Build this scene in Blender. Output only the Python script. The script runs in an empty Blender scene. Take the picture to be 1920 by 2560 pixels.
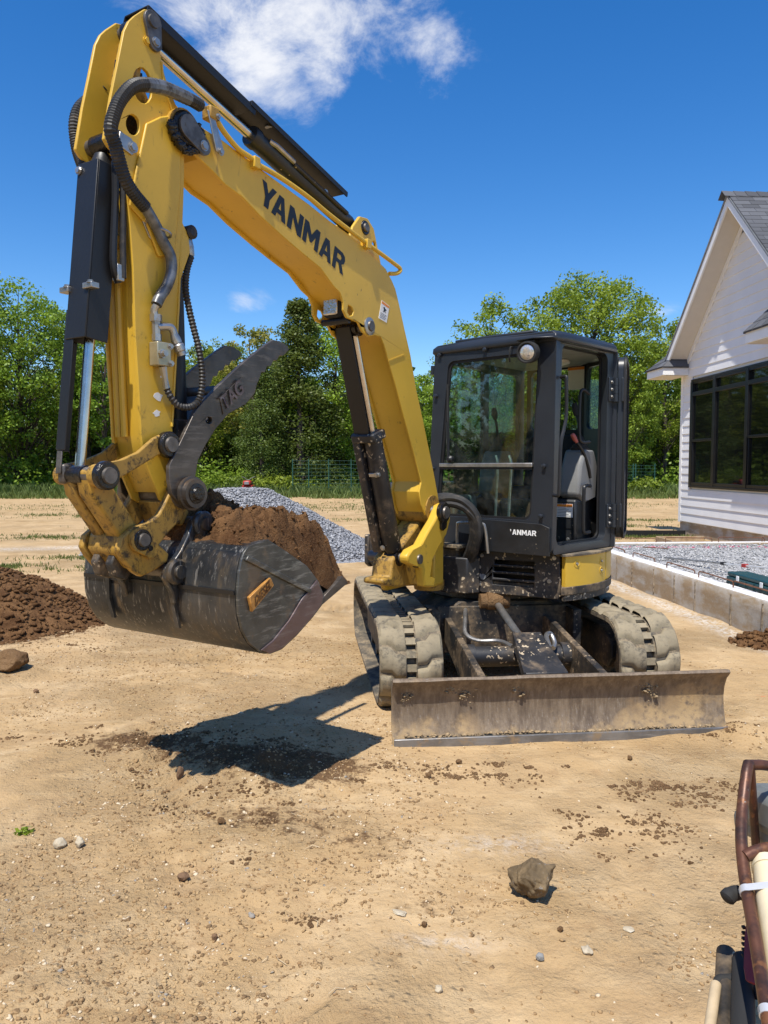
import bpy, bmesh, math, random
import numpy as np
from mathutils import Vector, Matrix, Euler
from mathutils.geometry import tessellate_polygon
R = math.radians
random.seed(7)
rng = np.random.default_rng(7)
SC = bpy.context.scene
COL = SC.collection

# ------------------------------------------------------------------ camera
cam_d = bpy.data.cameras.new('camera')
cam = bpy.data.objects.new('camera', cam_d)
COL.objects.link(cam)
SC.camera = cam
cam.location = (0, 0, 1.62)
cam.rotation_euler = (R(90 - 3.42), 0, 0)
cam_d.sensor_fit = 'HORIZONTAL'
cam_d.sensor_width = 36.0
cam_d.lens = 36.0 * 1923.0 / 1920.0
cam_d.clip_start = 0.05
cam_d.clip_end = 3000

# ------------------------------------------------------------------ sun and sky
SUN_EL, SUN_AZ = R(63), R(200)        # azimuth from +Y towards +X: behind the camera, a little to its left
sun_dir = Vector((math.sin(SUN_AZ) * math.cos(SUN_EL), math.cos(SUN_AZ) * math.cos(SUN_EL), math.sin(SUN_EL)))
sun_d = bpy.data.lights.new('sun', 'SUN')
sun_d.energy = 5.0
sun_d.angle = R(0.53)
sun_d.color = (1.0, 0.95, 0.865)
sun = bpy.data.objects.new('sun', sun_d)
COL.objects.link(sun)
sun.rotation_euler = (-sun_dir).to_track_quat('-Z', 'Y').to_euler()
sun.location = (0, -10, 30)

world = bpy.data.worlds.new('World')
SC.world = world
world.use_nodes = True
wt = world.node_tree
wt.nodes.clear()
def wn(t, **k):
    n = wt.nodes.new(t)
    for a, b in k.items(): setattr(n, a, b)
    return n
def wmath(op, a, b=None, clamp=False):
    n = wn('ShaderNodeMath', operation=op, use_clamp=clamp)
    for i, v in enumerate((a, b)):
        if v is None: continue
        if isinstance(v, (int, float)): n.inputs[i].default_value = v
        else: wt.links.new(v, n.inputs[i])
    return n.outputs[0]
sky = wn('ShaderNodeTexSky', sky_type='NISHITA', sun_disc=False)
sky.sun_elevation = SUN_EL
sky.sun_rotation = SUN_AZ
sky.altitude = 300
sky.air_density = 1.0
sky.dust_density = 0.25
sky.ozone_density = 2.6
tc = wn('ShaderNodeTexCoord')
sep = wn('ShaderNodeSeparateXYZ')
wt.links.new(tc.outputs['Generated'], sep.inputs[0])
az = wmath('ARCTAN2', sep.outputs[0], sep.outputs[1])
el = wmath('ARCSINE', sep.outputs[2])
cvec = wn('ShaderNodeCombineXYZ')
wt.links.new(az, cvec.inputs[0]); wt.links.new(wmath('MULTIPLY', el, 1.5), cvec.inputs[1])
nz = wn('ShaderNodeTexNoise', noise_dimensions='3D')
nz.inputs['Scale'].default_value = 8.0
nz.inputs['Detail'].default_value = 9.0
nz.inputs['Roughness'].default_value = 0.66
nz.inputs['Distortion'].default_value = 0.35
wt.links.new(cvec.outputs[0], nz.inputs['Vector'])
# fair-weather clouds and unseen fill clouds: (azimuth, elevation, half width, half height, weight) in degrees, all round the sky
CLOUDS = [(-7.5, 29.0, 10, 4.2, 1.0), (-9.5, 26.4, 6.0, 3.8, 1.05), (-3.2, 28.0, 6.0, 4.0, 1.05), (-13, 31.5, 7, 3.6, .9), (0.5, 28.2, 5.0, 2.8, .86), (3.2, 27.8, 3.2, 4.2, 0.70), (-20.5, 30.8, 3.8, 2.2, 0.78), (-10.2, 11.6, 2.2, 1.15, 0.66), (19.3, 10.6, 1.9, .7, 0.62),
          (-1.5, 33, 9, 4, .7), (-28, 33, 9, 4, .8), (40, 22, 10, 4, .8), (75, 30, 14, 6, .9), (120, 18, 16, 5, .9), (165, 33, 15, 6, .9), (-150, 20, 15, 5, .8),
          (-110, 28, 14, 6, .9), (-70, 15, 12, 4, .8), (-55, 40, 12, 5, .8), (60, 52, 18, 9, .9), (-100, 58, 20, 10, .9), (150, 60, 24, 10, .95), (-160, 50, 20, 9, .9), (20, 62, 26, 9, .9), (-40, 70, 40, 9, .9), (100, 74, 50, 8, .9), (-130, 35, 14, 6, .9)]  # those near overhead are unseen, added to whiten the fill light
tot = None
for (a0, e0, sa, se, wgt) in CLOUDS:
    dx = wmath('MULTIPLY', wmath('SUBTRACT', az, R(a0)), 1 / R(sa))
    dy = wmath('MULTIPLY', wmath('SUBTRACT', el, R(e0)), 1 / R(se))
    r2 = wmath('ADD', wmath('MULTIPLY', dx, dx), wmath('MULTIPLY', dy, dy))
    g = wmath('MULTIPLY', wmath('POWER', 2.718, wmath('MULTIPLY', r2, -1.0)), wgt)
    tot = g if tot is None else wmath('MAXIMUM', tot, g)
dens = wmath('ADD', wmath('MULTIPLY', tot, 0.80), wmath('MULTIPLY', wmath('SUBTRACT', nz.outputs[0], 0.5), 1.9))
ramp = wn('ShaderNodeMapRange', interpolation_type='SMOOTHSTEP')
ramp.inputs['From Min'].default_value = 0.30
ramp.inputs['From Max'].default_value = 1.05
wt.links.new(dens, ramp.inputs['Value'])
mask = wmath('MULTIPLY', wmath('MULTIPLY', ramp.outputs[0], wmath('MULTIPLY', tot, 2.2, True)), 0.92, True)
hsv = wn('ShaderNodeHueSaturation')
hsv.inputs['Hue'].default_value = 0.507
hsv.inputs['Saturation'].default_value = 1.38
hsv.inputs['Value'].default_value = 1.70
wt.links.new(sky.outputs[0], hsv.inputs['Color'])
mix = wn('ShaderNodeMixRGB')
mix.inputs[2].default_value = (9.8, 9.9, 10.2, 1)
wt.links.new(mask, mix.inputs[0]); wt.links.new(hsv.outputs[0], mix.inputs[1])
bg = wn('ShaderNodeBackground')
bg.inputs['Strength'].default_value = 0.088
wt.links.new(mix.outputs[0], bg.inputs['Color'])
wo = wn('ShaderNodeOutputWorld')
wt.links.new(bg.outputs[0], wo.inputs['Surface'])

SC.view_settings.view_transform = 'Standard'
SC.view_settings.look = 'None'
SC.view_settings.exposure = 0.20
SC.view_settings.gamma = 1.0
SC.view_settings.use_curve_mapping = False
SC.render.engine = 'CYCLES'
SC.cycles.max_bounces = 8
SC.cycles.transparent_max_bounces = 12
SC.cycles.use_denoising = True
SC.cycles.sample_clamp_indirect = 6.0

# ------------------------------------------------------------------ materials
MATS = {}
class NT:
    """small helper for one material's node tree"""
    def __init__(s, name):
        s.m = bpy.data.materials.new(name); s.m.use_nodes = True
        s.t = s.m.node_tree; s.t.nodes.clear()
        s.out = s.n('ShaderNodeOutputMaterial'); s.b = s.n('ShaderNodeBsdfPrincipled')
        s.t.links.new(s.b.outputs[0], s.out.inputs[0])
        s.co = s.n('ShaderNodeTexCoord').outputs['Object']
        MATS[name] = s.m
    def n(s, t, **k):
        x = s.t.nodes.new(t)
        for a, b in k.items(): setattr(x, a, b)
        return x
    def put(s, v, sock):
        if v is None: return
        if isinstance(v, (int, float)): sock.default_value = v
        elif isinstance(v, (tuple, list)): sock.default_value = tuple(v) + ((1,) if len(v) == 3 and len(sock.default_value) == 4 else ())
        else: s.t.links.new(v, sock)
    def math(s, op, a, b=None, c=None, clamp=False):
        x = s.n('ShaderNodeMath', operation=op, use_clamp=clamp)
        s.put(a, x.inputs[0]); s.put(b, x.inputs[1]); s.put(c, x.inputs[2]); return x.outputs[0]
    def noise(s, scale, detail=4, rough=.55, vec=None, dist=0):
        x = s.n('ShaderNodeTexNoise'); s.put(vec or s.co, x.inputs['Vector'])
        s.put(scale, x.inputs['Scale']); s.put(detail, x.inputs['Detail']); s.put(rough, x.inputs['Roughness']); s.put(dist, x.inputs['Distortion'])
        return x.outputs[0]
    def voro(s, scale, feature='F1', vec=None, out=0):
        x = s.n('ShaderNodeTexVoronoi', feature=feature); s.put(vec or s.co, x.inputs['Vector']); s.put(scale, x.inputs['Scale']); return x.outputs[out]
    def scale(s, v3, vec=None, loc=(0, 0, 0), rot=(0, 0, 0)):
        x = s.n('ShaderNodeMapping'); s.put(vec or s.co, x.inputs[0]); x.inputs['Scale'].default_value = v3
        x.inputs['Location'].default_value = loc; x.inputs['Rotation'].default_value = rot; return x.outputs[0]
    def step(s, v, lo, hi):
        x = s.n('ShaderNodeMapRange', interpolation_type='SMOOTHSTEP'); s.put(v, x.inputs['Value'])
        x.inputs['From Min'].default_value = lo; x.inputs['From Max'].default_value = hi; return x.outputs[0]
    def mix(s, f, a, b, mode='MIX'):
        x = s.n('ShaderNodeMixRGB', blend_type=mode); s.put(f, x.inputs[0]); s.put(a, x.inputs[1]); s.put(b, x.inputs[2]); return x.outputs[0]
    def bump(s, h, strength=.3, dist=.01, normal=None):
        x = s.n('ShaderNodeBump'); s.put(h, x.inputs['Height']); x.inputs['Strength'].default_value = strength; x.inputs['Distance'].default_value = dist
        s.put(normal, x.inputs['Normal']); return x.outputs[0]
    def attr(s, name):
        return s.n('ShaderNodeAttribute', attribute_name=name).outputs
    def fin(s, col=None, rough=None, metal=None, normal=None, spec=None):
        s.put(col, s.b.inputs['Base Color']); s.put(rough, s.b.inputs['Roughness']); s.put(metal, s.b.inputs['Metallic'])
        s.put(normal, s.b.inputs['Normal']); s.put(spec, s.b.inputs['Specular IOR Level']); return s.m

def mat(name, col, rough=.55, metal=0., var=.18, vs=6., dirt=None, da=.5, ds=5., spot=None, sa=.68, ss=40., bump=.15, bs=60., spec=.5):
    """paint or metal: base colour varied by noise, a dirt film in blotches, small splashes, fine relief"""
    t = NT(name)
    n1 = t.noise(vs, 6)
    c = t.mix(t.step(n1, .3, .7), tuple(v * (1 - var) for v in col), tuple(min(1, v * (1 + var)) for v in col))
    r = rough
    if dirt:
        dm = t.math('MULTIPLY', t.step(t.noise(ds, 8, .65), 1 - da - .12, 1 - da + .16), t.step(t.noise(ds * 7, 4), .2, .6))
        c = t.mix(dm, c, dirt); r = t.math('ADD', t.math('MULTIPLY', dm, .9 - rough), rough)
    if spot:
        sm = t.math('MULTIPLY', t.step(t.noise(ss, 2, .5), sa, sa + .03), t.step(t.noise(3.1, 3), .42, .56))
        c = t.mix(sm, c, spot)
    nb = t.bump(t.noise(bs, 5), bump, .004)
    return t.fin(c, r, metal, nb, spec)
DUST = (.42, .30, .17)
# ------------------------------------------------------------------ mesh helpers
def V(*a): return np.array(a, float)
class MB:
    """collects shapes (through an optional local frame) and links them as one mesh object"""
    def __init__(s, fr=None): s.v = []; s.f = []; s.fr = fr; s.smooth = []
    def add(s, vs, fs):
        o = len(s.v)
        s.v += [s.fr(*p) if s.fr else V(*p) for p in vs]
        s.f += [tuple(i + o for i in f) for f in fs]
        return s
    def raw(s, vs, fs):
        o = len(s.v); s.v += [V(*p) for p in vs]; s.f += [tuple(i + o for i in f) for f in fs]; return s
    def box(s, c, h, ax=None):
        A = ax if ax is not None else (V(1, 0, 0), V(0, 1, 0), V(0, 0, 1))
        c = V(*c); P = [c + x * h[0] * A[0] + y * h[1] * A[1] + z * h[2] * A[2] for z in (-1, 1) for y in (-1, 1) for x in (-1, 1)]
        return s.add(P, [(0, 2, 3, 1), (4, 5, 7, 6), (0, 1, 5, 4), (2, 6, 7, 3), (0, 4, 6, 2), (1, 3, 7, 5)])
    def span(s, a, b):
        a, b = V(*a), V(*b); return s.box((a + b) / 2, abs(b - a) / 2)
    def prism(s, outline, n0, n1, holes=(), order=lambda a, n, b: (a, n, b)):
        loops = [list(outline)] + [list(h) for h in holes]
        flat = [p for l in loops for p in l]; N = len(flat)
        tri = tessellate_polygon([[Vector((p[0], p[1], 0)) for p in l] for l in loops])
        vs = [order(p[0], n0, p[1]) for p in flat] + [order(p[0], n1, p[1]) for p in flat]
        fs = [tuple(t) for t in tri] + [tuple(i + N for i in reversed(t)) for t in tri]
        o = 0
        for l in loops:
            k = len(l)
            fs += [(o + i, o + (i + 1) % k, o + (i + 1) % k + N, o + i + N) for i in range(k)]
            o += k
        return s.add(vs, fs)
    def tube(s, path, r, seg=10, cap=True, closed=False):
        P = [s.fr(*p) if s.fr else V(*p) for p in path]
        n = len(P); rr = r if hasattr(r, '__len__') else [r] * n
        vs, fs = [], []
        prev = None
        for i in range(n):
            t = (P[(i + 1) % n] - P[i - 1]) if closed else (P[min(i + 1, n - 1)] - P[max(i - 1, 0)])
            t = t / (np.linalg.norm(t) + 1e-9)
            if prev is None:
                a = np.cross(t, V(0, 0, 1) if abs(t[2]) < .9 else V(1, 0, 0))
            else:
                a = prev - t * (prev @ t)
            a = a / (np.linalg.norm(a) + 1e-9); b = np.cross(t, a); prev = a
            vs += [P[i] + rr[i] * (math.cos(q) * a + math.sin(q) * b) for q in [2 * math.pi * k / seg for k in range(seg)]]
        for i in range(n if closed else n - 1):
            j = (i + 1) % n
            fs += [(i * seg + k, i * seg + (k + 1) % seg, j * seg + (k + 1) % seg, j * seg + k) for k in range(seg)]
        if cap and not closed:
            fs += [tuple(range(seg)), tuple((n - 1) * seg + k for k in range(seg))]
        return s.raw(vs, fs)
    def cyl(s, a, b, r, seg=16, r1=None): return s.tube([a, b], [r, r if r1 is None else r1], seg)
    def lathe(s, a, b, prof, seg=18):
        """prof: (t along a->b in metres, radius)"""
        A = s.fr(*a) if s.fr else V(*a); B = s.fr(*b) if s.fr else V(*b)
        d = (B - A) / np.linalg.norm(B - A)
        f, s.fr = s.fr, None
        # own rings so equal t values make sharp steps
        x = np.cross(d, V(0, 0, 1) if abs(d[2]) < .9 else V(1, 0, 0)); x /= np.linalg.norm(x); y = np.cross(d, x)
        vs, fs = [], []
        for t, r in prof:
            vs += [A + d * t + max(r, 1e-4) * (math.cos(2 * math.pi * k / seg) * x + math.sin(2 * math.pi * k / seg) * y) for k in range(seg)]
        for i in range(len(prof) - 1):
            fs += [(i * seg + k, i * seg + (k + 1) % seg, (i + 1) * seg + (k + 1) % seg, (i + 1) * seg + k) for k in range(seg)]
        fs += [tuple(range(seg)), tuple((len(prof) - 1) * seg + k for k in range(seg))]
        s.raw(vs, fs); s.fr = f; return s
    def build(s, name, m, parent=None, bevel=0, angle=32, flat=False, normals=True):
        me = bpy.data.meshes.new(name)
        off = V(*parent_origin(parent)) if parent is not None else V(0, 0, 0)
        me.from_pydata([tuple(p - off) for p in s.v], [], s.f)
        if normals:
            bm = bmesh.new(); bm.from_mesh(me)
            bmesh.ops.recalc_face_normals(bm, faces=bm.faces); bm.to_mesh(me); bm.free()
        ob = bpy.data.objects.new(name, me); COL.objects.link(ob)
        me.materials.append(MATS[m] if isinstance(m, str) else m)
        if not flat:
            me.shade_smooth(); me.set_sharp_from_angle(angle=R(angle))
        if parent is not None: ob.parent = parent
        if bevel:
            b = ob.modifiers.new('edge', 'BEVEL'); b.width = bevel; b.segments = 2; b.limit_method = 'ANGLE'; b.angle_limit = R(38)
            b.harden_normals = False
        return ob
def parent_origin(p):
    o = Vector((0, 0, 0))
    while p is not None:
        o += p.location; p = p.parent
    return o
def empty(name, loc):
    o = bpy.data.objects.new(name, None); COL.objects.link(o); o.location = loc; o.empty_display_size = .2; return o
def tag(o, label=None, cat=None, group=None, kind=None):
    if label: o['label'] = label
    if cat: o['category'] = cat
    if group: o['group'] = group
    if kind: o['kind'] = kind
    return o
def thing(name, label, cat, loc=(0, 0, 0), group=None): return tag(empty(name, loc), label, cat, group)
def catmull(P, k=6):
    P = [V(*p) for p in P]; Q = [2 * P[0] - P[1]] + P + [2 * P[-1] - P[-2]]; out = []
    for i in range(1, len(Q) - 2):
        a, b, c, d = Q[i - 1:i + 3]
        for j in range(k):
            t = j / k
            out.append(.5 * (2 * b + (c - a) * t + (2 * a - 5 * b + 4 * c - d) * t * t + (3 * b - a - 3 * c + d) * t ** 3))
    out.append(P[-1]); return out
def text_mesh(name, body, m, parent, origin, right, up, height, width=None, depth=.0012, bold=.0):
    """flat lettering on a surface: origin at the lower left corner"""
    cu = bpy.data.curves.new(name, 'FONT'); cu.body = body; cu.size = 1; cu.extrude = 0; cu.offset = bold
    t = bpy.data.objects.new(name, cu); COL.objects.link(t)
    bpy.context.view_layer.update()
    me = bpy.data.meshes.new_from_object(t.evaluated_get(bpy.context.evaluated_depsgraph_get()))
    bpy.data.objects.remove(t)
    n = len(me.vertices); co = np.zeros(n * 3); me.vertices.foreach_get('co', co); co = co.reshape(-1, 3)
    lo, hi = co.min(0), co.max(0)
    right, up = V(*right), V(*up); right /= np.linalg.norm(right); up /= np.linalg.norm(up); nrm = np.cross(right, up)
    sx = (width / (hi[0] - lo[0])) if width else height / (hi[1] - lo[1]); sy = height / (hi[1] - lo[1])
    off = V(*parent_origin(parent))
    W = V(*origin)[None] - off + np.outer((co[:, 0] - lo[0]) * sx, right) + np.outer((co[:, 1] - lo[1]) * sy, up) + nrm * depth
    me.vertices.foreach_set('co', W.astype(np.float32).ravel()); me.update()
    ob = bpy.data.objects.new(name, me); COL.objects.link(ob); me.materials.clear(); me.materials.append(MATS[m]); ob.parent = parent
    return ob
def copy_tree(o, parent=None):
    c = o.copy(); COL.objects.link(c); c.parent = parent
    for ch in list(o.children): copy_tree(ch, c)
    return c
# lattice noise for terrain and rough shapes
def hash2(i, j, s): 
    h = np.sin(i * 127.1 + j * 311.7 + s * 74.7) * 43758.5453
    return h - np.floor(h)
def vnoise(x, y, s=0):
    i, j = np.floor(x), np.floor(y); u, v = x - i, y - j
    u = u * u * (3 - 2 * u); v = v * v * (3 - 2 * v)
    return (hash2(i, j, s) * (1 - u) + hash2(i + 1, j, s) * u) * (1 - v) + (hash2(i, j + 1, s) * (1 - u) + hash2(i + 1, j + 1, s) * u) * v
def fbm(x, y, s=0, o=4, g=.5):
    t, a, n = 0, 1, 0
    for k in range(o):
        t = t + a * vnoise(x * 2 ** k, y * 2 ** k, s + k * 13); n += a; a *= g
    return t / n
def hash3(i, j, k, s):
    h = np.sin(i * 127.1 + j * 311.7 + k * 191.3 + s * 74.7) * 43758.5453
    return h - np.floor(h)
def vnoise3(p, s=0):
    i = np.floor(p); f = p - i; f = f * f * (3 - 2 * f); r = 0
    for a in (0, 1):
        for b in (0, 1):
            for c in (0, 1):
                w = (f[:, 0] if a else 1 - f[:, 0]) * (f[:, 1] if b else 1 - f[:, 1]) * (f[:, 2] if c else 1 - f[:, 2])
                r = r + w * hash3(i[:, 0] + a, i[:, 1] + b, i[:, 2] + c, s)
    return r
def ico(sub):
    bm = bmesh.new(); bmesh.ops.create_icosphere(bm, subdivisions=sub, radius=1)
    v = np.array([x.co[:] for x in bm.verts]); f = np.array([[q.index for q in x.verts] for x in bm.faces]); bm.free(); return v, f
ICO = {k: ico(k) for k in (1, 2, 3, 4, 5)}
def mesh_np(name, v, f, m, parent=None, smooth=False, attrs=None):
    me = bpy.data.meshes.new(name); v = np.asarray(v, np.float32); f = np.asarray(f, np.int32); k = f.shape[1]
    me.vertices.add(len(v)); me.vertices.foreach_set('co', v.ravel())
    me.loops.add(f.size); me.loops.foreach_set('vertex_index', f.ravel())
    me.polygons.add(len(f)); me.polygons.foreach_set('loop_start', np.arange(0, f.size, k, dtype=np.int32))
    me.update(calc_edges=True); me.validate()
    for n_, a in (attrs or {}).items():
        at = me.attributes.new(n_, 'FLOAT', 'POINT'); at.data.foreach_set('value', np.asarray(a, np.float32))
    if smooth: me.shade_smooth()
    me.materials.append(MATS[m]); ob = bpy.data.objects.new(name, me); COL.objects.link(ob)
    if parent is not None: ob.parent = parent
    return ob
def scatter(pos, size, sub=1, squash=.7, seed=1, jag=.25):
    """many small stones as one array pair: random size, turn and facet; pos (n,3), size (n,)"""
    g = np.random.default_rng(seed); bv, bf = ICO[sub]; n = len(pos); k = len(bv)
    v = bv[None] * (1 + jag * (g.random((n, k, 1)) - .5) * 2)
    v = v * np.stack([1 + .5 * (g.random(n) - .5), 1 + .5 * (g.random(n) - .5), squash * (1 + .4 * (g.random(n) - .5))], 1)[:, None]
    a = g.random(n) * 6.283; b = (g.random(n) - .5) * .9
    ca, sa, cb, sb = np.cos(a), np.sin(a), np.cos(b), np.sin(b)
    x, y, z = v[..., 0], v[..., 1], v[..., 2]
    y, z = y * cb[:, None] - z * sb[:, None], y * sb[:, None] + z * cb[:, None]
    x, y = x * ca[:, None] - y * sa[:, None], x * sa[:, None] + y * ca[:, None]
    v = np.stack([x, y, z], -1) * np.asarray(size)[:, None, None] + np.asarray(pos)[:, None]
    f = (bf[None] + (np.arange(n) * k)[:, None, None]).reshape(-1, 3)
    return v.reshape(-1, 3), f
def rock_np(r, seed, sub=4, rough=.28, cuts=7):
    """an angular stone: a sphere with flat cuts and lumps; r = three half sizes"""
    g = np.random.default_rng(seed); v, f = ICO[sub]; v = v.copy()
    for _ in range(cuts):
        d = g.normal(size=3); d /= np.linalg.norm(d); c = .62 + .25 * g.random()
        t = v @ d; v = v - np.outer(np.maximum(t - c, 0) * .92, d)
    v = v * (1 + rough * (vnoise3(v * 2.2 + seed, seed) - .5) + rough * .5 * (vnoise3(v * 6 + seed, seed + 3) - .5) + rough * .22 * (vnoise3(v * 15 + seed, seed + 5) - .5))[:, None]
    return v * V(*r), f

GLYPH = {'Y': ([(0, 1), (.30, 1), (.5, .64), (.70, 1), (1, 1), (.65, .42), (.65, 0), (.34, 0), (.34, .42)], []),
         'A': ([(0, 0), (.28, 0), (.34, .2), (.66, .2), (.72, 0), (1, 0), (.67, 1), (.33, 1)], [[(.41, .40), (.59, .40), (.5, .72)]]),
         'N': ([(0, 0), (0, 1), (.30, 1), (.70, .45), (.70, 1), (1, 1), (1, 0), (.72, 0), (.30, .58), (.30, 0)], []),
         'M': ([(0, 0), (0, 1), (.25, 1), (.5, .56), (.75, 1), (1, 1), (1, 0), (.76, 0), (.76, .56), (.56, .2), (.44, .2), (.24, .56), (.24, 0)], []),
         'R': ([(0, 0), (0, 1), (.70, 1), (.92, .9), (.98, .72), (.92, .53), (.74, .43), (1, 0), (.70, 0), (.48, .38), (.29, .38), (.29, 0)], [[(.29, .57), (.29, .80), (.60, .80), (.67, .69), (.60, .57)]]),
         '.': ([(.52, 1), (.68, .62), (.66, .50), (.80, .70), (.78, 1)], [])}
def logo(name, word, m, parent, origin, right, up, height, width, depth):
    """block capitals painted on a surface; '.' is the worn-off first letter"""
    right, up, origin = V(*right), V(*up), V(*origin); right = right / np.linalg.norm(right); up = up / np.linalg.norm(up); nr = np.cross(right, up); nr /= np.linalg.norm(nr)
    wd = {'M': 1.22, 'N': 1.05, 'Y': 1.0, '.': 1.0}; adv = [wd.get(c, 1.0) for c in word]; gap = .10; tot = sum(adv) + gap * (len(word) - 1) - (.24 if word[0] == 'Y' else 0); x = 0
    mb = MB()
    for c, a in zip(word, adv):
        out, holes = GLYPH[c]; loops = [out] + holes; flat = [p for l in loops for p in l]
        tri = tessellate_polygon([[Vector((p[0], p[1], 0)) for p in l] for l in loops])
        mb.raw([origin + right * width * (x + p[0] * a) / tot + up * height * p[1] + nr * depth for p in flat], [tuple(t) for t in tri]); x += a + (gap if c != 'Y' else -.14)
    return mb.build(name, m, parent, flat=True, normals=False)
# ------------------------------------------------------------------ the materials of this place
YEL = (.68, .425, .042)
def yellow(name, col, grime, scuff, low=None):
    t = NT(name)
    c = t.mix(t.step(t.noise(2.5, 6), .3, .7), tuple(v * .92 for v in col), tuple(v * 1.06 for v in col))
    film = t.step(t.noise(5, 7, .62), .62 - grime, .86 - grime)
    c = t.mix(t.math('MULTIPLY', film, .55), c, (.30, .175, .045))
    run = t.step(t.noise(17, 6, .6, t.scale((1.5, 1.5, .30))), .60, .74)
    c = t.mix(t.math('MULTIPLY', t.math('MULTIPLY', run, t.step(t.noise(3.3, 4), .46, .6)), .55), c, (.16, .09, .03))
    zone = t.step(t.noise(4.4, 5, .6), .60 - scuff, .74 - scuff)
    if low:
        sz = t.n('ShaderNodeSeparateXYZ'); t.put(t.co, sz.inputs[0]); zone = t.math('MAXIMUM', zone, t.step(t.math('ADD', sz.outputs[2], t.math('MULTIPLY', t.noise(5, 3), .5)), low[0], low[1]))
    s1 = t.math('MULTIPLY', t.step(t.noise(19, 10, .80, t.scale((1, 1, .75), rot=(0, .5, .3)), .5), .56 - scuff * .20, .70 - scuff * .20), .9)
    c = t.mix(t.math('MULTIPLY', s1, zone), c, (.022, .016, .012))
    s2 = t.step(t.noise(120, 3, .5, t.scale((1, .3, .25), rot=(.3, .2, 0))), .72, .74)
    c = t.mix(t.math('MULTIPLY', s2, t.step(t.noise(2.7, 3), .48, .6)), c, (.09, .06, .03))
    t.fin(c, t.math('ADD', t.math('MULTIPLY', film, .25), .40), 0, t.bump(t.noise(80, 5), .10, .004))
yellow('yellow_paint', YEL, .03, .06)
yellow('yellow_arm', (.66, .41, .040), .04, .12, (-.85, -1.35))
yellow('yellow_worn', (.46, .265, .033), .30, .40)
mat('yellow_panel', YEL, .4, var=.05, vs=4, dirt=(.40, .26, .10), da=.3, ds=4, spot=(.05, .04, .03), sa=.76, ss=30, bump=.05)
mat('black_paint', (.016, .017, .019), .42, var=.3, vs=7, dirt=(.16, .12, .08), da=.24, ds=6, spot=(.45, .36, .24), sa=.72, ss=46, bump=.1)
mat('black_dusty', (.022, .022, .024), .5, var=.3, vs=7, dirt=(.24, .17, .10), da=.40, ds=5, spot=(.50, .40, .27), sa=.61, ss=38, bump=.15)
mat('cab_paint', (.019, .023, .030), .38, var=.12, vs=4, dirt=(.12, .10, .08), da=.20, ds=5, spot=(.40, .34, .25), sa=.78, ss=40, bump=.05)
mat('chrome', (.60, .56, .52), .25, 1., var=.1, vs=14, bump=.02)
mat('steel', (.42, .41, .39), .38, .85, var=.2, vs=12, dirt=(.20, .14, .08), da=.35, ds=14, bump=.2)
mat('pin_steel', (.15, .135, .12), .48, .65, var=.3, vs=20, dirt=(.03, .022, .016), da=.35, ds=30, bump=.3)
mat('grease', (.012, .009, .007), .25, 0, var=.4, vs=40, bump=.9, bs=70)
mat('hose', (.022, .021, .020), .55, var=.4, vs=12, dirt=(.13, .10, .07), da=.35, ds=16, bump=.3, bs=40)
mat('hose_sleeve', (.15, .155, .16), .34, .35, var=.4, vs=20, dirt=(.05, .045, .04), da=.4, ds=18, bump=.3)
mat('rubber_seal', (.008, .008, .009), .6)
mat('seat_cloth', (.030, .026, .024), .85, bump=.3, bs=200)
mat('console_grey', (.20, .20, .195), .55, var=.06, dirt=(.28, .22, .15), da=.25)
mat('red_knob', (.42, .10, .08), .45, var=.2)
mat('white_print', (.80, .80, .78), .6, var=.03)
mat('black_print', (.010, .010, .011), .45, var=.1)
mat('orange_print', (.80, .26, .03), .55, var=.03)
mat('grey_print', (.20, .21, .22), .6)
mat('brass_plate', (.50, .24, .055), .5, .2, var=.3, vs=20, dirt=(.12, .07, .03), da=.35, ds=18, bump=.4)
mat('white_paint', (.80, .80, .78), .5, var=.03)
mat('siding_white', (.80, .795, .79), .55, var=.03, vs=2, bump=.08, bs=120)
mat('trim_white', (.86, .855, .84), .5, var=.02, bump=.03)
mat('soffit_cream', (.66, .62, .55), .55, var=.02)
mat('shingle', (.085, .088, .096), .9, var=.35, vs=3, bump=.5, bs=160)
mat('shingle_dark', (.055, .058, .064), .9, var=.3, vs=3, bump=.5, bs=160)
mat('window_black', (.010, .010, .011), .35)
mat('green_fence', (.02, .085, .06), .5)
mat('red_paint', (.45, .03, .025), .4)
mat('rubber', (.02, .02, .02), .8)
mat('teal_plastic', (.012, .055, .060), .42, var=.1, dirt=(.3, .26, .2), da=.22, ds=10)
mat('grey_plastic', (.16, .17, .165), .5, var=.25, vs=8, dirt=(.30, .24, .17), da=.35, ds=9)
mat('pvc_cream', (.70, .60, .40), .42, var=.08, vs=14, dirt=(.40, .30, .18), da=.25, ds=18, bump=.08)
mat('clamp_steel', (.80, .79, .77), .38, .5, var=.1)
mat('wood_form', (.36, .25, .14), .8, var=.25, vs=12, dirt=(.42, .36, .28), da=.4)
mat('bark', (.075, .058, .045), .9, var=.35, vs=5, bump=.8, bs=30)
mat('rebar', (.16, .07, .035), .8, .2, var=.3, vs=30, bump=.6, bs=150)
mat('machine_red', (.24, .02, .03), .42, var=.15)
mat('tan_post', (.55, .43, .27), .6, var=.15, vs=10, dirt=(.3, .22, .13), da=.3)

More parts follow.
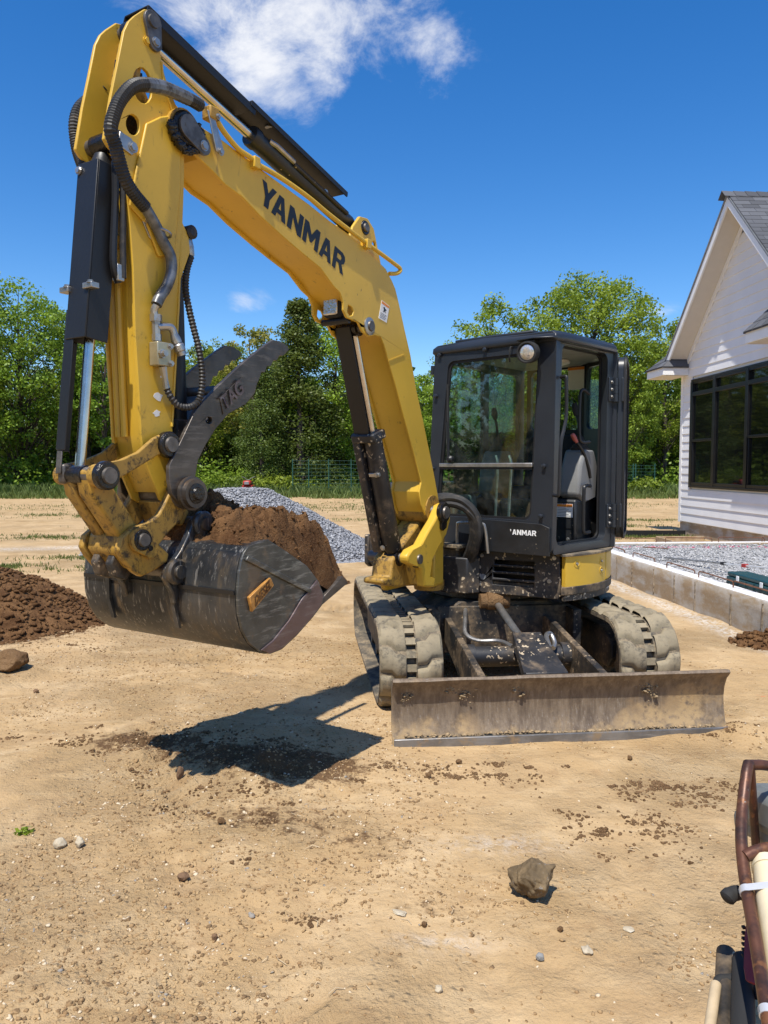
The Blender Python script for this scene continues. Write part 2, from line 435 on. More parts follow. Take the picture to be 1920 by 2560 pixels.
def rust_tube():
    t = NT('rust_tube')
    n = t.noise(14, 8, .65); n2 = t.noise(60, 4, .6)
    c = t.mix(t.step(n, .35, .62), (.045, .026, .020), (.135, .055, .030))
    c = t.mix(t.step(t.noise(30, 5), .56, .66), c, (.20, .085, .035))
    c = t.mix(t.step(n2, .70, .74), c, (.34, .30, .26))
    return t.fin(c, t.math('ADD', t.math('MULTIPLY', n, .4), .22), .35, t.bump(n2, .25, .003))
rust_tube()
def ground_mat():
    t = NT('dirt')
    co = t.co
    big = t.noise(.35, 5, .6); mid = t.noise(2.6, 6, .62, dist=.4); fine = t.noise(38, 5, .65); grit = t.noise(190, 3, .6)
    c = t.mix(t.step(big, .34, .66), (.415, .276, .132), (.480, .328, .170))
    c = t.mix(t.step(mid, .42, .72), c, (.54, .385, .210))
    c = t.mix(t.math('MULTIPLY', t.step(t.noise(7, 7, .65), .52, .70), .52), c, (.345, .215, .106))
    c = t.mix(t.math('MULTIPLY', t.step(t.noise(2.2, 6, .62, t.scale((.45, 2.2, 1), rot=(0, 0, .55))), .52, .68), .55), c, (.57, .415, .232))
    c = t.mix(t.math('MULTIPLY', t.step(t.noise(1.5, 7, .68, t.scale((1, 1, 1), loc=(7, 2, 0))), .56, .70), .38), c, (.31, .192, .094))
    c = t.mix(t.math('MULTIPLY', t.step(fine, .58, .74), .28), c, (.28, .175, .088))
    c = t.mix(t.math('MULTIPLY', t.step(grit, .62, .72), .45), c, (.60, .46, .29))
    soil = t.attr('soil')[2]
    sm = t.step(t.math('ADD', soil, t.math('MULTIPLY', t.math('SUBTRACT', t.noise(16, 7, .7), .5), 1.1)), .42, .62)
    c = t.mix(sm, c, t.mix(fine, (.105, .058, .026), (.17, .098, .046)))
    pale = t.attr('pale')[2]
    c = t.mix(t.math('MULTIPLY', pale, t.step(t.noise(22, 6, .7), .40, .60)), c, (.66, .62, .55))
    grs = t.attr('grass')[2]
    c = t.mix(t.step(t.math('ADD', grs, t.math('MULTIPLY', t.math('SUBTRACT', t.noise(3, 6, .7), .5), .9)), .45, .7), c, (.085, .11, .028))
    org = t.attr('orange')[2]
    c = t.mix(t.step(t.math('ADD', org, t.math('MULTIPLY', t.math('SUBTRACT', t.noise(30, 5, .7), .5), 1.2)), .5, .7), c, (.75, .13, .045))
    rz_ = t.step(t.noise(.75, 5, .6, t.scale((1, 1, 1), loc=(3.1, .4, 0))), .42, .60)
    h = t.math('ADD', t.math('MULTIPLY', t.noise(8, 7, .62), .042), t.math('MULTIPLY', t.math('ADD', t.math('MULTIPLY', rz_, .85), .15), t.math('ADD', t.math('MULTIPLY', fine, .036), t.math('MULTIPLY', grit, .011))))
    cl = t.voro(26, 'F1'); h = t.math('ADD', h, t.math('MULTIPLY', t.math('MULTIPLY', t.step(cl, .0, .35), rz_), -.018))
    return t.fin(c, .95, 0, t.bump(h, .85, 1.0), .2)
ground_mat()
def soil_mat(name, a, b):
    t = NT(name); n = t.noise(7, 8, .65); f = t.noise(55, 6, .65)
    c = t.mix(t.step(n, .32, .66), a, b); c = t.mix(t.math('MULTIPLY', t.step(f, .5, .72), .6), c, tuple(v * .5 for v in a))
    c = t.mix(t.math('MULTIPLY', t.step(t.noise(120, 3), .64, .70), .5), c, (.30, .21, .12))
    h = t.math('ADD', t.math('MULTIPLY', f, .02), t.math('MULTIPLY', t.noise(170, 4), .006))
    t.fin(c, .95, 0, t.bump(h, .9, 1.0), .15)
soil_mat('soil', (.090, .043, .018), (.200, .105, .045))
soil_mat('soil_clod', (.15, .085, .040), (.24, .145, .072))
def pebble_mat():
    t = NT('pebble'); n = t.noise(11, 2); n2 = t.noise(31, 2)
    c = t.mix(t.step(n, .30, .70), (.30, .185, .088), (.47, .325, .165)); c = t.mix(t.step(n2, .54, .60), c, (.20, .125, .062)); c = t.mix(t.step(t.noise(23, 1), .63, .66), c, (.62, .50, .34)); c = t.mix(t.step(t.noise(19, 1), .70, .72), c, (.29, .26, .22))
    t.fin(c, .9, 0, t.bump(t.noise(160, 3), .4, .003), .2)
pebble_mat()
def gravel_mat(nm='crushed_stone', lo=(.115, .117, .126), hi=(.42, .425, .44), sc_=30):
    t = NT(nm)
    cv = t.n('ShaderNodeTexVoronoi'); t.put(t.co, cv.inputs['Vector']); cv.inputs['Scale'].default_value = sc_
    sp = t.n('ShaderNodeSeparateXYZ'); t.put(cv.outputs['Color'], sp.inputs[0])
    c = t.mix(sp.outputs[0], lo, hi)
    c = t.mix(t.math('MULTIPLY', t.step(t.noise(90, 3), .55, .7), .4), c, (.60, .60, .61))
    c = t.mix(t.step(t.math('ADD', t.attr('pink')[2], t.math('MULTIPLY', t.math('SUBTRACT', t.noise(9, 5, .7), .5), 1.0)), .45, .65), c, (.62, .13, .22))
    t.fin(c, .85, 0, t.bump(cv.outputs['Distance'], .8, .03), .3)
gravel_mat()
gravel_mat('pad_stone', (.25, .245, .24), (.58, .57, .55), 42)
def stone_mat(name, a, b, v):
    t = NT(name); n = t.noise(12, 8, .65); f = t.noise(70, 5, .6)
    c = t.mix(t.step(n, .36, .62), a, b); c = t.mix(t.step(t.noise(22, 6, .7), .58, .68), c, v); c = t.mix(t.math('MULTIPLY', f, .35), c, tuple(x * .4 for x in a))
    t.fin(c, .88, 0, t.bump(t.math('ADD', t.math('MULTIPLY', n, .02), t.math('MULTIPLY', f, .006)), .8, .6), .3)
stone_mat('fieldstone', (.13, .092, .050), (.25, .175, .092), (.30, .295, .28))
stone_mat('pale_stone', (.50, .41, .28), (.60, .52, .38), (.66, .62, .54))
stone_mat('brown_stone', (.17, .10, .055), (.26, .155, .085), (.20, .13, .08))
stone_mat('grey_stone', (.22, .22, .21), (.36, .36, .35), (.5, .5, .49))
def concrete_mat():
    t = NT('concrete'); co = t.co
    n = t.noise(3, 8, .65); f = t.noise(40, 6, .6)
    c = t.mix(t.step(n, .3, .7), (.36, .315, .255), (.47, .43, .37))
    st = t.noise(2.2, 6, .6, t.scale((1, 1, 3.2)))
    c = t.mix(t.math('MULTIPLY', t.step(st, .40, .60), .9), c, (.33, .235, .135)); c = t.mix(t.math('MULTIPLY', t.step(t.noise(1.3, 6, .6, t.scale((1, 1, .5), loc=(3, 1, 0))), .52, .66), .6), c, (.60, .585, .56))
    c = t.mix(t.step(t.noise(26, 4, .6), .71, .75), c, (.10, .085, .07))
    c = t.mix(t.math('MULTIPLY', t.step(f, .5, .8), .3), c, (.62, .60, .56))
    t.fin(c, .9, 0, t.bump(t.math('ADD', t.math('MULTIPLY', f, .006), t.math('MULTIPLY', t.noise(9, 4), .01)), .6, .6), .2)
concrete_mat()
mat('concrete_top', (.70, .68, .65), .9, var=.12, vs=9, bump=.6, bs=80)
mat('pour_seam', (.26, .21, .15), .95, var=.4, vs=30, bump=.9, bs=60)
def metal_bucket():
    t = NT('bucket_steel')
    sc = t.noise(9, 6, .7, t.scale((1, 1, .22))); n = t.noise(4, 7, .6)
    c = t.mix(t.step(n, .35, .7), (.026, .029, .033), (.080, .083, .086))
    c = t.mix(t.math('MULTIPLY', t.step(t.noise(60, 5, .7, t.scale((1, 1, .12))), .56, .66), .75), c, (.32, .31, .29))
    c = t.mix(t.math('MULTIPLY', t.step(sc, .52, .68), .75), c, (.19, .140, .085)); c = t.mix(t.math('MULTIPLY', t.step(t.noise(2.6, 6, .6), .48, .70), .45), c, (.16, .135, .105))
    c = t.mix(t.step(t.noise(38, 3), .72, .75), c, (.42, .36, .27))
    t.fin(c, t.math('ADD', t.math('MULTIPLY', n, .35), .22), .55, t.bump(t.noise(50, 5), .15, .004))
metal_bucket()
def side_steel(name, base, pol, rust):
    t = NT(name)
    a = t.noise(26, 7, .7, t.scale((.25, .25, 1.6), rot=(0, R(38), 0))); n = t.noise(5, 6, .6)
    c = t.mix(t.step(n, .35, .65), base, tuple(v * 1.7 for v in base)); c = t.mix(t.math('MULTIPLY', t.step(a, .50, .68), .75), c, pol)
    c = t.mix(t.math('MULTIPLY', t.step(t.noise(8, 7, .65), .54, .66), .8), c, rust)
    t.fin(c, t.math('ADD', t.math('MULTIPLY', a, .4), .2), .6, t.bump(a, .2, .004))
side_steel('bucket_side', (.072, .072, .066), (.33, .325, .29), (.17, .135, .10))
side_steel('wear_steel', (.105, .074, .070), (.27, .225, .21), (.15, .095, .07))
side_steel('thumb_steel', (.070, .060, .052), (.19, .165, .14), (.14, .095, .06))
def blade_mat():
    t = NT('blade_steel')
    a = t.noise(11, 8, .7, t.scale((2.4, 2.4, .35))); n = t.noise(2.3, 7, .62)
    c = t.mix(t.step(a, .32, .70), (.125, .090, .062), (.255, .195, .135))
    c = t.mix(t.math('MULTIPLY', t.step(t.noise(70, 5, .7, t.scale((1.5, 1.5, .2))), .58, .7), .6), c, (.33, .30, .27))
    z = t.n('ShaderNodeSeparateXYZ'); t.put(t.co, z.inputs[0])
    low = t.math('SUBTRACT', .30, z.outputs[2])
    dm = t.step(t.math('ADD', t.math('MULTIPLY', low, 1.1), t.math('MULTIPLY', t.math('SUBTRACT', n, .5), 1.25)), .12, .30)
    c = t.mix(t.math('MULTIPLY', dm, t.step(t.noise(30, 5), .25, .55)), c, (.43, .30, .155))
    c = t.mix(t.math('MULTIPLY', t.step(t.noise(5, 5), .58, .70), .6), c, (.30, .21, .12))
    t.fin(c, .62, .25, t.bump(t.noise(60, 6), .35, .005))
blade_mat()
def track_mat():
    t = NT('track_rubber')
    n = t.noise(6, 7, .6); f = t.noise(45, 6, .65)
    c = t.mix(t.step(n, .25, .65), (.205, .172, .115), (.315, .262, .175))
    c = t.mix(t.math('MULTIPLY', t.step(f, .52, .72), .5), c, (.17, .145, .105)); c = t.mix(t.step(t.noise(9, 8, .72), .50, .68), c, (.105, .092, .072))
    t.fin(c, .9, 0, t.bump(f, .4, .006), .2)
track_mat()
mat('track_core', (.075, .066, .052), .85, var=.3, vs=12, dirt=(.34, .26, .16), da=.5, ds=9, bump=.4)
mat('frame_dark', (.020, .019, .018), .6, var=.3, dirt=(.22, .155, .09), da=.5, ds=5, spot=(.4, .3, .19), sa=.66, bump=.3)
def leaf_mat(name, a, b, tr):
    t = NT(name)
    oi = t.n('ShaderNodeObjectInfo').outputs['Random']
    rnd = t.attr('leaf')[2]
    c = t.mix(rnd, a, b)
    h = t.n('ShaderNodeHueSaturation'); t.put(c, h.inputs['Color']); t.put(t.math('ADD', t.math('MULTIPLY', oi, .03), .485), h.inputs['Hue']); t.put(t.math('ADD', t.math('MULTIPLY', oi, .3), .85), h.inputs['Value'])
    t.fin(h.outputs[0], .5, 0, None, .35)
    tl = t.n('ShaderNodeBsdfTranslucent'); ms = t.n('ShaderNodeMixShader'); ms.inputs[0].default_value = tr
    t.put(t.mix(.5, h.outputs[0], (.16, .22, .02)), tl.inputs[0])
    t.t.links.new(t.b.outputs[0], ms.inputs[1]); t.t.links.new(tl.outputs[0], ms.inputs[2]); t.t.links.new(ms.outputs[0], t.out.inputs[0])
leaf_mat('leaf_green', (.110, .185, .016), (.300, .410, .042), .38)
leaf_mat('leaf_bright', (.150, .225, .018), (.370, .470, .052), .40)
leaf_mat('leaf_dark', (.070, .108, .020), (.165, .215, .042), .34)
leaf_mat('leaf_yellow', (.24, .24, .04), (.42, .37, .07), .45)
leaf_mat('grass_blade', (.085, .13, .025), (.20, .24, .07), .30)
def glass_mat(name, tint, alpha, rough=.02):
    """pane: a thin sheet that lets light through and mirrors at grazing angles"""
    t = NT(name)
    tb = t.n('ShaderNodeBsdfTransparent'); tb.inputs[0].default_value = tint + (1,)
    gl = t.n('ShaderNodeBsdfGlossy'); gl.inputs['Roughness'].default_value = rough; gl.inputs[0].default_value = (.9, .93, .95, 1)
    bf_ = t.n('ShaderNodeNewGeometry').outputs['Backfacing']; fr = t.n('ShaderNodeFresnel'); t.put(t.math('SUBTRACT', 1.5, t.math('MULTIPLY', bf_, 1.5 - 1 / 1.5)), fr.inputs[0])
    ms = t.n('ShaderNodeMixShader'); t.put(t.math('ADD', t.math('MULTIPLY', fr.outputs[0], 1.0), alpha, clamp=True), ms.inputs[0])
    t.t.links.new(tb.outputs[0], ms.inputs[1]); t.t.links.new(gl.outputs[0], ms.inputs[2])
    df = t.n('ShaderNodeBsdfDiffuse'); df.inputs[0].default_value = (.5, .47, .42, 1)
    m2 = t.n('ShaderNodeMixShader'); t.put(t.math('MULTIPLY', t.step(t.noise(9, 7, .65), .35, .75), .04), m2.inputs[0])
    t.t.links.new(ms.outputs[0], m2.inputs[1]); t.t.links.new(df.outputs[0], m2.inputs[2]); t.t.links.new(m2.outputs[0], t.out.inputs[0])
glass_mat('cab_glass', (.74, .84, .80), .015)
t_ = NT('house_glass'); t_.fin((.006, .007, .007), .03, 0, t_.bump(t_.noise(1.5, 2), .03, .05), .9)
t_ = NT('lamp_lens'); t_.fin(t_.mix(t_.noise(60, 2), (.5, .48, .45), (.85, .84, .82)), .12, .6, t_.bump(t_.noise(90, 1), .5, .004), .8)

# ------------------------------------------------------------------ the ground
def blob(x, y, cx, cy, rx, ry, a=0):
    c, s = math.cos(a), math.sin(a); dx, dy = x - cx, y - cy
    return np.exp(-(((dx * c + dy * s) / rx) ** 2 + ((-dx * s + dy * c) / ry) ** 2))
def ground_h(x, y):
    x, y = np.asarray(x, float), np.asarray(y, float)
    near = np.exp(-np.maximum(0, np.hypot(x, y - 4) - 4) / 14)
    h = (fbm(x * .5 + 9, y * .5, 3, 3) - .5) * .10 * near + (fbm(x * 2.1, y * 2.1, 5, 4) - .5) * .050 * near + (fbm(x * 9, y * 9, 8, 3) - .5) * .020 * near + (fbm(x * 26, y * 26, 18, 2) - .5) * .012 * near * np.clip((fbm(x * .9 + 4, y * .9, 14, 3) - .40) * 5, 0.1, 1)
    h = h * (1 - .85 * np.exp(-(((x - .9) / 1.5) ** 4 + ((y - 6.0) / 2.2) ** 4)))      # packed flat where the machine stands
    h = h + .07 * blob(x, y, 2.25, 4.55, .55, .16, .15) * (.4 + fbm(x * 7, y * 7, 4, 3)) + .05 * blob(x, y, 1.2, 4.1, 1.0, .14, .1) * fbm(x * 6, y * 6, 4, 3)
    h = h + .10 * blob(x, y, -1.2, 4.35, .55, .35) * fbm(x * 9, y * 9, 2, 4) + .09 * blob(x, y, -.6, 4.0, .45, .25) * fbm(x * 8 + 3, y * 8, 6, 4)
    for k, (cx, w) in enumerate(((-3.9, .22), (-2.5, .2))):                                # wheel ruts across the yard
        d = np.abs(x - cx - (y - 6) * .32); h = h - .025 * np.exp(-(d / w) ** 2) * near
    for (ax_, ay_, bx_, by_, wd_, am_) in ((-3.2, 7.5, .3, 1.0, .20, .026), (-4.9, 7.2, -1.5, .8, .20, .026), (-2.2, 12, -.9, 6.2, .20, .030), (3.0, 5.6, 1.7, 1.2, .16, .018), (-6, 9.6, 1.6, 8.4, .2, .030), (-1.9, 6.6, .2, 5.2, .2, .028)):
        L_ = math.hypot(bx_ - ax_, by_ - ay_); ux, uy = (bx_ - ax_) / L_, (by_ - ay_) / L_; s_ = (x - ax_) * ux + (y - ay_) * uy; d_ = -(x - ax_) * uy + (y - ay_) * ux
        m_ = np.exp(-(d_ / wd_) ** 6) * (s_ > 0) * (s_ < L_) * np.clip((fbm(x * 1.3 + 2, y * 1.3, 31, 3) - .40) * 5, 0, 1)
        h = h + m_ * am_ * (np.clip(np.sin(6.283 * (s_ + .25 * np.abs(d_)) / .095) * 1.6, -1, 1) * .5 - .9)
    far = np.clip((y - 30) / 30, 0, 1)
    return h + far * .25 * (fbm(x * .05, y * .05, 6, 3)) 
def axis(lo, hi, step, grow, end_lo, end_hi):
    a = list(np.arange(lo, hi + 1e-6, step)); s = step; x = hi
    while x < end_hi: s *= grow; x += s; a.append(x)
    s = step; x = lo; b = []
    while x > end_lo: s *= grow; x -= s; b.append(x)
    return np.array(b[::-1] + a)
gx = axis(-2.2, 2.4, .02, 1.045, -420, 420); gy = axis(2.0, 5.2, .02, 1.035, -30, 700)
GX, GY = np.meshgrid(gx, gy); fx, fy = GX.ravel(), GY.ravel()
gv = np.stack([fx, fy, ground_h(fx, fy)], 1)
nx, ny = len(gx), len(gy)
ii = (np.arange(ny - 1)[:, None] * nx + np.arange(nx - 1)[None]).ravel()
gf = np.stack([ii, ii + 1, ii + nx + 1, ii + nx], 1)
soil_a = np.clip(.62 * blob(fx, fy, -1.42, 4.35, .50, .22, .1) + .50 * blob(fx, fy, -.32, 3.95, .30, .30) + .42 * blob(fx, fy, -.62, 3.45, .35, .22) + .85 * blob(fx, fy, -3.9, 7.5, 1.3, 1.1) + .32 * blob(fx, fy, -.2, 3.3, .45, .2)
                 + .42 * blob(fx, fy, 1.45, 3.75, .45, .12, .2) + .36 * blob(fx, fy, 1.15, 3.35, .35, .22) + .30 * blob(fx, fy, .45, 3.95, .35, .12) + .4 * blob(fx, fy, .25, 2.72, .35, .1)
                 + .8 * blob(fx, fy, 3.7, 7.0, .5, .35) + .35 * blob(fx, fy, .05, 3.05, .3, .3) + .70 * blob(fx, fy, -.75, 4.05, .5, .3), 0, 1)
wx = 3.303 + (10.873 - fy) * .0686
pale_a = np.clip(.9 * np.exp(-((fx - wx + .16) / .13) ** 2) * ((fy > 4.5) & (fy < 13)) + .8 * np.exp(-((fy - 15.2 - (fx + 6) * .22) / .35) ** 2) * np.clip((-3 - fx) / 1.5, 0, 1) + .8 * blob(fx, fy, -3.0, 9.2, .5, .3) + .35 * (blob(fx, fy, .5, 3.2, .25, .08) + blob(fx, fy, .2, 2.55, .16, .05)), 0, 1)
gr_edge = 36.5 + 2 * fbm(fx * .2, fy * .2, 4, 2)
grass_a = np.clip((fy - gr_edge) / 3.0, 0, 1) * .9 + np.clip((fy - 44) / 4, 0, 1)
for (cx, cy, rx, ry, w_) in ((-6.2, 12.0, 1.6, .35, .6), (-4.6, 13.4, 1.2, .3, .5), (-7.5, 17.5, 2.2, .5, .55), (-5.2, 20.5, 1.6, .5, .5), (-9, 25, 3, .8, .5), (1.2, 27, 1.4, .5, .55), (-3.4, 8.3, .22, .12, .5), (-1.8, 23, 1.5, .4, .3), (6.0, 18.0, 1.3, .8, .75), (5.4, 20.6, 1.4, .5, .65), (6.3, 23, 2, .5, .5)):
    grass_a = np.maximum(grass_a, w_ * blob(fx, fy, cx, cy, rx, ry))
orange_a = .62 * blob(fx, fy, 2.42, 5.65, .10, .06) + .55 * blob(fx, fy, 2.66, 5.35, .16, .05)
ground = mesh_np('ground', gv, gf, 'dirt', smooth=True, attrs=dict(soil=soil_a, pale=pale_a, grass=grass_a, orange=orange_a))
tag(ground, kind='structure')
# ------------------------------------------------------------------ the house at the right
def rnd_mat(name, col, rough, var, bs):
    t = NT(name); oi = t.n('ShaderNodeObjectInfo').outputs['Random']
    c = t.mix(oi, tuple(v * (1 - var) for v in col), tuple(v * (1 + var) for v in col)); c = t.mix(t.math('MULTIPLY', t.noise(bs, 4), .35), c, tuple(v * .5 for v in col))
    t.fin(c, rough, 0, t.bump(t.noise(bs, 4), .5, .004), .25)
rnd_mat('shingle_tab', (.105, .108, .118), .9, .28, 140)
HO = V(7.04, 18.3, 0); HS = V(.042, -.999, 0); HQ = V(-.999, -.042, 0)
def HF(s, o, z): return HO + s * HS + o * HQ + V(0, 0, z)
house = thing('house', 'white lap-sided house gable with dark shingle roof and black windows', 'house', tuple(HO))
AP_S, AP_Z, SLOPE = 2.95, 6.93, 1.0
WIN = (.61, 4.46, 1.18, 3.53)
m = MB(HF); m.prism([(.02, .30), (6.36, .30), (6.36, 3.5), (AP_S, AP_Z - .25), (.02, 3.9)], -.03, -9.0, order=lambda a, n, b: (a, n, b))
wall = m.build('wall', 'siding_white', house)
EXP = .185
bm_cache = {}
def board(s0, s1, z, z1=None, slant0=0, slant1=0):
    """one lap board: bottom edge proud, top edge tucked under the next"""
    m = MB(HF); z1 = z1 or z + EXP + .012
    a0, a1 = s0 + slant0, s1 - slant1
    m.add([(s0, -.028, z), (s1, -.028, z), (s1, .020, z), (s0, .020, z), (a0, -.028, z1), (a1, -.028, z1), (a1, .001, z1), (a0, .001, z1)],
          [(0, 1, 2, 3), (4, 7, 6, 5), (3, 2, 6, 7), (0, 4, 5, 1), (0, 3, 7, 4), (1, 5, 6, 2)])
    return m.build('siding_board', 'siding_white', wall, flat=True)
z = .33
while z < AP_Z - .75:
    top = AP_Z - .30
    lim = lambda zz: (max(.10, AP_S - (top - zz) / SLOPE), min(6.3, AP_S + (top - zz) / SLOPE))
    a, b = lim(z); a2, b2 = lim(z + EXP)
    if z + EXP > WIN[2] - .09 and z < WIN[3] + .09:
        board(a, WIN[0] - .06, z); board(WIN[1] + .06, b, z)
    else:
        board(a, b, z, None, a2 - a, b - b2)
    z += EXP
m = MB(HF); m.span((-.02, .022, .30), (.098, -.12, 3.75)); m.build('corner_board', 'trim_white', house, bevel=.004)
m = MB(HF); m.span((-.02, -.03, -.4), (6.3, -.2, .318)); m.build('foundation', 'concrete', house, bevel=.006)
# window: frame, mullions, transom, sashes and panes
w = empty('window', HF(WIN[0], 0, WIN[2])); w.parent = house; w.location = V(*HF(WIN[0], 0, WIN[2])) - HO
def wbox(name, a, b, mt, bev=.004): return MB(HF).span(a, b).build(name, mt, w, bevel=bev)
s0, s1, z0, z1 = WIN
for nm, a, b in (('sill', (s0 - .05, .055, z0 - .05), (s1 + .05, -.05, z0 - .002)), ('head', (s0 - .05, .045, z1 + .002), (s1 + .05, -.05, z1 + .055))): wbox(nm, a, b, 'window_black')
MUL = [s0, 1.70, 3.08, 4.46]
for k, s in enumerate(MUL): wbox('mullion', (s - .055, .052, z0), (s + .055, -.048, z1), 'window_black')
TZ = 3.25
for k in range(3):
    a, b = MUL[k] + .057, MUL[k + 1] - .057
    wbox('transom', (a, .050, TZ - .045), (b, -.045, TZ + .045), 'window_black')
    wbox('bottom_rail', (a, .040, z0 + .002), (b, -.045, z0 + .07), 'window_black')
    wbox('top_rail', (a, .040, z1 - .045), (b, -.045, z1 - .002), 'window_black')
    wbox('pane', (a, -.012, TZ + .046), (b, -.020, z1 - .046), 'house_glass', 0)
    if k != 1:
        wbox('meeting_rail', (a, .042, 2.17), (b, -.04, 2.225), 'window_black')
        for x in (a, b - .035): wbox('stile', (x, .028, z0 + .072), (x + .035, -.04, 2.168), 'window_black')
        wbox('pane', (a + .036, -.006, z0 + .072), (b - .036, -.014, 2.168), 'house_glass', 0)
        wbox('pane', (a, .008, 2.226), (b, .0, TZ - .046), 'house_glass', 0)
    else:
        wbox('pane', (a, .002, z0 + .072), (b, -.006, TZ - .046), 'house_glass', 0)
# roof: two slopes, fascia boards along the rake, soffit, shingles on the slope that faces the yard
roof = empty('roof', tuple(HF(AP_S, 0, AP_Z))); roof.parent = house; roof.location = V(*HF(AP_S, 0, AP_Z)) - HO
OV = .47
def slope_poly(t0, t1, reach, sgn):
    return [(AP_S, AP_Z - t0), (AP_S + sgn * reach, AP_Z - reach * SLOPE - t0), (AP_S + sgn * reach, AP_Z - reach * SLOPE - t1), (AP_S, AP_Z - t1)]
for sgn in (1, -1):
    MB(HF).prism(slope_poly(.0, .055, 3.1, sgn), OV + .012, -9.2).build('roof_deck', 'shingle', roof)
    MB(HF).prism(slope_poly(.060, .25, 3.02, sgn), OV, OV - .035).build('fascia_board', 'trim_white', roof, bevel=.003)
    MB(HF).prism(slope_poly(.010, .058, 3.08, sgn), OV + .022, OV + .003).build('drip_edge', 'grey_print', roof)
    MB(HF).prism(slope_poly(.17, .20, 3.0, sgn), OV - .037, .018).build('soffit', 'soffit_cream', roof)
    MB(HF).prism(slope_poly(.202, .36, 2.9, sgn), .040, .012).build('frieze_board', 'trim_white', roof, bevel=.003)
tab = None
c45 = math.sqrt(.5); AXT = (HQ, (HS - V(0, 0, 1)) * c45, (HS + V(0, 0, 1)) * c45)
row = 0; d = .10
def shingle_at(o_mid, dist, wdt, nm='shingle'):
    global tab
    p = HF(AP_S, 0, AP_Z) + HQ * o_mid + AXT[1] * dist + AXT[2] * (.010)
    if tab is None:
        tab = MB().box((0, 0, 0), (.157, .086, .0045), (V(1, 0, 0), V(0, 1, 0), V(0, 0, 1))).build('shingle', 'shingle_tab', None, flat=True); ob = tab
    else:
        ob = tab.copy(); COL.objects.link(ob)
    ob.parent = roof
    Mx = Matrix(np.column_stack([AXT[0], AXT[1], AXT[2]]).tolist()).to_4x4() @ Matrix.Rotation(R(2.2), 4, 'X')
    ob.matrix_basis = Matrix.Translation(Vector(p) - Vector(parent_origin(roof))) @ Mx @ Matrix.Diagonal((wdt / .314, 1, 1, 1))
while d < 4.35:
    o = OV + .015 - (.16 if row % 2 else 0) * random.uniform(.7, 1.3)
    if row % 2: shingle_at((OV + .015 + o) / 2, d, abs(OV + .015 - o) - .005)
    for k in range(7):
        shingle_at(o - .16, d + random.uniform(-.003, .003), .314); o -= .32
    d += .145; row += 1
for k in range(10):
    p = OV - .02 - k * .23
    mm = MB(HF); mm.add([(AP_S, p + .14, AP_Z + .045), (AP_S, p - .14, AP_Z + .030), (AP_S + .14, p - .14, AP_Z - .105), (AP_S + .14, p + .14, AP_Z - .090), (AP_S - .14, p - .14, AP_Z - .105), (AP_S - .14, p + .14, AP_Z - .090),
                        (AP_S, p + .14, AP_Z + .035), (AP_S, p - .14, AP_Z + .020), (AP_S + .14, p - .14, AP_Z - .115), (AP_S + .14, p + .14, AP_Z - .100), (AP_S - .14, p - .14, AP_Z - .115), (AP_S - .14, p + .14, AP_Z - .100)],
                       [(0, 1, 2, 3), (0, 5, 4, 1), (6, 9, 8, 7), (6, 7, 10, 11), (0, 3, 9, 6), (0, 6, 11, 5), (3, 2, 8, 9), (5, 11, 10, 4), (1, 7, 8, 2), (1, 4, 10, 7)])
    mm.build('ridge_cap', 'shingle_tab', roof, flat=True)
# eave returns: small hipped roofs wrapping the two corners
def eave_return(sa, sb, o1, zb, zt, peak_s, peak_o, peak_z):
    r = empty('eave_return', (0, 0, 0)); r.parent = house; r.location = V(*HF(sa, 0, zb)) - HO
    MB(HF).span((sa, .0 + .012, zb), (sb, o1, zt)).build('fascia_box', 'trim_white', r, bevel=.004)
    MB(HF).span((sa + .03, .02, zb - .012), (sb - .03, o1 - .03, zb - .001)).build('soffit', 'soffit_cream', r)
    e = .03; A = [(sa - e, .017, zt + .004), (sa - e, o1 + e, zt + .004), (sb + e, o1 + e, zt + .004), (sb + e, .017, zt + .004), peak_s and (peak_s, peak_o, peak_z), (sa + .15, .017, peak_z)]
    pk = (peak_s, .017, peak_z); pk2 = (sa + .2, .017, peak_z - .05)
    vs = [A[0], A[1], A[2], A[3], pk, pk2]; dn = [(x, y, zz - .02) for x, y, zz in vs]
    fs = [(1, 2, 4, 5), (2, 3, 4), (0, 1, 5)]
    MB(HF).add(vs + dn, fs + [tuple(i + 6 for i in reversed(f)) for f in fs] + [(0, 1, 7, 6), (1, 2, 8, 7), (2, 3, 9, 8)]).build('hip_roof', 'shingle', r, flat=True, normals=False)
    # shingle courses on the two faces one can see
    P = [V(*HF(*q)) for q in vs]
    for quad in ((P[1], P[2], P[4], P[5]), (P[2], P[3], P[4], P[4])):
        nrm = np.cross(quad[1] - quad[0], quad[2] - quad[0]); nrm /= np.linalg.norm(nrm)
        if nrm[2] < 0: nrm = -nrm
        for c in range(4):
            t0, t1 = c / 4, (c + 1.1) / 4 if c < 3 else 1
            a0, b0 = quad[0] * (1 - t0) + quad[3] * t0, quad[1] * (1 - t0) + quad[2] * t0
            a1, b1 = quad[0] * (1 - t1) + quad[3] * t1, quad[1] * (1 - t1) + quad[2] * t1
            k = max(1, int(np.linalg.norm(b0 - a0) / .3))
            for q in range(k):
                u0, u1 = q / k + .006, (q + 1) / k - .006
                pts = [a0 * (1 - u0) + b0 * u0 + nrm * .016, a0 * (1 - u1) + b0 * u1 + nrm * .016, a1 * (1 - u1) + b1 * u1 + nrm * .008, a1 * (1 - u0) + b1 * u0 + nrm * .008]
                lo = [p - nrm * .010 for p in pts]
                MB().raw(pts + lo, [(0, 1, 2, 3), (7, 6, 5, 4), (0, 4, 5, 1), (1, 5, 6, 2), (2, 6, 7, 3), (3, 7, 4, 0)]).build('shingle', 'shingle_tab', r, flat=True)
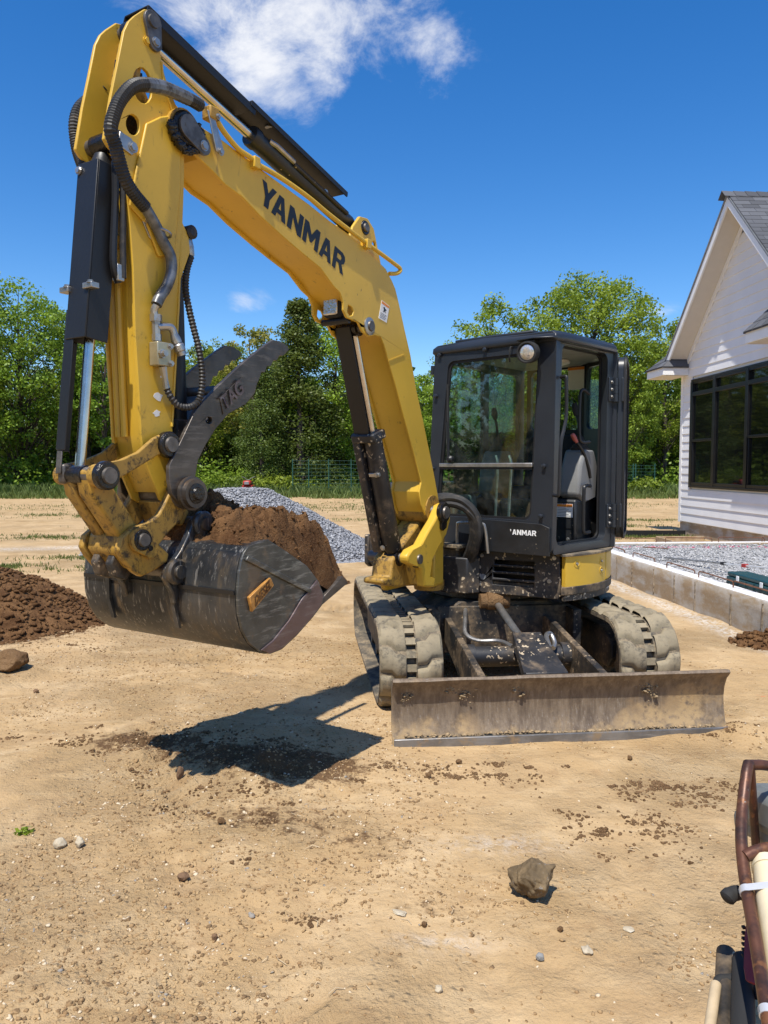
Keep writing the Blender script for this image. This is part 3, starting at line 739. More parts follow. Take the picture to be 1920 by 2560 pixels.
eave_return(-.62, .35, .61, 3.72, 3.90, .12, 0, 4.46)
eave_return(4.06, 6.6, .61, 3.85, 4.05, 5.4, 0, 4.75)

# ------------------------------------------------------------------ concrete footing walls filled with crushed stone
WO = V(3.303, 10.873, 0); WS = V(.0685, -.9977, 0); WQ = V(.9977, .0685, 0)      # along the wall towards the camera / inward
def WF(s, q, z): return WO + s * WS + q * WQ + V(0, 0, z)
slab = thing('slab_foundation', 'low grey concrete foundation wall filled with crushed stone beside the house', 'foundation', tuple(WO))
SA, SB, WH = -1.75, 6.6, .36
def rough_wall(name, a, b, q0, q1, top, mt, seed):
    """a poured wall: gridded sides with slight unevenness"""
    n = max(4, int(abs(b - a) / .06)); vs, fs = [], []
    prof = [(q0, -.15), (q0, .0), (q0, .12), (q0, .24), (q0, top - .012), (q0 + .012, top), ((q0 + q1) / 2, top), (q1 - .01, top), (q1, top - .01), (q1, -.15)]
    for i in range(n + 1):
        s = a + (b - a) * i / n
        for k, (q, z) in enumerate(prof):
            j = .006 * (vnoise(np.array(s * 4.), np.array(z * 9 + seed)) - .5) if k < 9 else 0
            jz = .010 * (vnoise(np.array(s * 7.), np.array(q * 30 + seed)) - .5) if 4 <= k <= 8 else 0
            vs.append((s, q + float(j), z + float(jz)))
    K = len(prof)
    for i in range(n): fs += [(i * K + k, i * K + k + 1, (i + 1) * K + k + 1, (i + 1) * K + k) for k in range(K - 1)]
    fs += [tuple(range(K)), tuple(n * K + k for k in range(K))]
    return vs, fs
vs, fs = rough_wall('w', SA, SB, 0, .20, WH, 'concrete', 3)
MB(WF).add(vs, fs).build('side_wall', 'concrete', slab, angle=50)
MB(WF).span((SA + .05, .012, WH - .002), (SB - .02, .188, WH + .0035)).build('wall_top', 'concrete_top', slab)
MB(WF).span((SA, .202, -.1), (SA + .2, 3.9, WH)).build('end_wall', 'concrete', slab, bevel=.01)
MB(WF).span((SA + .01, .204, WH - .002), (SA + .19, 3.88, WH + .004)).build('wall_top', 'concrete_top', slab)
# form joints: ragged fins of cement paste every 60 cm, and the board line
for k, s in enumerate((-1.25, -.72, .02, .58, 1.28, 1.86, 2.38, 3.15, 3.72, 4.1, 4.95, 5.6)):
    pts = []
    zz = np.linspace(0.01, WH - .03, 14)
    wv = [.02 * (vnoise(np.array(z * 9.), np.array(s * 5.)) - .5) for z in zz]; L = [(s + float(w) - .002 - .009 * random.random(), z) for w, z in zip(wv, zz)]; Rr = [(s + float(w) + .002 + .010 * random.random(), z) for w, z in zip(wv[::-1], zz[::-1])]
    MB(WF).prism(L + Rr, .004, -.007 - .006 * random.random()).build('form_joint', 'pour_seam', slab, flat=True)
# crushed stone fill
n = 150
S_, Q_ = np.meshgrid(np.linspace(SA + .2, SB, 160), np.linspace(.195, 3.85, 80)); S_, Q_ = S_.ravel(), Q_.ravel()
fv = WO[None] + S_[:, None] * WS + Q_[:, None] * WQ; fv[:, 2] = .325 + .03 * (fbm(S_ * 5, Q_ * 5, 3, 4) - .5) + .02 * (fbm(S_ * .8, Q_ * .8, 7, 2) - .5)
i0 = (np.arange(79)[:, None] * 160 + np.arange(159)[None]).ravel()
pk_ = .62 * np.exp(-((S_ + 1.25 - .04 * Q_) / .10) ** 2) * (Q_ > .25)
fill = mesh_np('stone_fill', fv - WO, np.stack([i0, i0 + 1, i0 + 161, i0 + 160], 1), 'pad_stone', slab, attrs=dict(pink=pk_))
fill['kind'] = 'stuff'
g = np.random.default_rng(5); k = 9000
ss, qq = SA + .2 + (SB - SA - .2) * g.random(k), .2 + 3.6 * g.random(k) ** 1.3
pp = WO[None] * 0 + ss[:, None] * WS + qq[:, None] * WQ; pp[:, 2] = .33 + .012 * g.random(k)
v, f = scatter(pp, .008 + .013 * g.random(k), 1, .7, 6)
st = mesh_np('loose_stone', v, f, 'pad_stone', slab, attrs=dict(pink=np.repeat(.62 * np.exp(-((ss + 1.25 - .04 * qq) / .10) ** 2), 12))); st['kind'] = 'stuff'
def staple(a, b, h=.075, nm='rebar_staple', fr=WF):
    a, b = V(*a), V(*b); up = V(0, 0, h); d = (b - a) / np.linalg.norm(b - a)
    p = [a - V(0, 0, .05), a + up * .75, a + up * .93 + d * .010, a + up + d * .03, b + up * .8 - d * .03, b + up * .7 - d * .008, b + up * .5, b - V(0, 0, .05)]
    return MB(fr).tube(p, .0075, 8).build(nm, 'rebar', slab)
for s, q, L in ((.35, .10, .42), (-.62, .11, .38), (1.42, .10, .5), (2.25, .10, .55), (2.98, .11, .55), (3.75, .09, .62), (4.4, .1, .55)):
    staple((s, q, WH), (s + L, q + .10 + .03 * random.random(), WH - .02))
for q, L in ((.55, .75), (1.45, .8), (2.35, .8), (3.1, .6)):
    staple((SA + .1, q, WH), (SA + .08, q + L, WH), .085)
MB(WF).tube(catmull([(-.9, .75, WH + .01), (-.75, 1.1, WH + .0)], 3), .008, 6).build('loose_rebar', 'rebar', slab)
# teal case and grading staff lying on the fill, wooden form box, thin dark strip by the house
case = thing('tool_case', 'long dark teal plastic tool case lying on the crushed stone', 'case', tuple(WF(2.95, .33, WH)))
MB(WF).span((2.55, .26, .345), (3.95, .50, .425)).build('case_bottom', 'teal_plastic', case, bevel=.012)
MB(WF).span((2.56, .265, .429), (3.94, .495, .475)).build('case_lid', 'teal_plastic', case, bevel=.014)
for s in (2.8, 3.25, 3.7):
    MB(WF).span((s - .025, .258, .40), (s + .025, .249, .455)).build('latch', 'grey_print' if s > 3.5 else 'white_print', case, bevel=.003)
for s in (2.95, 3.1, 3.4, 3.55): MB(WF).span((s - .008, .258, .35), (s + .008, .252, .42)).build('rib', 'teal_plastic', case)
stf = thing('grading_staff', 'grey metal measuring staff resting across the teal case', 'staff', tuple(WF(.85, .45, .40)))
MB(WF).box((1.0, .62, .40), (.62, .016, .011), (V(.985, .14, .06), V(-.14, .99, 0), V(-.06, 0, 1))).build('lower_tube', 'steel', stf, bevel=.002)
MB(WF).box((2.2, .79, .472), (.60, .013, .009), (V(.985, .14, .06), V(-.14, .99, 0), V(-.06, 0, 1))).build('upper_tube', 'clamp_steel', stf, bevel=.002)
MB(WF).box((1.63, .71, .438), (.03, .022, .018), (V(.985, .14, .06), V(-.14, .99, 0), V(-.06, 0, 1))).build('clamp', 'black_print', stf, bevel=.002)
MB(WF).box((2.02, .765, .461), (.035, .022, .02), (V(.985, .14, .06), V(-.14, .99, 0), V(-.06, 0, 1))).build('red_collar', 'red_paint', stf, bevel=.002)
fb = thing('form_box', 'low wooden form boards nailed in a box against the house foundation', 'form boards', (6.2, 15.2, 0))
for a, b in (((5.75, 16.15, 0), (6.75, 16.2, .14)), ((5.72, 15.2, 0), (5.76, 16.14, .14)), ((5.75, 15.15, 0), (6.9, 15.19, .14))):
    MB().span(a, b).build('board', 'wood_form', fb, bevel=.003)
db = tag(MB().span((5.55, 17.75, -.02), (6.98, 17.80, .13)).build('dark_strip', 'rubber_seal', None), 'low black strip standing beside the house corner', 'edging')  # thin upright strip in plain black
# ------------------------------------------------------------------ trees, undergrowth, grass, fence
def leaves(cent, sig, per, size, g, flat=.75, up=.35, tight=False):
    """leaf-sized quads in clumps: cent (n,3), sig (n,) -> verts, quads, per-vertex shade"""
    n = len(cent); N = n * per
    off = g.normal(size=(N, 3)); rr = np.linalg.norm(off, axis=1, keepdims=True); off = off / (rr + 1e-6) * np.minimum(rr, 1.9) if not tight else off / (rr + 1e-6) * (g.random((N, 1)) ** .45) * 1.35
    c = np.repeat(cent, per, 0) + off * np.repeat(sig, per)[:, None] * V(1, 1, flat)
    nrm = g.normal(size=(N, 3)); nrm[:, 2] += up * 2; nrm += off * .35; nrm /= np.linalg.norm(nrm, axis=1, keepdims=True)
    a = np.cross(nrm, g.normal(size=(N, 3))); a /= np.linalg.norm(a, axis=1, keepdims=True); b = np.cross(nrm, a)
    s = (size * (.6 + .8 * g.random(N)))[:, None]
    v = np.stack([c - a * s * .5, c + b * s * .36 , c + a * s * .55, c - b * s * .36], 1)
    sh = np.repeat(np.clip(.28 * g.random(N) + .72 * np.repeat(g.random(n), per), 0, 1), 4)
    return v.reshape(-1, 3), np.arange(N * 4).reshape(-1, 4), sh
TREEKIND = {}
def make_tree(seed, H, Rr, base, nc, per, leaf, lm, conifer=False, open_=.0):
    g = np.random.default_rng(seed); tr = MB()
    bend = g.normal(size=2) * .03 * H
    ax = lambda z: V(bend[0] * (z / H) ** 2, bend[1] * (z / H) ** 2, z)
    top = .86 * H
    r0 = .018 * H
    tr.tube([ax(-.3)] + [ax(top * t) for t in (.12, .3, .5, .7, .85, 1)], [r0 * 1.25, r0, r0 * .85, r0 * .65, r0 * .42, r0 * .25, .02], 8)
    cs, sg = [], []
    if conifer:
        for k in range(nc):
            t = g.random() ** .8; z = base * H + t * (1 - base) * H; rad = Rr * (1 - t) ** .8 * (.45 + .6 * g.random()) + .15; q = g.random() * 6.283
            cs.append(V(rad * math.cos(q), rad * math.sin(q), z - .12 * rad)); sg.append((.16 + .14 * (1 - t)) * Rr * .9)
    else:
        zc = (base + 1) / 2 * H; rz = (1 - base) / 2 * H
        while len(cs) < nc:
            d = g.normal(size=3); d /= np.linalg.norm(d)
            lob = (.80 + .26 * float(vnoise3(d[None] * 2.1 + seed, seed)[0])) * (1 - open_) + .94 * open_
            r = (.35 + .65 * g.random() ** .42) * lob
            wob = 1.0 if d[2] > 0 else 1.0 - .12 * abs(d[2])
            cs.append(V(d[0] * r * Rr * wob, d[1] * r * Rr * wob, zc + d[2] * r * rz) + ax(zc) * V(1, 1, 0)); sg.append((.40 + .34 * g.random()) * (Rr / 4.6) ** .5)
    cs, sg = np.array(cs), np.array(sg)
    order = np.argsort(-cs[:, 2])
    for k in order[:: (5 if conifer else 3)]:
        c = cs[k]; rad = math.hypot(c[0], c[1]); z0 = max(base * H * .7, c[2] - rad * (.9 if not conifer else -.05) - .05 * H); z0 = min(z0, top * .97)
        a = ax(z0); midp = a * .5 + c * .5 + V(0, 0, .06 * rad)
        tr.tube([a, midp, c], [max(.015, r0 * .34 * (1 - z0 / H) + .012), .022, .010], 5)
    v, f, sh = leaves(cs, sg, per, leaf, g, .72, .45, True)
    root = empty('tree', (0, 0, 0))
    tr.build('trunk', 'bark', root, normals=False)
    mesh_np('crown', v, f, lm, root, attrs=dict(leaf=sh))
    return root
PX = lambda px, Y: (px - 960) / 1923 * Y
KINDS = dict(oak=make_tree(11, 15, 5.6, .05, 330, 95, .20, 'leaf_green'), ash=make_tree(12, 15, 4.5, .10, 240, 95, .20, 'leaf_bright'), round=make_tree(13, 15.5, 5.8, .14, 460, 85, .19, 'leaf_bright', False, .5),
             light=make_tree(14, 14, 3.8, .14, 150, 85, .185, 'leaf_bright'), yellow=make_tree(15, 12, 2.8, .2, 70, 95, .17, 'leaf_yellow'), cedar=make_tree(16, 13, 3.0, .03, 230, 110, .15, 'leaf_dark', True), young=make_tree(17, 11, 2.2, .20, 80, 80, .17, 'leaf_green'))
used = set()
def plant(kind, px, Y, H, name, label, rz=0, wide=1.0, lean=0):
    src = KINDS[kind]; H0 = dict(oak=15, ash=15, round=15.5, light=14, yellow=12, cedar=13, young=11)[kind]
    o = copy_tree(src) if kind in used else src; used.add(kind)
    o.name = name; s = H / H0
    o.location = (PX(px, Y), Y, float(ground_h(PX(px, Y), Y)) - .05); o.scale = (s * wide, s * wide, s); o.rotation_euler = (0, lean, R(rz))
    tag(o, label, 'tree', 'trees along the edge of the field'); return o
plant('oak', 55, 47, 13.2, 'broadleaf_tree', 'big dense green tree at the left edge of the picture', 20, 1.0)
plant('ash', -130, 44, 11.8, 'broadleaf_tree', 'green tree half cut off by the left edge, behind the big dense one', 80)
plant('light', 185, 52, 12.0, 'broadleaf_tree', 'light green tree showing left of the black bucket cylinder guard', 140)
plant('young', 262, 46, 11.0, 'young_tree', 'slender young tree seen between the cylinder guard and the yellow arm', 0)
plant('young', 225, 49, 9.5, 'young_tree', 'thin-stemmed young tree just behind the bucket cylinder rod', 200)
plant('light', 345, 51, 10.5, 'broadleaf_tree', 'light green tree mostly hidden behind the yellow digging arm', 60)
plant('light', 500, 52, 9.8, 'broadleaf_tree', 'small bright green tree behind the thumb hose', 260)
plant('yellow', 640, 50, 11.2, 'yellow_leaved_tree', 'sparse tree with yellowish spring leaves above the steel thumb', 10)
plant('ash', 575, 56, 11.0, 'broadleaf_tree', 'green tree behind the yellowish tree and left of it', 150, .8)
plant('cedar', 752, 46, 11.2, 'cedar_tree', 'tall dark pointed evergreen beside the boom lamp', 0, 1.25)
plant('cedar', 655, 44, 7.6, 'cedar_tree', 'lower dark evergreen under the tip of the steel thumb', 90, 1.1)
plant('cedar', 700, 49, 9.2, 'cedar_tree', 'dark evergreen between the pointed evergreen and the yellowish tree', 200, 1.15)
plant('ash', 835, 48, 11.2, 'broadleaf_tree', 'bright leafy tree left of the boom cylinder', 300, 1.05)
plant('oak', 930, 55, 10.6, 'broadleaf_tree', 'green tree hidden behind the upright of the boom', 45, .8)
plant('light', 1050, 50, 7.6, 'broadleaf_tree', 'low green tree between the boom and the cab', 20, 1.3)
plant('light', 1150, 52, 10.0, 'broadleaf_tree', 'airy tree rising over the left corner of the cab roof', 120, 1.0)
plant('light', 1235, 50, 12.4, 'broadleaf_tree', 'narrow airy tree left of the tall round one', 215, 1.15)
plant('round', 1452, 48, 13.6, 'round_crowned_tree', 'tall round-crowned tree standing highest behind the cab', 30, 1.0)
plant('oak', 1345, 57, 10.5, 'broadleaf_tree', 'green tree seen through the cab windows', 160, .9)
plant('ash', 1560, 45, 9.5, 'broadleaf_tree', 'bright green tree between the open cab door and the house', 100, .85)
plant('light', 1660, 49, 10.8, 'broadleaf_tree', 'airy tree touching the house corner eave', 260, .9)
plant('ash', 1755, 50, 12.0, 'broadleaf_tree', 'green tree mostly hidden by the house gable', 10)
plant('oak', 1900, 55, 11.5, 'broadleaf_tree', 'green tree wholly behind the house wall', 190)
plant('oak', -420, 46, 12.0, 'broadleaf_tree', 'dense tree out beyond the left edge of the picture', 190)
# unseen leaf mass round the yard, added to darken reflections in the cab glass
gm = np.random.default_rng(71); q = R(178) + R(112) * gm.random(700); rr_ = 30 + 7 * gm.random(700)
v, f, sh = leaves(np.stack([np.sin(q) * rr_, np.cos(q) * rr_, .3 + 10.5 * gm.random(700)], 1), .9 + .5 * gm.random(700), 55, .45, gm, .85)
w2 = mesh_np('far_wood', v, f, 'leaf_green', attrs=dict(leaf=sh)); tag(w2, 'unseen green leaf mass added to darken reflections in the cab glass', 'woodland', kind='stuff')
# the wood behind, and the brush along its foot, both read as one mass
g = np.random.default_rng(21)
n = 900; xs = -36 + 72 * g.random(n); ys = 57 + 9 * g.random(n); zs = 9.0 * g.random(n) ** 1.25 * (.75 + .35 * fbm(xs * .15, ys * 0, 3, 2)) + .2
xs = np.r_[xs, -36 + 72 * g.random(520)]; ys = np.r_[ys, 53 + 6 * g.random(520)]; zs = np.r_[zs, .2 + 4.2 * g.random(520)]; n = len(xs)
v, f, sh = leaves(np.stack([xs, ys, zs], 1), .9 + .5 * g.random(n), 70, .42, g, .8)
wood = mesh_np('far_wood', v, f, 'leaf_dark', attrs=dict(leaf=sh)); tag(wood, 'dense green wood filling the gaps behind the front trees', 'woodland', kind='stuff')
tr = MB()
for k in range(70):
    x, y = -32 + 64 * g.random(), 50 + 8 * g.random(); r = .05 + .07 * g.random(); L = g.normal(size=2) * .3
    tr.tube([(x, y, -.2), (x + L[0] * .4, y, 3.5), (x + L[0], y + L[1], 7.5)], [r, r * .75, r * .35], 6)
st = tr.build('stem', 'bark', wood, normals=False); st['kind'] = 'stuff'
n = 420; xs = -32 + 64 * g.random(n); ys = 44 + 6 * g.random(n); hh = .5 + 2.0 * g.random(n) ** 1.5 * fbm(xs * .35 + 7, ys * 0, 9, 2) * 1.5
gap = (xs > -5.2) & (xs < 1.5) & (ys < 46); ys = np.where(gap, ys + 3.5, ys); ys = np.where(hh > 1.2, ys + .8, ys)
v, f, sh = leaves(np.stack([xs, ys, hh * .55], 1), .30 + .30 * hh * .5, 70, .20, g, .9)
brush = mesh_np('undergrowth', v, f, 'leaf_green', attrs=dict(leaf=sh)); tag(brush, 'tangle of green brush along the foot of the trees', 'undergrowth', kind='stuff')
def bush(px, Y, h, w, label, seed, lm='leaf_bright'):
    g = np.random.default_rng(seed); n = 26; q = g.random(n) * 6.283; r = w * g.random(n) ** .6
    c = np.stack([r * np.cos(q), r * np.sin(q) * .7, h * (.25 + .6 * g.random(n) * (1 - .5 * r / w))], 1)
    v, f, sh = leaves(c, np.full(n, .22 * w + .05), 75, .15, g, .9)
    root = thing('shrub', label, 'shrub', (PX(px, Y), Y, 0), 'shrubs at the field edge')
    mesh_np('foliage', v, f, lm, root, attrs=dict(leaf=sh))
    t = MB()
    for k in range(5):
        a = c[k * 4]; t.tube([(0, 0, -.1), a * .5, a], [.03, .02, .01], 5)
    me = t.build('stem', 'bark', None, normals=False); me.parent = root
    return root
bush(682, 42.5, 1.25, 1.0, 'bright green shrub between the red machine and the fence post', 31)
bush(790, 43.5, .95, .6, 'pale leafy shrub inside the wire fence', 32)
bush(560, 44, 1.3, 1.0, 'green shrub behind the left end of the stone pile', 33, 'leaf_green')
bush(1610, 41, 1.0, .8, 'green shrub left of the house corner', 34, 'leaf_green')
# tall grass along the trees and weeds in the yard
def blades(x, y, h, w, g, z=None):
    n = len(x); q = g.random(n) * 6.283; lean = (.15 + .5 * g.random(n)) * h; z = ground_h(x, y) if z is None else z
    dx, dy = np.cos(q), np.sin(q); p = g.random(n) * 6.283; px_, py_ = np.cos(p) * w / 2, np.sin(p) * w / 2
    b = np.stack([x, y, z - .02], 1); e = np.stack([px_, py_, 0 * x], 1)
    v = np.stack([b - e, b + e, b + e * .6 + np.stack([dx * lean * .35, dy * lean * .35, h * .6], 1), b + np.stack([dx * lean, dy * lean, h], 1)], 1)
    return v.reshape(-1, 3), np.arange(n * 4).reshape(-1, 4), np.repeat(g.random(n), 4)
n = 26000; x = -32 + 52 * g.random(n); y = 37.2 + 9 * g.random(n) ** 1.2; keep = fbm(x * .5, y * .5, 4, 3) > .36; x, y = x[keep], y[keep]
v, f, sh = blades(x, y, .18 + .55 * g.random(len(x)) * np.clip((y - 36.5) / 4, .15, 1), .05, g)
tg = mesh_np('tall_grass', v, f, 'grass_blade', attrs=dict(leaf=sh)); tag(tg, 'band of tall green grass at the edge of the field', 'grass', kind='stuff')
X, Y, Hh = [], [], []
for (cx, cy, rx, ry, k) in ((-6.2, 12.0, 1.5, .3, 900), (-4.6, 13.4, 1.1, .25, 600), (-7.5, 17.5, 2.2, .5, 1100), (-5.2, 20.5, 1.6, .5, 800), (-9, 25, 3, .8, 1200), (1.2, 27, 1.3, .5, 800), (-3.35, 8.3, .18, .1, 260), (-1.8, 23, 1.5, .4, 400), (6.0, 18.0, 1.2, .7, 1500), (5.4, 20.6, 1.3, .5, 1000), (6.3, 23, 2, .5, 900), (-6, 30, 8, 2, 2500), (4, 32, 6, 2, 1500)):
    k *= 3; xx = cx + rx * g.normal(size=k) * .7; yy = cy + ry * g.normal(size=k) * .7; kp = fbm(xx * 2, yy * 2, 2, 3) > .46
    X.append(xx[kp]); Y.append(yy[kp]); Hh.append(.025 + .055 * g.random(kp.sum()) * (1 + cy / 60))
X, Y, Hh = map(np.concatenate, (X, Y, Hh))
v, f, sh = blades(X, Y, Hh, .010 + Y * .0006, g)
wd = mesh_np('grass_tufts', v, f, 'grass_blade', attrs=dict(leaf=sh)); tag(wd, 'thin patches of short green grass on the bare dirt', 'grass', kind='stuff')
# wire fence in front of the evergreens, and two posts of it seen right of the cab
def wire_fence(label, x0, x1, Y, posts, hgt):
    r = thing('wire_fence', label, 'fence', (x0, Y, 0))
    for x in posts: MB().tube([(x, Y, -.3), (x, Y, hgt)], .030, 8).build('post', 'green_fence', r)
    w_ = MB()
    for k in range(10): w_.tube([(x0, Y - .03, .10 + k * (hgt - .2) / 9), (x1, Y - .03, .10 + k * (hgt - .2) / 9)], .006, 4)
    for x in np.arange(x0, x1, .25): w_.tube([(x, Y - .03, .08), (x, Y - .03, hgt - .08)], .004, 4)
    o = w_.build('wire_mesh', 'green_fence', r, normals=False); o['kind'] = 'stuff'
wire_fence('dark green wire fence with posts in front of the evergreens', PX(732, 41), PX(1000, 41), 41, [PX(p, 41) for p in (732, 772, 822, 878, 932, 995)], 2.0)
wire_fence('short run of green wire fence right of the open cab door', PX(1430, 42), PX(1640, 42), 42, [PX(p, 42) for p in (1440, 1582, 1588, 1636)], 1.75)
# small red machine at the field edge behind the stone pile
rm = thing('red_garden_machine', 'small red wheeled machine at the field edge above the stone pile', 'garden machine', (PX(620, 40.5), 40.5, .0))
rx_ = PX(620, 40.5)
MB().span((rx_ - .26, 40.2, .35), (rx_ + .26, 41.2, .62)).build('body', 'red_paint', rm, bevel=.05)
MB().span((rx_ - .2, 40.1, .62), (rx_ + .2, 40.6, .86)).build('hood', 'red_paint', rm, bevel=.06)
MB().span((rx_ - .12, 40.085, .66), (rx_ + .12, 40.10, .8)).build('headlamp_panel', 'grey_print', rm, bevel=.01)
for sx in (-1, 1):
    for yy in (40.3, 41.1): MB().lathe((rx_ + sx * .28, yy, .27), (rx_ + sx * .46, yy, .27), [(0, .18), (0, .27), (.18, .27), (.18, .15), (.16, .1)], 16).build('wheel', 'rubber', rm)
MB().tube(catmull([(rx_ - .36, 40.7, 1.05), (rx_ - .2, 40.65, 1.0), (rx_, 40.55, .88), (rx_ + .2, 40.65, 1.0), (rx_ + .36, 40.7, 1.05)], 4), .022, 6).build('handlebar', 'black_print', rm)
MB().span((rx_ - .15, 40.75, .625), (rx_ + .15, 41.2, .78)).build('seat', 'seat_cloth', rm, bevel=.04)
# traced profiles of the digging arm, metres (reach u, height z) in its own plane
BOOM = [(2.288, 3.072),(2.362, 3.093),(2.379, 3.134),(2.348, 3.189),(2.288, 3.22),(2.18, 3.192),(2.06, 3.181),(1.961, 3.163),(1.858, 3.144),(1.701, 3.115),(1.412, 3.067),(1.226, 3.027),(1.049, 3.001),(0.882, 2.961),(0.763, 2.923),(0.625, 2.881),(0.548, 2.818),(0.509, 2.777),(0.465, 2.692),(0.393, 2.533),(0.315, 2.37),(0.24, 2.153),(0.14, 1.931),(0.053, 1.728),(-0.024, 1.542),(-0.066, 1.431),(-0.097, 1.337),(-0.05, 1.257),(0.09, 1.259),(0.17, 1.348),(0.192, 1.439),(0.165, 1.505),(0.275, 1.724),(0.392, 1.937),(0.508, 2.159),(0.572, 2.265),(0.639, 2.387),(0.681, 2.44),(0.746, 2.443),(0.822, 2.423),(0.892, 2.447),(0.935, 2.494),(1.052, 2.504),(1.088, 2.543),(1.088, 2.59),(1.123, 2.641),(1.194, 2.669),(1.306, 2.741),(1.477, 2.789),(1.618, 2.832),(1.808, 2.897),(1.939, 2.955),(2.055, 2.979),(2.137, 3.017),(2.203, 3.041)]
BOOMHOLE = [(1.039, 2.582),(0.998, 2.575),(0.981, 2.554),(0.994, 2.528),(1.023, 2.518),(1.047, 2.538)]
ARM = [(2.564, 3.534),(2.512, 3.585),(2.466, 3.597),(2.444, 3.539),(2.436, 3.471),(2.418, 3.381),(2.392, 3.319),(2.345, 3.249),(2.289, 3.221),(2.22, 3.219),(2.201, 3.19),(2.229, 3.143),(2.281, 3.098),(2.299, 3.047),(2.302, 2.927),(2.315, 2.733),(2.28, 2.684),(2.272, 2.613),(2.333, 2.472),(2.35, 2.316),(2.363, 2.151),(2.375, 1.951),(2.395, 1.786),(2.383, 1.684),(2.339, 1.574),(2.304, 1.502),(2.334, 1.447),(2.402, 1.431),(2.471, 1.467),(2.515, 1.558),(2.553, 1.646),(2.572, 1.746),(2.582, 1.977),(2.594, 2.184),(2.598, 2.472),(2.61, 2.639),(2.631, 2.83),(2.655, 2.913),(2.712, 2.942),(2.733, 2.965),(2.722, 3.019),(2.695, 3.149),(2.662, 3.279),(2.622, 3.444),(2.596, 3.496)]
ARMHOLE1 = [(2.478, 3.285),(2.478, 3.255),(2.485, 3.226),(2.499, 3.202),(2.518, 3.187),(2.539, 3.183),(2.558, 3.19),(2.573, 3.208),(2.581, 3.233),(2.582, 3.262),(2.575, 3.29),(2.561, 3.314),(2.542, 3.33),(2.522, 3.335),(2.502, 3.328),(2.487, 3.311)]
ARMHOLE2 = [(2.55, 3.091),(2.55, 3.074),(2.555, 3.056),(2.565, 3.042),(2.579, 3.032),(2.593, 3.029),(2.606, 3.033),(2.615, 3.043),(2.621, 3.058),(2.621, 3.075),(2.615, 3.092),(2.605, 3.106),(2.592, 3.116),(2.578, 3.119),(2.565, 3.116),(2.555, 3.106)]
ARMTOP = [(2.474, 3.538)]
PIVOT = [(2.318, 3.146)]
CYLTOP = [(2.627, 2.997)]
LINKARM = [(2.465, 1.715)]
JOINT = [(2.812, 1.581)]
KPIN = [(2.624, 1.301)]
MPIN = [(2.377, 1.496)]
BP1 = [(2.301, 1.353)]
BP2 = [(2.462, 1.146)]
CYLPIN = [(0.822, 2.487)]
BASE = [(-0.097, 1.288)]
CYLFOOT = [(0.272, 0.986)]
STICKFOOT = [(0.771, 3.089)]
DOUBLER = [(2.525, 3.099),(2.445, 3.157),(2.364, 3.196),(2.293, 3.195),(2.257, 3.164),(2.295, 3.102),(2.332, 3.031),(2.333, 2.88),(2.377, 2.567),(2.469, 2.546),(2.533, 2.669),(2.622, 2.725),(2.581, 2.891)]
THUMB = [(2.487, 1.556),(2.486, 1.62),(2.462, 1.659),(2.399, 1.757),(2.327, 1.873),(2.282, 1.915),(2.181, 1.997),(2.011, 2.125),(1.852, 2.229),(1.785, 2.268),(1.728, 2.268),(1.671, 2.252),(1.658, 2.233),(1.707, 2.196),(1.732, 2.197),(1.758, 2.165),(1.783, 2.166),(1.802, 2.134),(1.832, 2.13),(1.848, 2.098),(1.875, 2.096),(1.89, 2.062),(1.908, 2.034),(1.927, 1.983),(1.988, 1.929),(2.114, 1.871),(2.203, 1.792),(2.268, 1.715),(2.314, 1.648),(2.341, 1.537),(2.325, 1.481),(2.37, 1.443),(2.429, 1.449),(2.475, 1.495)]
THUMBHOLE = [(2.223, 1.834),(2.224, 1.828),(2.229, 1.822),(2.236, 1.818),(2.243, 1.817),(2.251, 1.818),(2.258, 1.821),(2.262, 1.826),(2.263, 1.832),(2.262, 1.839),(2.257, 1.845),(2.251, 1.849),(2.243, 1.85),(2.235, 1.849),(2.228, 1.846),(2.224, 1.841)]
BUCKET = [(2.401, 1.248),(2.374, 1.272),(2.245, 1.293),(2.142, 1.239),(1.974, 1.147),(1.885, 1.064),(1.835, 0.978),(1.854, 0.937),(1.933, 0.885),(2.055, 0.819),(2.156, 0.778),(2.238, 0.773),(2.304, 0.794),(2.373, 0.847),(2.417, 0.913),(2.44, 0.995),(2.443, 1.082),(2.432, 1.167),(2.417, 1.217)]
LIP = [(1.854, 0.937),(1.835, 0.978),(1.68, 1.059),(1.632, 1.02)]
WEAR = [(2.021, 0.993),(1.904, 1.068),(1.854, 0.982),(1.874, 0.942),(1.952, 0.89),(2.073, 0.825),(2.173, 0.784),(2.255, 0.779),(2.308, 0.806),(2.227, 0.835),(2.115, 0.907)]
PLATE = [(2.389, 1.054),(2.251, 1.124),(2.227, 1.087),(2.372, 0.987)]
HOOK = [(2.357, 1.546),(2.403, 1.547),(2.441, 1.512),(2.475, 1.458),(2.51, 1.406),(2.571, 1.374),(2.653, 1.357),(2.716, 1.315),(2.733, 1.265),(2.708, 1.22),(2.657, 1.163),(2.615, 1.137),(2.538, 1.158),(2.469, 1.187),(2.457, 1.222),(2.513, 1.269),(2.455, 1.322),(2.383, 1.372),(2.353, 1.417),(2.308, 1.461),(2.319, 1.521)]
HLINK = [(2.81, 1.57),(2.735, 1.578),(2.654, 1.356),(2.598, 1.304),(2.631, 1.267),(2.71, 1.284),(2.812, 1.321),(2.826, 1.38)]
DOG = [(2.481, 1.767),(2.452, 1.745),(2.445, 1.71),(2.465, 1.679),(2.521, 1.668),(2.642, 1.608),(2.725, 1.568),(2.774, 1.542),(2.825, 1.538),(2.858, 1.563),(2.857, 1.604),(2.826, 1.628),(2.723, 1.645),(2.63, 1.68),(2.542, 1.743)]
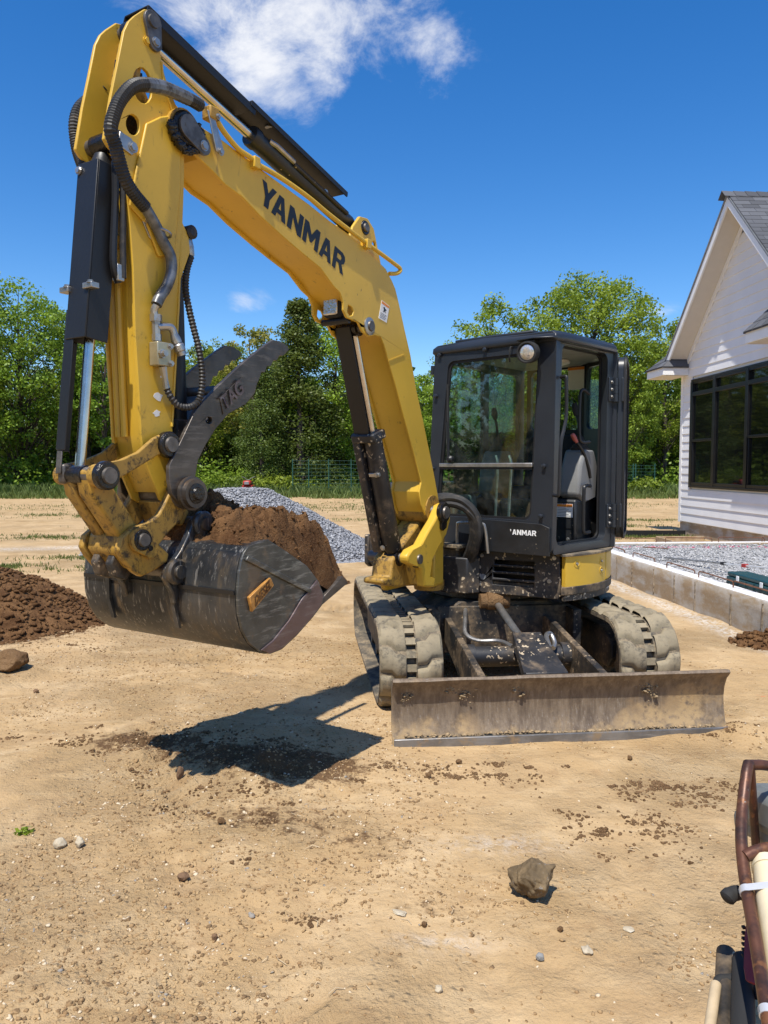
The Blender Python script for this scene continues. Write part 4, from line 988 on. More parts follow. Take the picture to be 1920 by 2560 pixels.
EARN = [(2.3, 1.4),(2.267, 1.376),(2.268, 1.332),(2.327, 1.286),(2.365, 1.224),(2.409, 1.182),(2.41, 1.118),(2.441, 1.03),(2.465, 0.997),(2.478, 1.054),(2.52, 1.122),(2.512, 1.157),(2.472, 1.189),(2.424, 1.239),(2.383, 1.3),(2.352, 1.371)]
HOSEBIG = [(2.237, 0.15, 3.273),(2.319, 0.16, 3.27),(2.468, 0.17, 3.255),(2.589, 0.19, 3.216),(2.666, 0.2, 3.173),(2.727, 0.2, 3.097),(2.758, 0.2, 3.029),(2.775, 0.2, 2.961),(2.747, 0.19, 2.916),(2.723, 0.18, 2.869),(2.687, 0.17, 2.806),(2.637, 0.16, 2.764),(2.567, 0.15, 2.726),(2.502, 0.14, 2.666),(2.463, 0.14, 2.608),(2.423, 0.14, 2.555),(2.418, 0.14, 2.491),(2.444, 0.14, 2.422),(2.486, 0.14, 2.364),(2.507, 0.14, 2.326)]
HOSEFAR = [(2.568, -0.1, 3.294),(2.591, -0.15, 3.253),(2.646, -0.17, 3.186),(2.671, -0.17, 3.115),(2.669, -0.17, 3.048),(2.671, -0.15, 2.981),(2.68, -0.1, 2.897)]
HOSETHUMB = [(2.253, 0.09, 2.6),(2.291, 0.1, 2.523),(2.318, 0.12, 2.429),(2.317, 0.14, 2.337),(2.31, 0.16, 2.251),(2.301, 0.18, 2.165),(2.291, 0.19, 2.065),(2.292, 0.19, 1.986),(2.306, 0.18, 1.92),(2.354, 0.17, 1.888),(2.413, 0.16, 1.894),(2.445, 0.15, 1.931),(2.456, 0.14, 1.963)]
PIPE = [(2.18, 0.13, 3.272),(2.139, 0.135, 3.264),(2.074, 0.135, 3.217),(1.98, 0.135, 3.171),(1.886, 0.135, 3.157),(1.839, 0.135, 3.141),(1.699, 0.135, 3.133),(1.533, 0.135, 3.113),(1.399, 0.135, 3.09),(1.234, 0.135, 3.052),(0.904, 0.135, 2.99),(0.667, 0.135, 2.95),(0.533, 0.135, 2.926),(0.479, 0.135, 2.915),(0.474, 0.135, 2.895),(0.516, 0.13, 2.872),(0.582, 0.12, 2.859)]
VALVE = [(2.502, 0.13, 2.281),(2.499, 0.13, 2.21),(2.479, 0.14, 2.177),(2.481, 0.14, 2.08),(2.468, 0.14, 2.064),(2.46, 0.14, 2.012),(2.456, 0.14, 1.963)]
ELBOW = [(2.48, 0.14, 2.243),(2.429, 0.15, 2.245),(2.401, 0.16, 2.164),(2.389, 0.16, 2.143)]
STICK = [(2.388, 0.0, 3.608),(1.788, 0.0, 3.349),(1.701, 0.0, 3.318),(0.778, 0.0, 3.13),(0.653, 0.0, 3.132)]
BOOMCYL = [(0.645, 0.0, 2.525),(0.532, 0.0, 1.905),(0.542, 0.0, 1.886),(0.252, 0.0, 1.03),(0.198, 0.0, 0.953)]
BKTCYL = [(2.561, 0.0, 3.042),(2.708, 0.0, 2.411),(2.721, 0.0, 2.148),(2.759, 0.0, 1.663),(2.771, 0.0, 1.578)]
BRACKET = [(0.029, 1.338),(-0.042, 1.355),(-0.109, 1.321),(-0.116, 1.227),(-0.062, 1.128),(0.056, 1.037),(0.142, 0.96),(0.169, 0.85),(0.095, 0.824),(0.123, 0.764),(0.258, 0.788),(0.286, 0.914),(0.388, 0.947),(0.482, 0.979),(0.492, 1.022),(0.441, 1.058),(0.309, 1.082),(0.216, 1.163),(0.115, 1.24)]
SWCORE = [(0.15, 1.153),(0.037, 1.232),(-0.05, 1.197),(-0.022, 0.994),(0.035, 0.883),(0.046, 0.756),(0.365, 0.787),(0.542, 0.827),(0.537, 0.864),(0.442, 0.863),(0.417, 0.981),(0.313, 1.053)]
LAMPB = [(1.026, 2.59)]
YANMAR = [(1.806, 3.036),(1.105, 2.795),(1.688, 3.133),(1.843, 2.966)]
DECAL = [(0.675, 2.674),(0.585, 2.652),(0.618, 2.54),(0.712, 2.555)]
# ------------------------------------------------------------------ the excavator: frames of reference
P0 = V(.857, 6.296, 0)
ex = thing('excavator', 'yellow and black compact tracked excavator with a loaded bucket raised at the left', 'excavator', tuple(P0))
a_ = R(6.13); TE, TB = V(math.cos(a_), math.sin(a_), 0), V(-math.sin(a_), math.cos(a_), 0)
def TF(x, y, z): return P0 + x * TE + y * TB + V(0, 0, z)                  # undercarriage: right, back, up
a_ = R(42); UFf, UFl = V(-math.sin(a_), -math.cos(a_), 0), V(math.cos(a_), -math.sin(a_), 0)
def UF(f, l, z): return P0 + f * UFf + l * UFl + V(0, 0, z)                 # turning body: forward, left, up
a_ = R(33); BU, BN = V(-math.sin(a_), -math.cos(a_), 0), V(math.cos(a_), -math.sin(a_), 0)
BO = V(.25, 5.6, 0)
def BF(u, n, z): return BO + u * BU + n * BN + V(0, 0, z)                   # digging arm: reach, sideways, up
def part(mb, name, m, parent=ex, bevel=0, angle=32, **k): return mb.build(name, m, parent, bevel, angle, **k)
def node(name, at):
    o = empty(name, (0, 0, 0)); o.parent = ex; o.location = V(*at) - P0; return o
def bolt(fr, p, d, r, parent, m='steel', name='bolt', h=.012):
    """hexagon bolt head on a washer; d = outward direction in frame axes"""
    p = V(*p); d = V(*d)
    mb = MB(fr); mb.cyl(p, p + d * h * .35, r * 1.35, 14); mb.cyl(p + d * h * .3, p + d * h, r, 6)
    return mb.build(name, m, parent)

# ---- undercarriage: two rubber tracks
TC, TR, TX = .99, .28, .815
segL = [2 * TC, math.pi * TR, 2 * TC, math.pi * TR]; LOOP = sum(segL)
def loop(t, h=0):
    """point on the track loop at length t, h proud of the outer surface -> (y, z)"""
    t = t % LOOP; r = TR + h
    if t < segL[0]: return (-TC + t, TR - r)
    t -= segL[0]
    if t < segL[1]: a = t / TR - math.pi / 2; return (TC + r * math.cos(a), TR + r * math.sin(a))
    t -= segL[1]
    if t < segL[2]: return (TC - t, TR + r - .012 * math.sin(math.pi * t / segL[2]))
    t -= segL[2]; a = t / TR + math.pi / 2; return (-TC + r * math.cos(a), TR + r * math.sin(a))
PITCH = LOOP / 62
def strip(mb, xa, xb, h0, h1, n=124):
    vs, fs = [], []
    for i in range(n):
        for (x, h) in ((xa, h0), (xb, h0), (xb, h1), (xa, h1)):
            y, z = loop(LOOP * i / n, h); vs.append((x, y, z))
    for i in range(n):
        j = (i + 1) % n
        for k in range(4): fs.append((i * 4 + k, j * 4 + k, j * 4 + (k + 1) % 4, i * 4 + (k + 1) % 4))
    return mb.add(vs, fs)
gq = np.random.default_rng(3)
for side in (-1, 1):
    tk = node('track', TF(side * TX, 0, 0)); cx = side * TX
    part(strip(MB(TF), cx - .210, cx - .032, -.030, -.004), 'belt_half', 'track_core', tk, angle=40)  # belt darker than the lugs, puts shade into the grooves
    part(strip(MB(TF), cx + .032, cx + .210, -.030, -.004), 'belt_half', 'track_core', tk, angle=40)
    for i in range(62):                       # steel core bars bridging the slot, sprocket windows between them
        t = i * PITCH; q = []
        for (tt, h) in ((t - .024, -.026), (t + .024, -.026), (t + .024, -.004), (t - .024, -.004)): q.append(loop(tt, h))
        part(MB(TF).prism(q, cx - .036, cx + .036, order=lambda a, n, b: (n, a, b)), 'core_bar', 'track_rubber', tk, flat=True)
    mb = MB(TF)
    for i in range(62):                       # guide teeth on the inner face
        t = i * PITCH
        for sx in (-1, 1):
            q = [loop(t - .02, -.031), loop(t + .02, -.031), loop(t + .008, -.075), loop(t - .008, -.075)]
            mb.prism(q, cx + sx * .045 - .012, cx + sx * .045 + .012, order=lambda a, n, b: (n, a, b))
    part(mb, 'guide_teeth', 'track_core', tk, flat=True)['kind'] = 'stuff'
    for half in (-1, 1):                      # staggered ground lugs with a bent leading edge
        for i in range(31):
            t0 = (i + (.5 if half > 0 else 0)) * 2 * PITCH; L = 2 * PITCH
            xi, xm, xo = cx + half * .038, cx + half * .112, cx + half * .207
            vs, fs = [], []
            jit = gq.normal() * .004
            rows = [(0, .0), (.07, .72), (.16, 1), (.45, .92), (.70, .8), (.80, .45), (.90, .0)]
            cols = [(xi, .004, .75), (xi + half * .012, .0, 1), (xm - half * .01, -.006, 1.0), (xm + half * .022, -.044, .98), (xo - half * .015, -.050, .9), (xo, -.050, .30)]
            for (u, hk) in rows:
                for (x, sh, ck) in cols:
                    y, z = loop(t0 + u * L + sh * (1.15 if u < .5 else 1.0) + jit, -.006 + .036 * hk * ck); vs.append((x, y, z))
            K = len(cols)
            for r_ in range(len(rows) - 1):
                for c_ in range(K - 1): fs.append((r_ * K + c_, r_ * K + c_ + 1, (r_ + 1) * K + c_ + 1, (r_ + 1) * K + c_))
            part(MB(TF).add(vs, fs), 'lug', 'track_rubber', tk, angle=42)
    # inside the track: frame, idler, sprocket, rollers
    part(MB(TF).prism([(-.78, .14), (.80, .14), (.86, .26), (.80, .40), (-.70, .42), (-.86, .34), (-.86, .22)], cx - .11, cx + .11, order=lambda a, n, b: (n, a, b)), 'track_frame', 'frame_dark', tk, bevel=.012)
    part(MB(TF).lathe((cx - .07, -TC, TR), (cx + .07, -TC, TR), [(0, .05), (0, .20), (.03, .205), (.035, .242), (.105, .242), (.11, .205), (.14, .20), (.14, .05)], 28), 'idler_wheel', 'track_core', tk)
    mb = MB(TF); mb.lathe((cx - .06, TC, TR), (cx + .06, TC, TR), [(0, .05), (0, .19), (.04, .20), (.045, .235), (.075, .235), (.08, .20), (.12, .17), (.12, .04)], 26); part(mb, 'sprocket', 'track_core', tk)
    for y in (-.62, -.2, .22, .64):
        part(MB(TF).lathe((cx - .09, y, .105), (cx + .09, y, .105), [(0, .03), (0, .068), (.05, .072), (.055, .05), (.125, .05), (.13, .072), (.18, .068), (.18, .03)], 18), 'roller', 'track_core', tk)
# centre frame
part(MB(TF).prism([(-.62, .44), (-.35, .60), (.35, .60), (.62, .44), (.62, .30), (.30, .26), (-.30, .26), (-.62, .30)], -.52, .62), 'centre_frame', 'frame_dark', bevel=.015)
for sx in (-.56, .50):
    part(MB(TF).span((sx - .03, -.72, .16), (sx + .03, -.40, .56)), 'arm_bracket', 'frame_dark', bevel=.006)
part(MB(TF).span((-.52, -.55, .22), (.50, -.50, .57)), 'front_plate', 'frame_dark', bevel=.006)
part(MB(TF).lathe((0, 0, .59), (0, 0, .695), [(0, .46), (.02, .50), (.085, .50), (.085, .44), (.105, .44)], 40), 'slew_ring', 'frame_dark')
# ---- dozer blade
bl = node('dozer_blade', TF(0, -1.86, 0))
bp = [(-1.865, .0), (-1.862, .03), (-1.835, .08), (-1.815, .15), (-1.808, .22), (-1.818, .29), (-1.842, .345), (-1.868, .372), (-1.880, .388), (-1.868, .400), (-1.845, .398), (-1.820, .380), (-1.796, .33), (-1.788, .22), (-1.795, .13), (-1.815, .06), (-1.845, .0)]
gb = np.random.default_rng(9); n = 90; vs, fs = [], []
for i in range(n + 1):
    x = -1.0 + 2.01 * i / n
    for (y, z) in bp:
        w = .004 * (vnoise(np.array(x * 6.), np.array(z * 14.)) - .5); vs.append((x, y + float(w), z + float(.006 * (vnoise(np.array(x * 5.), np.array(y * 30.)) - .5) * (z > .3))))
K = len(bp)
for i in range(n): fs += [(i * K + k, i * K + (k + 1) % K, (i + 1) * K + (k + 1) % K, (i + 1) * K + k) for k in range(K)]
fs += [tuple(range(K)), tuple(n * K + k for k in range(K))]
part(MB(TF).add(vs, fs), 'mouldboard', 'blade_steel', bl, angle=50)
side_steel('edge_steel', (.16, .155, .15), (.32, .31, .30), (.36, .27, .17))
part(MB(TF).prism([(-1.883, -.03), (-1.880, .052), (-1.866, .055), (-1.862, -.03)], -1.005, 1.035, order=lambda a, n, b: (n, a, b)), 'cutting_edge', 'edge_steel', bl, bevel=.003)
for x in (-1.006, 1.016): part(MB(TF).prism([(y, z) for y, z in bp], x - .006, x + .006, order=lambda a, n, b: (n, a, b)), 'end_plate', 'blade_steel', bl)
# dried mud sticking to the blade
mat('caked_mud', (.31, .225, .130), .95, var=.3, vs=30, bump=.6)
pos = []
for k in range(520):
    x = -0.97 + 1.95 * gb.random(); x += .05 * math.sin(x * 17); pos.append(TF(x, -1.852, .050 + .020 * gb.random() * float(vnoise(np.array(x * 5.), np.array(2.)))))
for k in range(240):
    c = [(-.93, .29, .02), (-.585, .30, .025), (-.68, .335, .02), (-.25, .33, .03), (.53, .31, .028), (.55, .28, .02)][k % 6]
    pos.append(TF(c[0] + gb.normal() * c[2], -1.822 - .004, c[1] + gb.normal() * c[2]))
v, f = scatter(np.array(pos) - TF(0, -1.86, 0), .003 + .013 * gb.random(len(pos)) ** 2.6, 1, .5, 8, .45)
o = mesh_np('caked_mud', v, f, 'caked_mud', bl); o['kind'] = 'stuff'
for x in (-.45, .31):
    part(MB(TF).prism([(-1.80, .10), (-1.80, .34), (-1.70, .36), (-.62, .50), (-.50, .47), (-.50, .33), (-.66, .30), (-1.55, .10)], x - .022, x + .022, order=lambda a, n, b: (n, a, b)), 'lift_arm', 'frame_dark', bl, bevel=.005)
part(MB(TF).lathe((-.43, -1.12, .33), (.29, -1.12, .33), [(0, .085), (.06, .085), (.06, .068), (.66, .068), (.66, .085), (.72, .085)], 24), 'cross_tube', 'black_dusty', bl)
AX = (V(1, 0, 0), V(0, .93, .37), V(0, -.37, .93))
part(MB(TF).prism([(-.17, -1.66), (-.12, -1.22), (.06, -1.22), (.10, -1.66)], -.006, .006, order=lambda a, n, b: (a, b, .33 + (b + 1.66) * .36 + n + .02)), 'cylinder_guard', 'black_dusty', bl, bevel=.008)
part(MB(TF).prism([(-.17, -1.66), (-.12, -1.22), (-.132, -1.22), (-.182, -1.66)], -.06, .012, order=lambda a, n, b: (a, b, .33 + (b + 1.66) * .36 + n + .02)), 'guard_flange', 'black_dusty', bl)
part(MB(TF).cyl((-.045, -1.20, .43), (-.075, -.55, .60), .027, 16), 'lift_rod', 'steel', bl)
part(MB(TF).cyl((-.02, -1.62, .29), (-.045, -1.15, .445), .05, 16), 'lift_barrel', 'black_dusty', bl)
part(MB(TF).lathe((-.20, -.56, .61), (.02, -.56, .61), [(0, .048), (0, .055), (.05, .055), (.055, .066), (.165, .066), (.17, .055), (.22, .055)], 20), 'rod_eye', 'soil_clod', bl)
part(MB(TF).tube(catmull([(-.30, -.52, .55), (-.34, -.70, .50), (-.37, -.86, .43), (-.30, -.95, .40), (-.17, -1.02, .41), (-.11, -1.15, .40)], 6), .016, 10), 'lift_hose', 'steel', bl)
part(MB(TF).tube(catmull([(.10, -1.30, .42), (.12, -1.16, .47), (.17, -1.10, .47), (.18, -1.16, .42), (.15, -1.22, .40)], 6), .016, 10), 'lift_hose', 'steel', bl)
# ---- turning body
def arc(r, a0, a1, n, e=1.0): return [(r * math.cos(R(a0 + (a1 - a0) * i / n)), e * r * math.sin(R(a0 + (a1 - a0) * i / n))) for i in range(n + 1)]
uz = lambda a, n, b: (a, b, n)       # outline (f, l), extruded in z
body = [(.55, -.30), (.55, .05), (.47, .22), (.31, .85)] + arc(.975, 66, 290, 30) + [(.48, -.82), (.55, -.6)]
part(MB(UF).prism(body, .70, .76, order=uz), 'platform', 'frame_dark', bevel=.006)
hull = [(.36, .10), (.30, .30), (.26, .80)] + arc(.955, 72, 286, 30) + [(.40, -.70), (.40, -.25)]
part(MB(UF).prism(hull, .76, .985, order=uz), 'engine_bay', 'black_paint', bevel=.004)
# front cover with cooling slots
cv = node('front_cover', UF(.40, .5, .7))
dF = V(.31, .85) - V(.47, .22); Lf = np.linalg.norm(dF); dF = dF / Lf
def CF(s, o, z):                       # along the cover face, out of it, up
    return UF(.47 + dF[0] * s + dF[1] * o, .22 + dF[1] * s - dF[0] * o, z)
Z0, Z1 = .668, .985
slot = []
for k in range(4):
    z = .735 + k * .052; slot.append([(.135 + .004 * k, z), (.455, z), (.452, z + .033), (.132 + .004 * k, z + .033)])
cov = [(.0, Z0 + .03), (.05, Z0), (Lf - .02, Z0 - .005), (Lf, Z0 + .02), (Lf - .01, Z1), (.07, Z1), (.0, Z1 - .02)]
part(MB(CF).prism(cov, .0, .03, holes=slot), 'cover_sheet', 'black_dusty', cv, bevel=.006)
for k in range(4): part(MB(CF).span((.14, -.03, .735 + k * .052 - .012), (.45, .012, .735 + k * .052 - .002)), 'slat', 'black_paint', cv)
part(MB(CF).prism([(.05, Z1), (Lf, Z1), (Lf - .02, Z1 + .018), (.09, Z1 + .018)], -.14, .02), 'top_ledge', 'black_dusty', cv, bevel=.006)
part(MB(CF).lathe((.06, .028, .79), (.06, .036, .79), [(0, .022), (.008, .022), (.008, .012)], 16), 'grommet', 'grey_print', cv)
for s, z in ((.565, .79), (.03, .86), (.03, .80), (.03, .73), (.05, .95), (.60, .96)): bolt(CF, (s, .031, z), (0, 1, 0), .011, cv)
# small bracket plate with four bolts left of the cover
pl = node('bracket_plate', UF(.56, .12, .7))
part(MB(UF).prism([(.63, -.02), (.66, .02), (.60, .22), (.50, .27), (.47, .22), (.56, .17), (.60, .0)], .665, .935, order=uz), 'bent_plate', 'black_dusty', pl, bevel=.01)
for l, z in ((.085, .87), (.085, .79), (.185, .87), (.185, .79)): bolt(UF, (.645 - (l - .02) * .30 , l, z), (.957, .29, 0), .011, pl)
# yellow side covers following the swing circle, black skirt under them
sp = node('side_cover', UF(.1, .9, .7))
def rim(r0, r1, a0, a1, z0, z1, n=16):
    o = arc(r1, a0, a1, n) + arc(r0, a1, a0, n); return MB(UF).prism(o, z0, z1, order=uz)
part(rim(.93, .968, 68.5, 99, .752, .975), 'panel', 'yellow_panel', sp, bevel=.012)
part(rim(.93, .970, 99.6, 128, .758, .975), 'panel', 'yellow_panel', sp, bevel=.012)
part(rim(.93, .960, 68.5, 130, .655, .747), 'skirt', 'black_dusty', sp, bevel=.008)
part(rim(.90, .985, 66.5, 128, .978, .995), 'door_sill', 'track_core', sp, bevel=.004)
def rimp(a, r, z): return (r * math.cos(R(a)), r * math.sin(R(a)), z)
for a, z in ((75, .92), (94, .915), (94, .845)):
    p = rimp(a, .962, z); d = rimp(a, 1, 0)
    part(MB(UF).lathe(p, V(*p) + V(*d) * .02, [(0, .030), (.008, .030), (.009, .022), (.003, .016)], 16), 'bolt_recess', 'yellow_panel', sp)
    bolt(UF, rimp(a, .967, z), d, .008, sp)
bolt(UF, rimp(80, .96, .70), rimp(80, 1, 0), .012, sp)
for (a0, a1, z0, z1, mt) in ((104, 110, .685, .73, 'white_print'), (105.5, 109.7, .716, .7275, 'orange_print'), (104.4, 105.3, .69, .715, 'black_print')):
    part(rim(.955, .9615 if mt == 'white_print' else .9625, a0, a1, z0, z1, 4), 'sticker', mt, sp)
# right-hand housing (left in the picture): black front, yellow flank
hs = node('right_housing', UF(.2, -.7, .7))
hp = [(.44, .76), (.49, .80), (.485, 1.04), (.47, 1.05), (.44, 1.22), (.36, 1.40), (.22, 1.48), (-.55, 1.48), (-.62, 1.40), (-.62, .76)]
part(MB(UF).prism(hp, -.50, -.885), 'cover', 'black_dusty', hs, bevel=.03)
part(MB(UF).prism([(.43, 1.05), (.40, 1.22), (.32, 1.385), (.20, 1.455), (-.55, 1.455), (-.60, 1.38), (-.60, 1.05)], -.887, -.925), 'flank_panel', 'yellow_panel', hs, bevel=.012)
part(MB(UF).prism([(.46, .76), (.50, .79), (.495, 1.035), (-.60, 1.035), (-.60, .76)], -.887, -.935), 'lower_flank', 'black_dusty', hs, bevel=.012)
part(MB(UF).span((.478, -.52, 1.040), (.492, -.87, 1.046)), 'seam', 'rubber_seal', hs)
part(MB(UF).lathe((.493, -.56, .90), (.497, -.56, .90), [(0, .05), (.004, .05)], 14), 'hose_port', 'rubber_seal', hs)
part(MB(UF).prism([(-.62, .76), (-.80, .76), (-.80, 1.40), (-.62, 1.46)], -.55, .55), 'counterweight', 'yellow_panel', hs, bevel=.03)
# ---- cab
cab = node('cab', UF(.1, .36, 1.0))
CFx = .52
def FZ(l, n, z): return UF(CFx + n - max(0, z - 1.2) * .0, l, z)       # front plane
def rrect(x0, x1, z0, z1, r, n=5, x0b=None, x1b=None):
    x0b = x0 if x0b is None else x0b; x1b = x1 if x1b is None else x1b
    cs = [((x1 - r, z1 - r), 0), ((x0 + r, z1 - r), 90), ((x0b + r, z0 + r), 180), ((x1b - r, z0 + r), 270)]
    return [(c[0] + r * math.cos(R(a + 90 * k / n)), c[1] + r * math.sin(R(a + 90 * k / n))) for c, a in cs for k in range(n + 1)]
front = rrect(-.155, .90, 1.0, 2.545, .05, 5, -.235, .885)
hole = rrect(-.03, .765, 1.235, 2.415, .06, 5, -.135, .715)
part(MB(FZ).prism(front, -.055, .0, holes=[hole]), 'front_frame', 'cab_paint', cab, bevel=.01)
inner = rrect(-.012, .747, 1.253, 2.397, .05, 5, -.115, .697)
part(MB(FZ).prism(hole, -.03, -.012, holes=[inner]), 'window_seal', 'rubber_seal', cab)
part(MB(FZ).prism(inner, -.026, -.020), 'windscreen', 'cab_glass', cab)
part(MB(FZ).span((-.10, -.012, 1.612), (.725, .014, 1.642)), 'screen_bar', 'steel', cab, bevel=.004)
part(MB(FZ).span((-.10, -.012, 1.596), (.722, .006, 1.610)), 'screen_seal', 'rubber_seal', cab)
# roof: rounded slab
ro = [(.525, -.165), (.535, .30), (.525, .90), (.40, .925), (-.30, .94), (-.62, .80), (-.80, .45), (-.80, -.12), (-.74, -.165)]
def grow(poly, d, c=(-.1, .38)): return [(c[0] + (p[0] - c[0]) * (1 + d), c[1] + (p[1] - c[1]) * (1 + d)) for p in poly]
vs, fs = [], []
rings = [(2.475, .0), (2.49, .012), (2.52, .008), (2.545, -.03), (2.556, -.09)]
for z, d in rings:
    for p in grow(ro, d): vs.append((p[0], p[1], z + (.012 if z > 2.54 and -.08 < p[1] < .75 else 0)))
K = len(ro)
for i in range(len(rings) - 1): fs += [(i * K + k, i * K + (k + 1) % K, (i + 1) * K + (k + 1) % K, (i + 1) * K + k) for k in range(K)]
fs += [tuple(range(K)), tuple((len(rings) - 1) * K + k for k in range(K))]
part(MB(UF).add(vs, fs), 'roof', 'cab_paint', cab, bevel=.012, angle=40)
part(MB(UF).prism([(.50, .02), (.51, .30), (.50, .70), (-.55, .70), (-.6, .02)], 2.548, 2.574, order=uz), 'roof_panel', 'cab_paint', cab, bevel=.01)
# side with the door opening
def SF(f, n, z): return UF(f, .885 + n + max(0, -f) * .10, z)
so = rrect(-.31, .50, 1.0, 2.50, .02)
sh = rrect(-.235, .415, 1.06, 2.465, .06, 5, -.235, .465)
part(MB(SF).prism(so, -.05, .0, holes=[sh]), 'door_frame', 'cab_paint', cab, bevel=.01)
part(MB(SF).prism(rrect(-.245, .422, 1.055, 2.47, .07, 5, -.245, .472), -.066, -.052, holes=[rrect(-.225, .40, 1.075, 2.455, .06, 5, -.225, .45)]), 'door_seal', 'rubber_seal', cab)
# rear, right side and far corner
rear = [(-.33, .92), (-.60, .80), (-.78, .45), (-.79, -.12)]
for (a, b) in zip(rear[:-1], rear[1:]):
    a, b = V(*a), V(*b); L = np.linalg.norm(b - a); d = (b - a) / L
    def RF(s, n, z, a=a, d=d): return UF(a[0] + d[0] * s + d[1] * n, a[1] + d[1] * s - d[0] * n, z)
    hole_ = [rrect(.04, L - .04, 1.93, 2.45, .05)] if L > .3 else []
    part(MB(RF).prism([(0, 1.0), (L, 1.0), (L, 2.49), (0, 2.49)], -.02, .02, holes=hole_), 'rear_wall', 'cab_paint', cab)
    if hole_: part(MB(RF).prism(rrect(.035, L - .035, 1.925, 2.455, .05), -.004, .002), 'rear_glass', 'cab_glass', cab)
def GF(f, n, z): return UF(f, -.175 - n, z)
gh = [rrect(-.70, -.22, 1.62, 2.42, .05), rrect(-.15, .44, 1.36, 2.42, .05)]
part(MB(GF).prism([(-.78, 1.0), (.47, 1.0), (.47, 2.49), (-.78, 2.49)], -.02, .02, holes=gh), 'right_wall', 'cab_paint', cab)
for h_ in gh: part(MB(GF).prism(h_, -.004, .002), 'side_glass', 'cab_glass', cab)
part(MB(UF).prism([(.46, -.15), (.46, .83), (-.30, .86), (-.58, .76), (-.75, .42), (-.75, -.15)], 1.0, 1.03, order=uz), 'floor', 'track_core', cab)
part(MB(UF).prism([(.44, -.12), (.44, .80), (-.30, .84), (-.72, .42), (-.72, -.12)], 2.462, 2.472, order=uz), 'headliner', 'grey_print', cab)
# lower front apron with the maker's name
part(MB(FZ).prism([(.26, .992), (.87, .992), (.872, 1.19), (.80, 1.215), (.40, 1.225), (.26, 1.225)], .001, .016), 'apron', 'black_paint', cab, bevel=.006)
# interior: seat box with sticker, seat, grey console with boot and lever, travel levers, monitor
it = node('cab_interior', UF(0, .4, 1.03))
part(MB(UF).prism([(.02, .12), (.02, .80), (-.62, .74), (-.62, .12)], 1.03, 1.37, order=uz), 'seat_box', 'black_paint', it, bevel=.02)
part(MB(UF).span((.022, .42, 1.15), (.026, .78, 1.30)), 'box_panel', 'black_paint', it)
def SB(l, n, z): return UF(.028 + n, l, z)
part(MB(SB).span((.60, .0, 1.235), (.775, .003, 1.335)), 'sticker', 'white_print', it)
part(MB(SB).span((.645, .003, 1.313), (.773, .0045, 1.333)), 'sticker_band', 'orange_print', it)
part(MB(SB).span((.602, .003, 1.237), (.640, .0045, 1.333)), 'sticker_picture', 'grey_print', it)
for k in range(6): part(MB(SB).span((.650, .0032, 1.243 + k * .0115), (.765 - .02 * (k % 3), .004, 1.247 + k * .0115)), 'print_line', 'grey_print', it)
for l, z in ((.20, 1.06), (.45, 1.06), (.74, 1.07)): bolt(SB, (l, .0, z), (0, 1, 0), .01, it)
part(MB(UF).span((-.02, .16, 1.34), (-.48, .62, 1.46)), 'seat_cushion', 'seat_cloth', it, bevel=.045)
part(MB(UF).prism([(-.40, 1.42), (-.28, 1.44), (-.40, 1.86), (-.48, 1.88), (-.52, 1.84)], .14, .54), 'seat_back', 'seat_cloth', it, bevel=.04)
for sl, nm in ((.72, 'left_console'), (-.03, 'right_console')):
    part(MB(UF).prism([(.0, 1.40), (-.03, 1.62), (-.09, 1.745), (-.25, 1.745), (-.32, 1.62), (-.30, 1.38), (-.10, 1.34)], sl - .085, sl + .085), 'console', 'console_grey', it, bevel=.025)
    part(MB(UF).lathe((-.17, sl, 1.74), (-.17, sl, 1.865), [(0, .075), (.02, .075), (.022, .062), (.042, .060), (.044, .050), (.064, .048), (.066, .038), (.09, .034), (.12, .012)], 16), 'lever_boot', 'rubber', it)
    part(MB(UF).tube(catmull([(-.17, sl, 1.85), (-.20, sl - .03, 1.95), (-.22, sl - .06, 2.02)], 4), .010, 8), 'joystick', 'black_print', it)
    part(MB(UF).lathe((-.22, sl - .06, 2.01), (-.23, sl - .08, 2.11), [(0, .015), (.03, .024), (.07, .026), (.10, .018)], 12), 'joystick_grip', 'rubber', it)
part(MB(UF).tube(catmull([(-.17, .812, 1.53), (-.14, .815, 1.60), (-.08, .80, 1.72), (-.02, .775, 1.80)], 5), .012, 8), 'safety_lever', 'black_print', it)
part(MB(UF).tube(catmull([(-.022, .776, 1.797), (.0, .765, 1.83), (.018, .755, 1.86)], 4), [.012, .014, .016, .018, .019, .019, .018, .017, .012], 12), 'lever_knob', 'red_knob', it)
for l in (.26, .38):
    part(MB(UF).tube(catmull([(.30, l, 1.03), (.28, l, 1.35), (.26, l, 1.62), (.24, l - .03, 1.70)], 5), .011, 8), 'travel_lever', 'steel', it)
    part(MB(UF).span((.26, l - .05, 1.035), (.40, l + .05, 1.055)), 'pedal', 'black_print', it, bevel=.006)
part(MB(UF).prism([(.34, 1.40), (.36, 1.62), (.30, 1.64), (.28, 1.40)], -.10, .10), 'monitor', 'black_print', it, bevel=.015)
part(MB(UF).prism([(.30, 1.03), (.34, 1.40), (.26, 1.40), (.20, 1.03)], -.13, .06), 'dash_column', 'grey_print', it, bevel=.02)
part(MB(UF).lathe((-.30, .42, 2.46), (-.30, .42, 2.42), [(0, .12), (.02, .12), (.035, .07), (.04, .01)], 20), 'dome_lamp', 'white_print', it)
part(MB(UF).span((-.742, .30, 2.27), (-.746, .45, 2.46)), 'chart_sticker', 'white_print', it)
part(MB(UF).span((-.738, .30, 2.435), (-.7415, .45, 2.458)), 'chart_band', 'orange_print', it)
